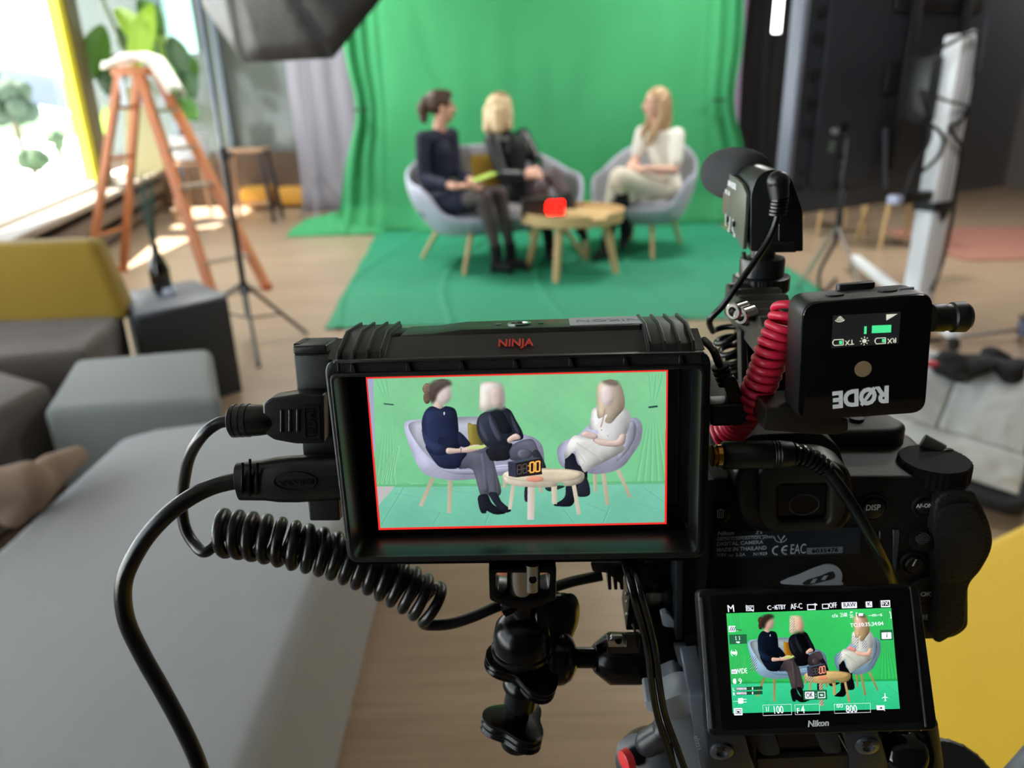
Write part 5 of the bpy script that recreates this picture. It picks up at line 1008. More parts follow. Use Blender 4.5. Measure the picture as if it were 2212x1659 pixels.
# wings of the main knob, seen edge-on
def knob(c, axis, r, h, lobes, name, parent, m=ano, amp=.22, groove=True):
    fn = lambda a, hh: 1 + amp * math.cos(lobes * a) * (1 if abs(hh - h / 2) < h * .49 else .9)
    pf = [(r * .6, 0), (r * .95, h * .08)]
    k = 5
    for i in range(k): pf += [(r * (1.0 if i % 2 == 0 else .95), h * (.15 + .7 * i / (k - 1)) - h * .05), (r * (1.0 if i % 2 == 0 else .95), h * (.15 + .7 * i / (k - 1)) + h * .05)]
    pf += [(r * .95, h * .95), (r * .55, h)]
    return obj(name, MB().lathe(pf, c, axis, 60, fn), m, parent, sharp=50)
dn_ = (g.p(1095, 1610, .0) - g.p(1135, 1400, .0)).normalized()
knob(g.p(1142, 1420, -.002), dn_ + g.B.col[2] * -.25, .0150, .0085, 3, 'winged_knob', t, amp=.28)
kb = g.p(1135, 1460, 0); obj('lower_collar', MB().lathe([(.008, 0), (.0095, .002), (.0095, .006), (.008, .0075), (.0074, .0075), (.0074, .016), (.0052, .0162), (.0052, .029)], kb, dn_, 36), ano, t)
knob(g.p(1118, 1548, 0), dn_ + g.B.col[2] * .12, .0135, .0085, 3, 'foot_knob', t, amp=.20); obj('foot_boss', MB().cyl(g.p(1118, 1585, 0), g.p(1118, 1585, 0) + dn_ * .006, .0085, .007, 32), ano, t)
knob(g.p(1172, 1350, -.010), (g.w(.8, .25, .5) - g.w(0, 0, 0)), .0165, .0095, 3, 'wing_knob', t, amp=.2)
sh = g.p(1206, 1420, -.004); obj('second_joint', MB().ell(sh, (.009, .011, .013)), ano, t)
dx_ = (g.p(1300, 1421, -.006) - sh).normalized(); obj('arm_shaft', MB().cyl(sh, g.p(1292, 1421, -.006), .0046, n=28), ano, t)
cb = g.p(1282, 1421, -.006); obj('end_cylinder', MB().lathe([(.0055, 0), (.0066, .0008), (.0115, .0075), (.0115, .021), (.0108, .0215), (.0108, .022)], cb, dx_, 44), ano, t)
g2 = g; obj('nut_window', MB().prism([(p.x, p.y) for p in [V((*g.l(x, y, .006), 0)) for x, y in ((1311, 1372), (1382, 1372), (1382, 1413), (1311, 1413))]], .0045, .0058, g.M).bevel(.0002, 1), plg, t)
mb = MB(); g.pr(mb, [(1314, 1384), (1322, 1377), (1346, 1376), (1354, 1384), (1354, 1398), (1314, 1398)], .0058, .0085); obj('steel_nut', mb.bevel(.0003, 2), stl, t)
obj('nut_hole', MB().cyl(g.p(1336, 1384, .0086), g.p(1336, 1384, .0090), .0015, n=14), plg, t)
solo('copper_knob', MB().lathe([(.008, -.012), (.0125, -.0095), (.0145, 0), (.0125, .0095), (.008, .012)], g.p(1132, 1280, -.035), g.B.col[1], 36), M('copper_orange', 'a0532e', .35, metal=.4), 'rounded copper-orange knob glimpsed behind the monitor bracket', 'knob')
# ================================================================ STILLS CAMERA
f = Fr(1740, 1180, .345, 0, -3, 1.2)
body_m = M('camera_body', '0a0b0c', .55, bump=.3, scale=1600); dark_m = M('camera_dark', '08090a', .5)
t = thing('stills_camera', 'black mirrorless camera seen from behind, flip-out screen pulled down', 'camera', mat=f.M)
BP = [(1458, 1043), (1560, 1034), (1620, 1032), (1960, 1030), (2070, 1040), (2094, 1080), (2094, 1360), (2060, 1382), (1470, 1400)]
mb = MB(); f.pr(mb, BP, -.050, 0, r=[.004] * 5 + [.008] * 4); mb.bevel(.002, 3); obj('body', mb, body_m, t)
mb = MB(); f.pr(mb, [(2022, 1088), (2095, 1062), (2118, 1085), (2142, 1140), (2145, 1185), (2122, 1232), (2098, 1262), (2090, 1300), (2086, 1352), (2058, 1376), (2018, 1384), (2022, 1260)], -.042, .006, at=.006, sm=True); mb.bevel(.004, 4, 40); obj('grip', mb, leth, t, sharp=60, label='leather-textured hand grip')
mb = MB(); f.pr(mb, [(2030, 1106), (2100, 1088), (2122, 1140), (2128, 1180), (2108, 1225), (2082, 1256), (2026, 1250), (2020, 1180)], .0062, .0075, at=.0075, sm=True); obj('thumb_pad', mb.bevel(.0006, 2), leth, t)
# top deck with shutter hump, top display, rear dial
topz = f.l(1960, 1038, 0)[1]
def deck(mb, P, y0, y1, X=None): # outline given in local x / depth, height along local y
    XX = f.M @ Matrix(((1, 0, 0, 0), (0, 0, 1, 0), (0, 1, 0, 0), (0, 0, 0, 1))); return mb.prism(P, y0, y1, XX)
fx = lambda px, z=0: f.l(px, 1040, z)[0]
mb = deck(MB(), rpoly([(fx(1835), -.030), (fx(2000), -.030), (fx(2040), -.038), (fx(1990), -.066), (fx(1880), -.066), (fx(1842), -.050)], .006, 5), topz - .003, topz + .010); mb.bevel(.003, 3); obj('shutter_hump', mb, body_m, t, sharp=60)
for k, (x, z) in enumerate(((1868, -.046), (1900, -.052), (1925, -.043), (1955, -.055))): obj('top_button', MB().cyl(f.w(fx(x), topz + .0095, z), f.w(fx(x), topz + .0115, z), .0034 if k < 3 else .0065, n=24), dark_m, t)
mb = deck(MB(), rr(.027, .013, .001, 3, fx(1878) - .004, -.0125), topz + .0002, topz + .0009); td = obj('top_display', mb, M('top_lcd', '20262c', .25), t)
Xd = f.M @ Matrix.Translation(V((fx(1878) - .004, topz + .0011, -.0125))) @ Matrix.Rotation(-PI / 2, 4, 'X')
mb = MB(); text_into(mb, '800', Xd @ Matrix.Translation(V((.002, -.0038, 0))), .0048, bold=.01); text_into(mb, 'ISO', Xd @ Matrix.Translation(V((-.005, -.0038, 0))), .003); mb.box(Xd @ V((0, -.0003, 0)), (.022, .0002, .0004)); text_into(mb, '==', Xd @ Matrix.Translation(V((.004, .0025, 0))), .006); obj('display_lettering', mb, uiw, td)
dc = f.w(fx(2044), topz + .001, -.012); fy = f.B.col[1]
obj('command_dial', MB().lathe([(.0140, -.0055), (.0148, -.005), (.0148, .0025), (.0140, .0032)], dc, fy, 72, lambda a, h: 1 + (.025 if int(a * 36 / PI) % 2 else 0)), M('dial_matte', '0b0a0a', .75, spec=.2), t, sharp=25)
# viewfinder hump, hot shoe, eyepiece
mb = MB(); f.pr(mb, [(1572, 1040), (1586, 975), (1620, 940), (1770, 933), (1812, 965), (1836, 1038)], -.050, -.004, at=-.004, r=.003); mb.bevel(.003, 3); obj('viewfinder_hump', mb, body_m, t)
hy = f.l(1700, 936, -.02)[1]
mb = MB(); hx0, hx1 = f.l(1640, 940, -.03)[0], f.l(1776, 940, -.03)[0]
deck(mb, rr(hx1 - hx0, .019, .001, 3, (hx0 + hx1) / 2, -.030), hy - .003, hy + .0005); obj('hot_shoe', mb, M('shoe_metal', '3a3d40', .35, metal=.6), t)
for s in (0, 1): x = hx0 + .0022 if s == 0 else hx1 - .0022; deck(mb := MB(), rr(.0042, .019, .0006, 3, x, -.030), hy + .0016, hy + .0028); obj('shoe_rail', mb, M('shoe_rail_metal', '6a6e70', .3, metal=.8), t)
deck(mb := MB(), rr(.012, .0008, .0002, 2, (hx0 + hx1) / 2, -.024), hy + .0005, hy + .0008); obj('shoe_mark', mb, plg, t)
mb = MB(); f.pr(mb, [(1590, 1020), (1620, 1000), (1700, 996), (1800, 998), (1838, 1016), (1850, 1062), (1846, 1120), (1822, 1150), (1640, 1156), (1606, 1130), (1590, 1080)], -.002, .017, at=.017, r=.004); mb.bevel(.003, 3); obj('eyepiece_block', mb, pl, t, sharp=60)
EO = rpoly([f.l(x, y, .0215) for x, y in ((1640, 1020), (1680, 1004), (1790, 1002), (1826, 1020), (1828, 1110), (1800, 1148), (1665, 1152), (1640, 1120))], .003, 5); EI = rpoly([f.l(x, y, .0215) for x, y in ((1680, 1056), (1686, 1048), (1786, 1046), (1794, 1054), (1792, 1122), (1786, 1130), (1690, 1132), (1682, 1124))], .001, 5)
ring(mb := MB(), f, EO, EI, .013, .0215); obj('eyecup', mb.bevel(.0015, 3), M('eyecup_rubber', '17140f', .55), t, sharp=60)
f.pr(mb := MB(), [(1680, 1048), (1794, 1046), (1792, 1130), (1682, 1132)], .0171, .0176); obj('finder_glass', mb, M('finder_glass', '050606', .15), t)
obj('finder_lens', MB().tube([f.w(*[c_ + q_ for c_, q_ in zip(f.l(1737, 1090, .0178), (.0062 * math.cos(k_ * PI / 14), .0048 * math.sin(k_ * PI / 14)))], .0178) for k_ in range(28)], .0004, 6, True), M('dim_rib', '2a2824', .4), t)
# buttons on the back
def button(px, py, r, txt, th, name='button', ring_=True):
    b = obj(name, MB().lathe([(r * 1.02, .0), (r * 1.02, .0012), (r * .9, .0019), (r * .1, .0021)], f.p(px, py, 0), f.n, 36), dark_m, t, sharp=50)
    if ring_: obj('button_collar', MB().tube([f.w(*[c_ + r * 1.3 * fn for c_, fn in zip(f.l(px, py, .0006), (math.cos(k * PI / 20), math.sin(k * PI / 20)))], .0006) for k in range(40)], .0008, 6, True), dark_m, b)
    if txt: mb = MB(); ftext(mb, f, txt, px, py, .0023, th, deg=1.5, sx=.8); obj('button_lettering', mb, white, b)
button(1886, 1097, .0048, 'DISP', 12); button(1997, 1093, .0037, 'AF-ON', 8.5); button(1973, 1217, .0042, None, 0)
mb = MB(); ftext(mb, f, 'i', 1973, 1216, .0024, 15, shear=.3, bold=.01); obj('button_lettering', mb, white, t)
jb = obj('joystick', MB().lathe([(.0062, 0), (.0062, .001), (.0046, .0014), (.0044, .0045), (.0036, .0052)], f.p(1993, 1162, 0), f.n, 36), dark_m, t)
jc = f.l(1993, 1162, .005); mb = MB()
for i in range(-3, 4):
    for j in range(-3, 4):
        if i * i + j * j < 11: mb.box(f.w(jc[0] + i * .0009, jc[1] + j * .0009, .0054), (.0005, .0005, .0005), f.B)
obj('joystick_dimples', mb, M('dimple_grey', '4a5058', .5), jb, stuff=True)
obj('multi_selector', MB().lathe([(.0105, 0), (.0105, .0012), (.0095, .002), (.0045, .002), (.0042, .0014), (.0036, .0024)], f.p(2000, 1284, 0), f.n, 44), dark_m, t)
mb = MB(); ftext(mb, f, 'OK', 2000, 1284, .0028, 9); obj('button_lettering', mb, greytext, t)
mb = MB(); ftext(mb, f, 'MENU', 2010, 1334, .0004, 11); obj('menu_lettering', mb, greytext, t)
# trash symbol
button(1556, 1112, .0044, None, 0); mb = MB()
tc_ = f.l(1556, 1110, .0024)
for (dx, dy, w_, h_) in ((0, .0018, .0032, .0003), (-.0012, -.0002, .0003, .0034), (.0012, -.0002, .0003, .0034), (0, -.0018, .0026, .0003), (-.0004, -.0002, .0002, .0026), (.0004, -.0002, .0002, .0026), (0, .0023, .0010, .0003)): mb.box(f.w(tc_[0] + dx, tc_[1] + dy, .0024), (w_, h_, .0002), f.B)
obj('bin_symbol', mb, white, t)
# recess edges behind the flipped screen
for P in ([(1900, 1148), (1904, 1148), (1902, 1180), (1899, 1180)], [(1930, 1146), (1944, 1146), (1936, 1236), (1930, 1236)]): f.pr(mb := MB(), P, 0, .0012); obj('recess_edge', mb.bevel(.0002, 1), M('recess_grey', '3c434c', .35), t)
# rating plate with its print
pm = M('rating_plate', '262f3a', .35); f.pr(mb := MB(), [(1540, 1151), (1861, 1138), (1857, 1196), (1540, 1208)], .0002, .0008, r=.0006); rp = obj('rating_plate', mb, pm, t)
mb = MB(); Z = .0009
kw = dict(align='LEFT', deg=2.2)
ftext(mb, f, 'Nikon', 1549, 1153, Z, 8.5, shear=.2, bold=.025, **kw); ftext(mb, f, 'Z 6', 1632, 1151, Z, 6, shear=.2, **kw); ftext(mb, f, 'NIKON CORPORATION, JAPAN', 1548, 1166, Z, 5.6, sx=.93, **kw)
ftext(mb, f, 'DIGITAL CAMERA', 1548, 1176, Z, 7.6, bold=.012, sx=.98, **kw); ftext(mb, f, 'MADE IN THAILAND', 1548, 1188.5, Z, 8, bold=.012, sx=.86, **kw); ftext(mb, f, '7/9V', 1548, 1200, Z, 7, sx=.95, **kw); ftext(mb, f, '2.5A', 1589, 1199, Z, 6.6, **kw); ftext(mb, f, 'N1929', 1627, 1197.5, Z, 6.4, **kw)
for dy in (0, 3): mb.box(f.p(1579, 1198.5 + dy, Z), (.0022, .00025, .0001), f.B)
mb.box(f.p(1603, 1159, Z), (.0222, .0003, .0001), f.B @ Matrix.Rotation(math.radians(2), 3, 'Z')); obj('plate_lettering', mb, greytext, rp)
mb = MB(); ftext(mb, f, 'C', 1675, 1188, Z, 21, bold=-.012, deg=2); ftext(mb, f, '€', 1697, 1187, Z, 21, bold=-.012, deg=2) if False else None
def arcp(cx, cy, r, a0, a1, n=16): c_ = f.l(cx, cy, Z); return [f.w(c_[0] + r * math.cos(a0 + (a1 - a0) * k / n), c_[1] + r * math.sin(a0 + (a1 - a0) * k / n), Z) for k in range(n + 1)]
mb = MB(); mb.tube(arcp(1680, 1189, .0022, PI * .5, PI * 1.5), .00038, 6).tube(arcp(1700, 1188, .0022, PI * .5, PI * 1.5), .00038, 6).tube([f.p(1690, 1188, Z), f.p(1699, 1188, Z)], .00038, 6)
ftext(mb, f, 'EAC', 1724, 1187, Z, 21, sx=.52, deg=2); mb.tube(arcp(1687, 1160, .0028, PI * 1.02, PI * 1.9), .0002, 6).tube([f.p(1680, 1157, Z), f.p(1687, 1168, Z), f.p(1695, 1157, Z)], .0003, 6).tube([f.p(1687, 1168, Z), f.p(1687, 1172, Z)], .0003, 6); obj('approval_marks', mb, greytext, rp)
f.pr(mb := MB(), [(1743, 1184), (1821, 1181), (1820, 1194.5), (1743, 1197.5)], .0008, .001); sp = obj('serial_strip', mb, M('serial_silver', '8a929c', .4), rp); mb = MB(); ftext(mb, f, '6035476', 1782, 1189.5, .0011, 8.5, deg=2, bold=.01, sx=1.12); obj('serial_lettering', mb, plg, sp)
# clip-shaped sticker below the plate
f.pr(mb := MB(), [(1694, 1262), (1700, 1252), (1725, 1243), (1760, 1228), (1788, 1220), (1808, 1224), (1819, 1238), (1818, 1256), (1812, 1264)], .0004, .0012, sm=True); sk_ = obj('sticker', mb, M('sticker_white', 'bcc6d2', .45), t, label='rounded white sticker with a dark drawing')
f.pr(mb := MB(), [(1734, 1262), (1744, 1253), (1770, 1245), (1796, 1235), (1803, 1240), (1802, 1249), (1780, 1256), (1752, 1263)], .0012, .0014, sm=True); obj('sticker_drawing', mb, M('sticker_ink', '2c3236', .6), sk_)
for (x, y) in ((1757, 1256), (1780, 1249)): f.pr(mb := MB(), [(x - 7, y + 4), (x, y - 5), (x + 9, y - 6), (x + 2, y + 4)], .0014, .0015); obj('drawing_gap', mb, M('sticker_white', 'bcc6d2', .45), sk_)
# strap lug on the right shoulder
lp_ = f.w(fx(2088) + .001, topz - .002, -.022)
obj('strap_lug', MB().tube([lp_ + f.B @ V((.004 * math.cos(a), .0065 * math.sin(a), .002 * math.sin(a))) for a in [k * PI / 12 for k in range(24)]], .0009, 8, True), stl, t); obj('lug_post', MB().cyl(lp_ + f.B @ V((-.009, .0085, -.004)), lp_ + f.B @ V((-.001, .005, 0)), .0032, .0028, 20), M('lug_grey', '4c4c48', .4, metal=.5), t)
# lens pointing at the sofa
lc = f.w(fx(1700), f.l(1700, 1200, 0)[1], -.050); obj('lens', MB().lathe([(.036, 0), (.038, -.01), (.039, -.05), (.042, -.07), (.042, -.10), (.038, -.10), (.036, -.09)], lc, f.n, 48), pls, t)
# ---------------- flip-out screen of the camera (its own depth, nearer to the phone)
h = Fr(1756, 1425, .308, 33, 0, 0)
BL = [h.l(x, y, 0) for x, y in ((1507, 1275), (1985, 1262), (2027, 1578), (1530, 1592))]
mb = MB().prism(rpoly(BL, .0032, 5), -.0075, 0, h.M).bevel(.0009, 3); fs = obj('flip_screen', mb, pl, t, label='hinged rear screen tilted up')
mb = MB(); h.pr(mb, [(1534, 1286), (1966, 1272), (1988, 1560), (1560, 1578)], .0001, .0006, r=.0012); obj('screen_glass', mb, glassblk, fs)
for a, b, r_ in (((1515, 1290), (1537, 1574), .0008), ((1966, 1268), (2000, 1570), .0005)): obj('screen_edge', MB().tube([h.p(*a, .0003), h.p(*b, .0003)], r_, 8), M('edge_highlight', '55585c', .25, metal=.5), fs)
hi = [(1569, 1325), (1925, 1313), (1944, 1531), (1583, 1541)]
img2 = scene_picture(400, 236, PSRC, True)
def ch(u, v): return h.p(*hi[{(0, 0): 0, (1, 0): 1, (1, 1): 2, (0, 1): 3}[(u, v)]], .0008)
picture('screen_picture', img2, ch, fs, emit_attr('camera_picture', 1.0))
Z = .0011; mb = MB(); mk = MB(); mg = MB()
cx = lambda x, y: (1560 + x * 400 / 2212, 1280 + y * 300 / 1659)
def ht(s, x, y, c, m_=None, **k): px, py = cx(x, y); k.setdefault('deg', 1.9); ftext(m_ or mb, h, s, px, py, k.pop('z', Z), c * .181, **k)
def hbx(m_, x0, y0, x1, y1, z=Z, dz=.0001, r=0): h.pr(m_, [cx(x0, y0 + 0), cx(x1, y0 - (x1 - x0) * .033), cx(x1 + (y1 - y0) * .05, y1 - (x1 - x0) * .033), cx(x0 + (y1 - y0) * .05, y1)], z - dz, z, r=r)
def hfr(m_, x0, y0, x1, y1, w_=6, z=Z): P = [cx(x0, y0), cx(x1, y0 - (x1 - x0) * .033), cx(x1 + (y1 - y0) * .05, y1 - (x1 - x0) * .033), cx(x0 + (y1 - y0) * .05, y1)]; m_.tube([h.p(*q, z) for q in P], w_ * .181 / 2 * .000188, 4, True)
ht('M', 105, 195, 84); ht('REC', 330, 192, 40, sx=.8); hfr(mb, 285, 160, 375, 218, 8); mb.tube([h.p(*cx(285, 150), Z), h.p(*cx(375, 228), Z)], .0001, 4)
ht('C→', 598, 182, 52); ht('STBY', 700, 176, 55, sx=.72); ht('AF-C', 888, 168, 66, sx=.72); hfr(mb, 1020, 145, 1110, 205, 14); mb.ell(h.p(*cx(1115, 142), Z), (.0007, .0007, .0001))
ht('OFF', 1325, 155, 62, sx=.62); hfr(mb, 1198, 140, 1270, 190, 12); hbx(mb, 1428, 118, 1608, 190, r=.0002); ht('RAW', 1520, 150, 52, mk, z=Z + .0002, sx=.9); hbx(mb, 1716, 108, 1790, 178, r=.0002); ht('K', 1755, 140, 50, mk, z=Z + .0002); hfr(mb, 1900, 100, 2000, 170, 16); ht('FX', 1950, 134, 46)
ht('c/x', 1348, 276, 44); ht('2160', 1452, 268, 48, sx=.62); ht('25', 1545, 283, 40, sx=.8); ht('P*', 1545, 240, 26); ht('[', 1607, 272, 62, sx=.8); hbx(mb, 1630, 248, 1682, 280); ht('--m--s', 1830, 266, 44, sx=1.1); ht(']', 2010, 262, 62, sx=.8)
ht('TC:10:35:34:04', 1728, 382, 46, sx=1.02)
hbx(mg, 1885, 448, 2035, 570, Z - .0001); hbx(mb, 1905, 478, 2020, 556, r=.0003); ht('i', 1962, 512, 56, mk, z=Z + .0002, shear=.25)
hbx(mb, 76, 400, 158, 472, r=.0002); 
for k in range(3): mk.tube([h.p(*cx(88 + 24 * k, 460), Z + .0002), h.p(*cx(112 + 24 * k, 410), Z + .0002)], .00014, 4)
ht('-', 182, 452, 40); hbx(mg, 84, 505, 292, 618, Z - .0001); ht('[  ]', 185, 540, 34); mb.ell(h.p(*cx(188, 590), Z), (.0008, .0008, .0001)); mb.ell(h.p(*cx(140, 715), Z), (.0009, .0013, .0001)); ht('( )', 140, 715, 56, sx=1.3)
hbx(mb, 110, 920, 172, 972); mk.tube([h.p(*cx(115 + 9 * k, 946 + (14 if k % 2 else -12)), Z + .0002) for k in range(6)], .0001, 4); ht('WIDE', 230, 940, 62, sx=.66)
mb.tube([h.p(*cx(150, 1030), Z), h.p(*cx(152, 1075), Z)], .0005, 8); ht('U', 150, 1070, 48); ht('9', 216, 1062, 66)
for row, (y, s) in enumerate(((1150, 'L'), (1205, 'R'))):
    ht(s, 138 + row * 4, y + 8, 38); hbx(mk, 165, y - 18, 480, y + 20, Z - .00005)
    for k in range(20): q = 172 + k * 15.4; hbx(mb if k < 8 or k == 12 else mg, q, y - 14 - (q - 172) * .02, q + (9 if k != 12 else 12), y + 14 - (q - 172) * .02, Z + .0001)
mb.tube([h.p(*cx(132, 1302), Z), h.p(*cx(190, 1298), Z)], .0001, 4); hbx(mb, 190, 1262, 250, 1328, r=.0004); 
for y in (1278, 1310): mb.tube([h.p(*cx(245, y), Z), h.p(*cx(292, y - 3), Z)], .00018, 4)
hbx(mb, 140, 1382, 240, 1468, r=.0003); hfr(mk, 160, 1400, 222, 1448, 8, Z + .0002); mk.ell(h.p(*cx(192, 1424), Z + .0002), (.0006, .0006, .0001))
for (x0, x1) in ((484, 826), (868, 1158), (1338, 1768)): hfr(mb, x0, 1345 - (x0 - 484) * .012, x1, 1470 - (x0 - 484) * .03, 5)
ht('1/', 538, 1395, 56, sx=.8); ht('100', 668, 1405, 90, sx=.72); ht('F', 908, 1415, 62); ht('4', 964, 1402, 88, sx=.8); ht('ISO', 1405, 1356, 40, sx=.95); ht('800', 1545, 1394, 90, sx=.75)
hbx(mg, 968, 1170, 1250, 1285, Z - .0001); hbx(mb, 990, 1188, 1098, 1270, r=.0003); ht('OK', 1042, 1228, 60, mk, z=Z + .0002, sx=.7); ht(':', 1120, 1222, 52); hfr(mb, 1145, 1190, 1226, 1258, 10); mb.ell(h.p(*cx(1187, 1222), Z), (.0006, .0006, .0001))
mb.tube([h.p(*cx(1944, 1205), Z), h.p(*cx(1950, 1295), Z)], .00018, 5); mb.raw([h.p(*cx(x, y), Z) for x, y in ((1898, 1268), (1944, 1236), (1992, 1262), (1944, 1252))], [(0, 1, 2, 3)]); mb.raw([h.p(*cx(x, y), Z) for x, y in ((1926, 1302), (1949, 1284), (1972, 1298), (1949, 1292))], [(0, 1, 2, 3)])
hbx(mb, 1845, 1350, 1940, 1405, r=.0003); mk.ell(h.p(*cx(1893, 1376), Z + .0002), (.0006, .0006, .0001)); mb.tube([h.p(*cx(1842, 1345), Z + .0003), h.p(*cx(1945, 1412), Z + .0003)], .00012, 4)
obj('white_symbols', mb, uiw, fs, label='white menu lettering and symbols'); obj('dark_symbols', mk, uid, fs); obj('shaded_fields', mg, uigr, fs, stuff=True)
mb = MB(); ftext(mb, h, 'Nikon', 1767, 1563, .0008, 13, shear=.22, bold=.03, deg=1.9, sx=1.05); obj('logo', mb, white, fs)
for (a, b) in (((1600, 1560), (1600, 1400)), ((1900, 1550), (1900, 1400))): obj('hinge_arm', MB().cyl(h.p(*a, -.006), f.p(a[0] * .6 + 1740 * .4, 1300, .001), .002, n=12), dark_m, fs)
# ================================================================ WIRELESS RECEIVER
f = Fr(1865, 770, .262, 3, -3, 4); t = thing('wireless_receiver', 'small square black wireless receiver hung upside down, tiny lit display, white logo', 'audio receiver', mat=f.M)
P = rpoly([f.l(x, y, 0) for x, y in ((1735, 655), (2020, 632), (2000, 893), (1722, 912))], .0052, 8)
mb = MB().prism(P, -.0165, -.0009, f.M).bevel(.0006, 2); obj('case', mb, pl, t)
mb = MB().prism([(x * .985, y * .985) for x, y in P], -.0008, 0, f.M).bevel(.0003, 2); fc = obj('front_glass', mb, glassblk, t)
f.pr(mb := MB(), [(1800, 682), (1946, 674), (1941, 742), (1796, 752)], .0001, .0003); ds = obj('display', mb, M('display_dark', '1c1c1e', .3, emit='1e1e20', es=.6), fc)
q = lambda x, y: (1500 + x * 640 / 2212, 560 + y * 480 / 1659)
mb = MB(); uwg = M('ui_warm_white', 'd8d8c8', .5, emit='c8c8b4', es=.85)
Z = .0006
ftext(mb, f, 'TX', *q(1158, 620), Z, 10.5, deg=183, sx=.95); ftext(mb, f, 'RX', *q(1475, 606), Z, 10.5, deg=183, sx=.95)
for (x, y) in ((1078, 620), (1393, 608)):
    P4 = [q(x - 34, y - 18), q(x + 34, y - 22), q(x + 34, y + 20), q(x - 34, y + 24), q(x - 44, y + 10), q(x - 44, y - 4)]; mb.tube([f.p(*p_, Z) for p_ in P4], .00014, 6, True)
c_ = f.l(*q(1269, 610), Z); mb.cyl(f.w(c_[0], c_[1], Z), f.w(c_[0], c_[1], Z + .0001), .0007, n=20)
for k in range(8): a = k * PI / 4; mb.tube([f.w(c_[0] + .0011 * math.cos(a), c_[1] + .0011 * math.sin(a), Z), f.w(c_[0] + .0015 * math.cos(a), c_[1] + .0015 * math.sin(a), Z)], .00013, 5)
mb.raw([f.p(*q(x, y), Z) for x, y in ((1433, 412), (1516, 408), (1433, 458))], [(0, 1, 2)])
c_ = f.l(*q(1088, 420), Z)
for r_ in (.0005, .0010, .0016, .0022): mb.tube([f.w(c_[0] + r_ * math.sin(a), c_[1] - r_ * math.cos(a), Z) for a in [(-.75 + 1.5 * k / 10) for k in range(11)]], .00015, 5)
obj('display_symbols', mb, uwg, ds, label='pale status symbols, upside down')
mb = MB()
for (x0, y0, x1, y1) in ((1328, 496, 1470, 552), (1270, 502, 1287, 558)): f.pr(mb, [q(x0, y0), q(x1, y0 - (x1 - x0) * .04), q(x1 - 2, y1 - (x1 - x0) * .04), q(x0 - 3, y1)], Z - .0001, Z)
for (x, y) in ((1093, 622), (1413, 608)): f.pr(mb, [q(x - 11, y - 12), q(x + 11, y - 13), q(x + 11, y + 12), q(x - 11, y + 12)], Z - .0001, Z)
obj('level_bar', mb, uig, ds, label='green level bars')
obj('round_pad', MB().cyl(f.w(*f.l(1864, 797, 0), 0), f.w(*f.l(1864, 797, 0), .0003), .00285, n=40), M('tan_pad', '8a7658', .5), fc, label='tan round spot')
mb = MB(); ftext(mb, f, 'RØDE', 1860, 856, .0003, 34, deg=182.5, bold=.045, sx=.86); obj('logo', mb, white, fc)
topy = max(p[1] for p in P)
XT2 = f.M @ Matrix(((1, 0, 0, 0), (0, 0, 1, 0), (0, 1, 0, 0), (0, 0, 0, 1)))
for x in (1803, 1917): xx_ = f.l(x, 640, -.008)[0]; obj('side_button', MB().prism([(xx_ + .0032 * math.cos(a), -.008 + .0022 * math.sin(a)) for a in [k * PI / 12 for k in range(24)]], topy - .001 + (.0 if x > 1850 else -.0008), topy + .0005, XT2), pls, t)
for x in (1760, 1960): xx_ = f.l(x, 640, -.008)[0]; obj('port_mark', MB().prism(rr(.005, .0012, .0005, 3, xx_, -.009), topy - .0016 + (x > 1800) * .0012, topy - .0008 + (x > 1800) * .0012, XT2), M('mark_grey', '7d8084', .5), t)
xx_ = f.l(1850, 640, -.015)[0]; obj('belt_clip', MB().prism(rr(.013, .0035, .001, 3, xx_, -.0165), topy - .004, topy + .002, XT2).bevel(.0005, 2), pl, t)
a, b = f.p(2012, 687, -.008), f.p(2092, 684, -.008); obj('side_plug', MB().lathe([(.0048, 0), (.0050, .004), (.0047, .0045), (.0047, (b - a).length * .5), (.0053, (b - a).length * .55), (.0054, (b - a).length - .0015), (.0042, (b - a).length)], a, b - a, 28), pl, t, label='stubby black jack plug')
# plate under the receiver
t = thing('cold_shoe_mount', 'black shoe mount block under the wireless receiver, above the camera', 'mount', f.p(1786, 925, -.012)); mb = MB(); f.pr(mb, [(1655, 880), (1740, 880), (1833, 905), (1833, 930), (1812, 940), (1745, 938), (1650, 930)], -.030, -.010, at=-.010, r=.001); obj('block', mb.bevel(.0006, 2), M('mount_brownblack', '17130e', .4), t)
# ================================================================ TOP HANDLE
f = Fr(1640, 700, .34, 0, -3, 1.2)
t = thing('top_handle', 'ridged black cage handle rising behind the wireless receiver', 'handle', f.o)
hl = M('handle_olive_black', '25261f', .42)
hx_ = f.l(1567, 614, -.055)[0]; hy_ = f.l(1567, 614, -.055)[1]
mb = MB(); prof = []; zz = [-.055 + i * .0030 for i in range(29)]
top_pts = [(z, hy_ + (.0014 if i % 4 in (1, 2) else -.0006)) for i, z in enumerate(zz)]
ol_ = top_pts + [(zz[-1], hy_ - .016), (zz[0], hy_ - .016)]
XH = f.M @ Matrix(((0, 0, 1, 0), (0, 1, 0, 0), (1, 0, 0, 0), (0, 0, 0, 1)))      # outline in (z, y), thickness along x
mb.prism(ol_, hx_, hx_ + .023, XH); mb.bevel(.0006, 1, 60); obj('grip_bar', mb, hl, t, sharp=25)
for s, zc in ((0, -.030), (1, -.024)):
    c_ = f.w(hx_ - .011, hy_ - .0085, zc - .006); ax_ = -f.B.col[0]
    obj('cap_bolt', MB().lathe([(.0040, -.002), (.0040, .0055), (.0034, .0060), (.0022, .0060), (.0020, .003)], f.p(1585 + 16 * s, 668 + 10 * s, -.002 + .002 * s) - ax_ * .003, (ax_ + f.B.col[2] * .9).normalized(), 28), stl, t, label='bright steel socket bolt')
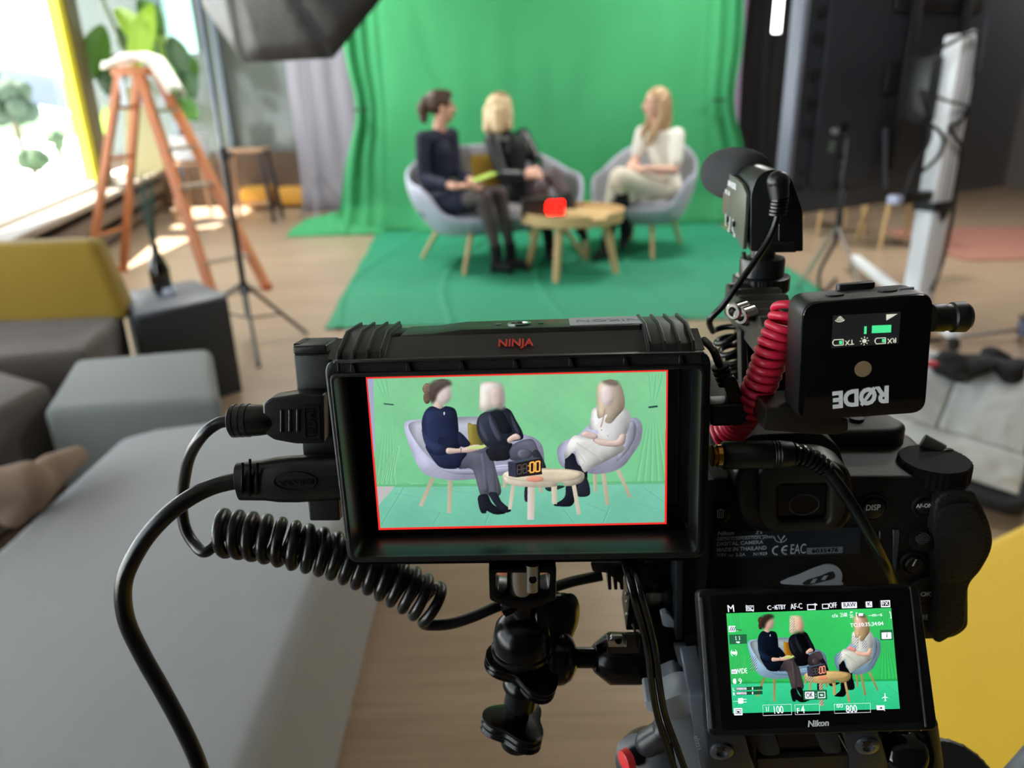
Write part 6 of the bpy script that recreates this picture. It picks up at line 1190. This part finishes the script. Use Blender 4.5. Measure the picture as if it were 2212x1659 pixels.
obj('bolt_sleeve', MB().cyl(f.p(1606, 682, -.006), f.p(1628, 690, -.012), .0042, n=24), ano, t)
f.pr(mb := MB(), [(1612, 700), (1700, 735), (1705, 935), (1652, 935), (1640, 860), (1618, 800)], -.045, -.016, at=-.016, r=.001); obj('post', mb.bevel(.001, 2), ano, t)
f.pr(mb := MB(), [(1600, 715), (1612, 715), (1618, 900), (1604, 900)], -.02, -.012, at=-.012, r=.0005); obj('rod', mb.bevel(.0006, 2), M('rod_dark', '22262a', .3), t)
f.pr(mb := MB(), [(1672, 765), (1700, 780), (1698, 806), (1676, 790)], -.014, -.010, at=-.010, r=.0005); obj('cheese_plate', mb.bevel(.0005, 2), M('plate_grey', '5c6066', .4), t)
# ================================================================ MICROPHONE
f = Fr(1680, 455, .36, 0, -4, 1.2); t = thing('camera_microphone', 'compact shotgun microphone with grey foam nose on top of the cage', 'microphone', mat=f.M)
ARCH = [(1622, 543), (1622, 420), (1634, 385), (1655, 368), (1682, 366), (1708, 382), (1722, 420), (1734, 455), (1735, 543)]
mic = M('mic_black', '16181a', .32, bump=.1, scale=1500); micg = M('mic_side_grey', '55594f', .38)
Q = rpoly([f.l(x, y, 0) for x, y in ARCH], [.001, .003, .003, .003, .003, .003, .004, .002, .001], 4)
mb = MB().prism(Q, -.052, 0, f.M, [(x * .97, y * .985) for x, y in Q]) if False else MB().prism(Q, -.052, 0, f.M)
mb.bevel(.0012, 3); obj('housing', mb, mic, t, sharp=50)
xl = min(q[0] for q in Q)
XS = f.M @ Matrix(((0, 0, -1, 0), (0, 1, 0, 0), (1, 0, 0, 0), (0, 0, 0, 1)))      # (z, y) outline, thickness to the left
yb, yt_ = f.l(1622, 541, 0)[1], f.l(1622, 425, 0)[1]
side = [(-.002, yb), (-.002, yt_ + .001), (-.012, yt_ + .0045), (-.030, yt_ + .006), (-.0560, yt_ + .0065), (-.0560, yb + .010), (-.045, yb + .008), (-.020, yb + .003)]
mb = MB().prism(rpoly(side, .001, 3), -xl, -xl + .0018, XS).bevel(.0004, 2); sd = obj('side_panel', mb, micg, t, label='grey-green control panel with white print')
XX_ = lambda z, y, o=.0020: f.M @ Matrix(((0, 0, -1, xl - o), (0, 1, 0, y), (1, 0, 0, z), (0, 0, 0, 1)))
mb = MB(); ym = (yb + yt_) / 2
ym = yb + .0150
text_into(mb, 'SENNHEISER', XX_(-.036, yt_ + .0015), .0042, bold=.01); text_into(mb, 'MKE 400', XX_(-.044, yt_ - .0035), .0034)
for z, w_ in ((-.040, .0045), (-.031, .003), (-.022, .0045)): mb.tube([XX_(z - w_, ym - .004) @ V((0, 0, 0)), XX_(z - w_, ym - .010) @ V((0, 0, 0)), XX_(z - w_ * .4, ym - .010) @ V((0, 0, 0))], .0003, 5)
text_into(mb, '- 0 +', XX_(-.036, ym - .0115), .0034); text_into(mb, 'ON', XX_(-.022, ym - .0115), .003)
obj('panel_lettering', mb, white, sd)
for z in (-.038, -.023): obj('slide_switch', MB().box(XX_(z, ym - .006, .0024) @ V((0, 0, 0)), (.0012, .0026, .0026), f.B).bevel(.0003, 2), pls, sd)
mb = MB()
fc_ = f.w((xl + max(q[0] for q in Q)) / 2, (yt_ + .004), -.050)
obj('foam_windshield', MB().lathe([(.0100, .012), (.0122, .004), (.0136, -.006), (.0143, -.018), (.0142, -.032), (.0130, -.046), (.0098, -.057), (.0050, -.064), (.0008, -.0655)], fc_ + f.B @ V((-.0042, .0005, .0)), f.B @ V((.08, .07, 1)), 40), M('grey_foam', '2c2d30', .95, bump=1., scale=1400), t, sharp=80, label='dark grey foam windshield')
obj('body_seam', MB().tube([f.p(1681, 367, .0004), f.p(1681, 385, .0004)], .0002, 5).tube([f.p(1683, 470, .0004), f.p(1683, 520, .0004)], .0002, 5), M('seam_line', '5a5e62', .3), t)
f.pr(mb := MB(), [(1645, 523), (1720, 521), (1720, 545), (1645, 546)], -.002, .0012, at=.0012, r=.0006); obj('battery_lid', mb.bevel(.0005, 2), mic, t)
cm_ = f.p(1646, 575, -.020)
obj('shock_mount', MB().lathe([(.0060, .0075), (.0062, .003), (.0108, .0025), (.0112, .001), (.0112, -.0062), (.0100, -.0067)], cm_ + f.B @ V((0, .002, 0)), f.B.col[1], 40), M('mount_satin', '1c1e22', .3), t)
obj('knurled_ring', MB().lathe([(.0125, .0035), (.0140, .003), (.0140, -.004), (.0130, -.0048)], cm_ - f.B.col[1] * .0080, f.B.col[1], 120, lambda a, h_: 1 + (.018 if int(a * 60 / (2 * PI) * 2) % 2 else 0)), M('mount_satin', '1c1e22', .3), t, sharp=25)
obj('shoe_foot', MB().box(cm_ - f.B.col[1] * .0140, (.018, .003, .018), f.B), ano, t); obj('pin', MB().cyl(f.p(1606, 545, -.018), f.p(1608, 558, -.018), .0012, n=12), stl, t)
# mic cable
t = thing('microphone_cable', 'thin black cable from the microphone plug, ending in a small dark coil', 'cable', f.p(1680, 400, .004))
obj('plug_elbow', MB().chain([f.p(1684, 392, .0005), f.p(1680, 392, .0065)], [.0048, .0050]).cyl(f.p(1680, 390, .0062), f.p(1684, 430, .0075), .0050, .0042, 24), pls, t)
for k in range(5): obj('strain_ring', MB().lathe([(.0030, -.0007), (.0040, -.0005), (.0040, .0005), (.0030, .0007)], f.p(1684 - 1.2 * k, 432 + 7.5 * k, .0072), f.p(1680, 470, .007) - f.p(1684, 430, .007), 20), rub, t)
lead = [f.p(1684, 425, .0075), f.p(1679, 470, .007), f.p(1662, 515, .008), f.p(1632, 562, .010), f.p(1596, 612, .012), f.p(1560, 662, .012), f.p(1533, 692, .008)]
axis = [f.p(1566, 708, -.006), f.p(1576, 740, -.006), f.p(1588, 780, -.008), f.p(1598, 820, -.008), f.p(1600, 860, -.010), f.p(1585, 920, -.012)]
hel = coil(axis, .0064, .00165, 9.5, phase=PI * 1.0, ref=f.B.col[0], n=20)
obj('cable', MB().tube(spl(lead + [hel[1]], 8) + hel[2:], .0016, 10), rub, t, sharp=80)
# red coiled cable
g = Fr(1650, 790, .292)
t = thing('red_coiled_cable', 'tightly coiled bright red cable beside the wireless receiver', 'cable', g.o); redc = M('red_rubber', 'c81f3f', .38)
axis = [g.p(1706, 663, -.002), g.p(1697, 690, .0), g.p(1683, 722, .0), g.p(1667, 760, .0), g.p(1654, 800, -.001), g.p(1640, 835, -.002), g.p(1626, 862, -.004), g.p(1612, 885, -.006)]
obj('coil', MB().tube(coil(axis, .0052, .0016, 13.5, ref=g.B.col[0], n=22), .00158, 12), redc, t, sharp=80)
axis = [g.p(1612, 885, -.010), g.p(1590, 915, -.022), g.p(1570, 938, -.026), g.p(1548, 950, -.028)]; obj('coil', MB().tube(coil(axis, .0055, .0016, 7, ref=g.B.col[0], n=20), .0017, 10), redc, t, sharp=80)
# right-angle plug at the monitor's right side
t = thing('audio_cable', 'black right-angled plug at the right side of the monitor', 'plug', g.p(1580, 890, -.004))
g.pr(mb := MB(), [(1535, 876), (1606, 872), (1618, 885), (1620, 905), (1606, 921), (1535, 923)], -.010, .0005, at=.0005, r=.002); obj('elbow', mb.bevel(.0022, 3), pls, t, sharp=60)
g.pr(mb := MB(), [(1558, 818), (1588, 812), (1612, 874), (1580, 878)], -.008, -.001, at=-.001, r=.0015); obj('sleeve', mb.bevel(.002, 3), pls, t, sharp=60)
for k in range(4): obj('strain_ring', MB().lathe([(.0026, -.0008), (.0036, -.0005), (.0036, .0005), (.0026, .0008)], g.p(1556 + 4.2 * k, 792 + 11 * k, -.0045), g.p(1570, 830, -.0045) - g.p(1556, 792, -.0045), 20), rub, t)
obj('lead', MB().tube(spl([g.p(1566, 815, -.0045), g.p(1553, 785, -.005), g.p(1540, 755, -.008), g.p(1520, 735, -.016)], 6), .0016, 10), rub, t)
# headphone plug across the viewfinder with its drooping cable
g = Fr(1640, 980, .30); t = thing('headphone_cable', 'long black jack with gold tip crossing above the viewfinder, its cable drooping right', 'cable', g.o)
a, b = g.p(1560, 984, 0), g.p(1710, 981, 0)
obj('gold_tip', MB().lathe([(.0040, -.0045), (.0045, -.004), (.0036, -.003), (.0045, -.0022), (.0045, -.0005), (.0040, 0)], a, b - a, 28), brs, t, label='ringed gold collar')
obj('barrel', MB().lathe([(.0050, -.0002), (.0056, .0006), (.0056, .019), (.0052, .0194), (.0056, .0198), (.0052, .0204), (.0056, .0210), (.0052, .0216), (.0056, .0222), (.0050, (b - a).length)], a, b - a, 32), pl, t)
cv = spl([g.p(1705, 981, 0), g.p(1738, 985, 0), g.p(1768, 1000, .001), g.p(1792, 1022, .003), g.p(1822, 1062, .006), g.p(1852, 1108, .008), g.p(1885, 1165, .008), g.p(1912, 1218, .002), g.p(1930, 1262, -.010)], 10)
obj('cable', MB().tube(cv, [.0038 * (1 - .38 * min(1, i / 30)) for i in range(len(cv))], 14), rub, t, sharp=80)
for k in range(7): i = 4 + k * 4; obj('strain_rib', MB().lathe([(.0030, -.0007), (.0046 - .00016 * k, -.0005), (.0046 - .00016 * k, .0005), (.0030, .0007)], cv[i], cv[i + 1] - cv[i], 20), rub, t)
# twin thin cables running down in front of the clamp
g = Fr(1400, 1430, .305); t = thing('twin_cable', 'pair of thin glossy black cables hanging from the monitor in front of the clamp', 'cable', g.o)
for dx in (0, 17):
    obj('strand', MB().tube(spl([g.p(1347 + dx, 1206, -.022), g.p(1353 + dx, 1228, -.008), g.p(1366 + dx, 1280, 0), g.p(1385 + dx, 1345, .0), g.p(1400 + dx * .9, 1410, .001), g.p(1408 + dx, 1480, .001), g.p(1420 + dx, 1545, 0), g.p(1440 + dx * 1.2, 1610, .0), g.p(1466 + dx * 1.4, 1690, .0)], 8), .00145, 12), M('cable_gloss', '0c0d0e', .22), t, sharp=80)
# ================================================================ CAGE, CLAMP AND TRIPOD HEAD
g = Fr(1450, 1350, .345, 0, -3, 1.2)
t = thing('camera_cage', 'black metal cage side plate left of the camera, beside the clamp', 'cage', g.o)
g.pr(mb := MB(), [(1462, 1195), (1476, 1195), (1474, 1380), (1460, 1384)], -.03, .004, at=.004, r=.0006); obj('side_plate', mb.bevel(.0006, 2), M('cage_edge', '191c20', .35), t)
g.pr(mb := MB(), [(1345, 1205), (1462, 1205), (1462, 1280), (1395, 1282), (1398, 1360), (1352, 1362), (1360, 1280)], -.035, -.012, at=-.012, r=.001); obj('side_bracket', mb.bevel(.0008, 2), ano, t)
g.pr(mb := MB(), [(1440, 1275), (1462, 1275), (1462, 1370), (1443, 1352)], -.03, -.006, at=-.006, r=.0005); obj('bracket_arm', mb, ano, t)
for (x, y) in ((1354, 1283), (1355, 1300), (1355, 1327)): obj('small_rivet', MB().ell(g.p(x, y, -.011), .0009, nu=10, nv=6), stl, t)
g.pr(mb := MB(), [(1385, 1200), (1425, 1200), (1420, 1216), (1392, 1216)], -.02, -.008, at=-.008, r=.0005); obj('knob_top', mb.bevel(.0005, 2), plg, t)
g.pr(mb := MB(), [(1500, 1040), (1545, 1036), (1545, 1060), (1502, 1500), (1480, 1500), (1478, 1200)], -.04, -.0015, at=-.0015, r=.001); obj('rear_plate', mb, M('cage_dark', '0a0b0d', .6), t)
t = thing('rod_clamp', 'black block clamp joining the articulating arm to the camera cage', 'clamp', g.p(1440, 1430, 0))
g.pr(mb := MB(), [(1390, 1360), (1425, 1350), (1505, 1350), (1525, 1500), (1520, 1505), (1408, 1507), (1388, 1490)], -.030, -.002, at=-.002, r=.0015); obj('block', mb.bevel(.0012, 2), ano, t)
g.pr(mb := MB(), [(1447, 1465), (1522, 1465), (1523, 1503), (1449, 1504)], -.004, -.001, at=-.001, r=.0005); obj('jaw', mb.bevel(.0006, 2), M('clamp_brown_black', '1a1511', .35), t)
mb = MB(); g.pr(mb, [(1455, 1396), (1483, 1396), (1500, 1440), (1502, 1450), (1496, 1456), (1478, 1457), (1470, 1450)], -.001, .002, at=.002, r=.0012); obj('lever', mb.bevel(.0008, 2), M('lever_grey_metal', '8f97a0', .35, metal=.3), t, label='small grey lever')
mb = MB(); g.pr(mb, [(1427, 1328), (1440, 1324), (1452, 1335), (1460, 1352), (1455, 1362), (1432, 1352)], -.006, -.002, at=-.002, r=.001); obj('lever', mb.bevel(.0008, 2), M('lever_pale', 'a9b3bf', .35, metal=.3), t, label='pale lever tip')
for (a, b) in (((1366, 1347), (1374, 1370)), ((1374, 1370), (1380, 1398))): obj('edge_pin', MB().tube([g.p(*a, .004), g.p(*b, .004)], .0006, 6), stl, t)
# tripod head
k = Fr(1660, 1600, .315, -8, -3, 2)
TRIPOD = t = thing('tripod', 'tripod with grey metal fluid head and star-socket screws under the camera', 'tripod', k.o)
sil = M('head_silver', '8b949c', .38, metal=.5, bump=.2, scale=900); hdk = M('head_dark_metal', '2a2f35', .38, metal=.3, bump=.3, scale=1200)
k.pr(mb := MB(), [(1392, 1513), (1430, 1515), (1470, 1500), (1500, 1500), (1505, 1540), (1460, 1560), (1425, 1545), (1395, 1535)], -.02, -.008, at=-.008, r=.002); obj('side_lip', mb.bevel(.001, 2), M('head_pale', '9fa6ad', .4, metal=.3), t)
k.pr(mb := MB(), [(1432, 1520), (1470, 1505), (1500, 1530), (1525, 1600), (1548, 1700), (1470, 1700), (1455, 1620)], -.03, -.010, at=-.010, r=.002); obj('side_cheek', mb.bevel(.0015, 2), sil, t)
k.pr(mb := MB(), [(1488, 1505), (1530, 1500), (1545, 1590), (1560, 1640), (1540, 1700), (1520, 1700), (1502, 1600)], -.03, -.004, at=-.004, r=.0012); obj('slanted_rail', mb.bevel(.001, 2), M('rail_blue_grey', '66707c', .35, metal=.4), t)
k.pr(mb := MB(), [(1525, 1560), (1610, 1590), (1626, 1660), (1640, 1720), (1530, 1720), (1528, 1630)], -.03, .0, at=0, r=.002); obj('front_lug', mb.bevel(.0015, 2), hdk, t)
k.pr(mb := MB(), [(1820, 1585), (1890, 1580), (1905, 1600), (1922, 1660), (1925, 1720), (1845, 1720), (1838, 1640)], -.03, .0, at=0, r=.002); obj('front_lug', mb.bevel(.0015, 2), hdk, t)
for (x, y) in ((1558, 1620), (1873, 1608)):
    c_ = k.p(x, y, 0); mb = MB().lathe([(.0048, -.001), (.0048, .0012), (.0040, .0018), (.0024, .0018), (.0022, .0006)], c_, k.n, 36); sb_ = obj('socket_screw', mb, M('screw_dull_steel', '6c7076', .3, metal=.8), t)
    cc_ = k.l(x, y, .0022); obj('star_socket', MB().prism([(cc_[0] + (.0022 if i % 2 else .0013) * math.cos(i * PI / 6), cc_[1] + (.0022 if i % 2 else .0013) * math.sin(i * PI / 6)) for i in range(12)], .0017, .00195, k.M), plg, sb_)
k.pr(mb := MB(), [(1600, 1575), (1840, 1565), (1860, 1720), (1640, 1720)], -.03, -.006, at=-.006, r=.001); obj('plate_bed', mb.bevel(.0006, 2), ano, t)
for P in ([(1622, 1580), (1672, 1578), (1686, 1625), (1678, 1632), (1652, 1633), (1640, 1625)], [(1755, 1574), (1808, 1572), (1818, 1622), (1810, 1628), (1783, 1628), (1775, 1620)]): k.pr(mb := MB(), P, -.006, -.004, at=-.004, r=.0008); obj('rubber_pad', mb.bevel(.0004, 2), M('pad_rubber', '15171a', .75, bump=.6, scale=2500), t)
k.pr(mb := MB(), [(1636, 1640), (1840, 1632), (1846, 1720), (1640, 1720)], -.006, -.0035, at=-.0035); obj('front_face', mb, M('head_brown_black', '1b1510', .5), t)
obj('steel_edge', MB().tube([k.p(1600, 1585, -.003), k.p(1612, 1618, -.002), k.p(1630, 1665, -.001)], .0006, 6).tube([k.p(1811, 1586, -.004), k.p(1836, 1632, -.004)], .0004, 6), stl, t)
# round lock knob and its neighbours at the right of the head
kc = k.p(1950, 1625, -.006); kn_ax = k.B @ V((-.1, .75, .66))
obj('lock_knob', MB().lathe([(.0090, -.006), (.0120, -.005), (.0120, .001), (.0095, .0015), (.0095, .0035), (.0085, .0055), (.006, .0072), (.003, .0080)], kc, kn_ax, 44), plg, t, sharp=50)
obj('pan_dial', MB().lathe([(.018, -.010), (.022, -.008), (.022, .006), (.020, .008)], k.p(2048, 1705, -.03), k.B @ V((.05, .9, .4)), 80, lambda a, h_: 1 + (.02 if int(a * 40 / PI) % 2 else 0)), pl, t, sharp=25)
obj('knob_stem', MB().cyl(k.p(1940, 1600, -.008), k.p(1940, 1575, -.010), .0018, n=12), pl, t); obj('knob_stem', MB().tube([k.p(2006, 1560, -.012), k.p(2018, 1640, -.010), k.p(2022, 1720, -.010)], .0034, 14), pl, t)
obj('dial_axle', MB().cyl(k.p(2048, 1715, -.03), k.p(1700, 1790, -.045), .012, n=24), hdk, t)
# tripod leg lock with red cap at bottom left of the head
obj('tilt_knob', MB().lathe([(.010, -.006), (.0135, -.005), (.014, .0), (.0135, .007), (.009, .0085)], k.p(1400, 1640, -.018), k.B @ V((-.5, .5, .7)), 40), M('knob_satin', '23262b', .35), t, sharp=50)
obj('tilt_arm', MB().chain([k.p(1400, 1605, -.015), k.p(1432, 1580, -.014), k.p(1448, 1545, -.016)], [.006, .0055, .005]), M('knob_satin', '3a3f46', .35), t, sharp=70)
obj('red_cap', MB().lathe([(.0036, -.002), (.0052, -.001), (.0048, .0022), (.003, .0030)], k.p(1356, 1642, -.012), k.B @ V((-.9, .1, .45)), 28), M('knob_red', 'd8363a', .3), t, label='red button cap')
mb = MB(); text_into(mb, 'ıı/ı·ı·ı·ı', k.M @ Matrix.Translation(V((*k.l(1508, 1605, -.0035), -.0037))) @ Matrix.Rotation(math.radians(-75), 4, 'Z'), .004); obj('worn_print', mb, M('worn_white', 'a0a6ac', .6), t)
hb_ = k.p(1700, 1720, -.03); c0_ = V((hb_.x, hb_.y + .01, hb_.z - .05))
obj('head_base', MB().lathe([(.034, 0), (.036, -.02), (.030, -.06), (.030, -.09)], c0_ + V((0, 0, .045)), (0, 0, 1), 36), hdk, t)
top__ = c0_ - V((0, 0, .045))
obj('crown', MB().cyl(top__ - V((0, 0, .05)), top__, .05, .045, 28), hdk, t)
for a in (-PI / 2 + .5, PI / 6 + .35, PI * 5 / 6 + .1):
    e = V((c0_.x + .30 * math.cos(a), c0_.y + .30 * math.sin(a), .015)); s0 = top__ + V((.04 * math.cos(a), .04 * math.sin(a), -.03)); lg = obj('leg', MB().cyl(s0, lerp(s0, e, .55), .015, n=18).cyl(lerp(s0, e, .5), e, .011, n=18), pl, t); obj('foot', MB().ell(e, (.018, .018, .014)), rub, lg)
# light switch rod at the lower right corner
obj('pan_bar', MB().tube([k.p(2060, 1800, -.035), k.p(2130, 1740, -.03), k.p(2198, 1672, -.03), k.p(2290, 1570, -.03)], .0055, 16), M('bar_grey', '5b6066', .4), TRIPOD, label='grey tubular pan handle')
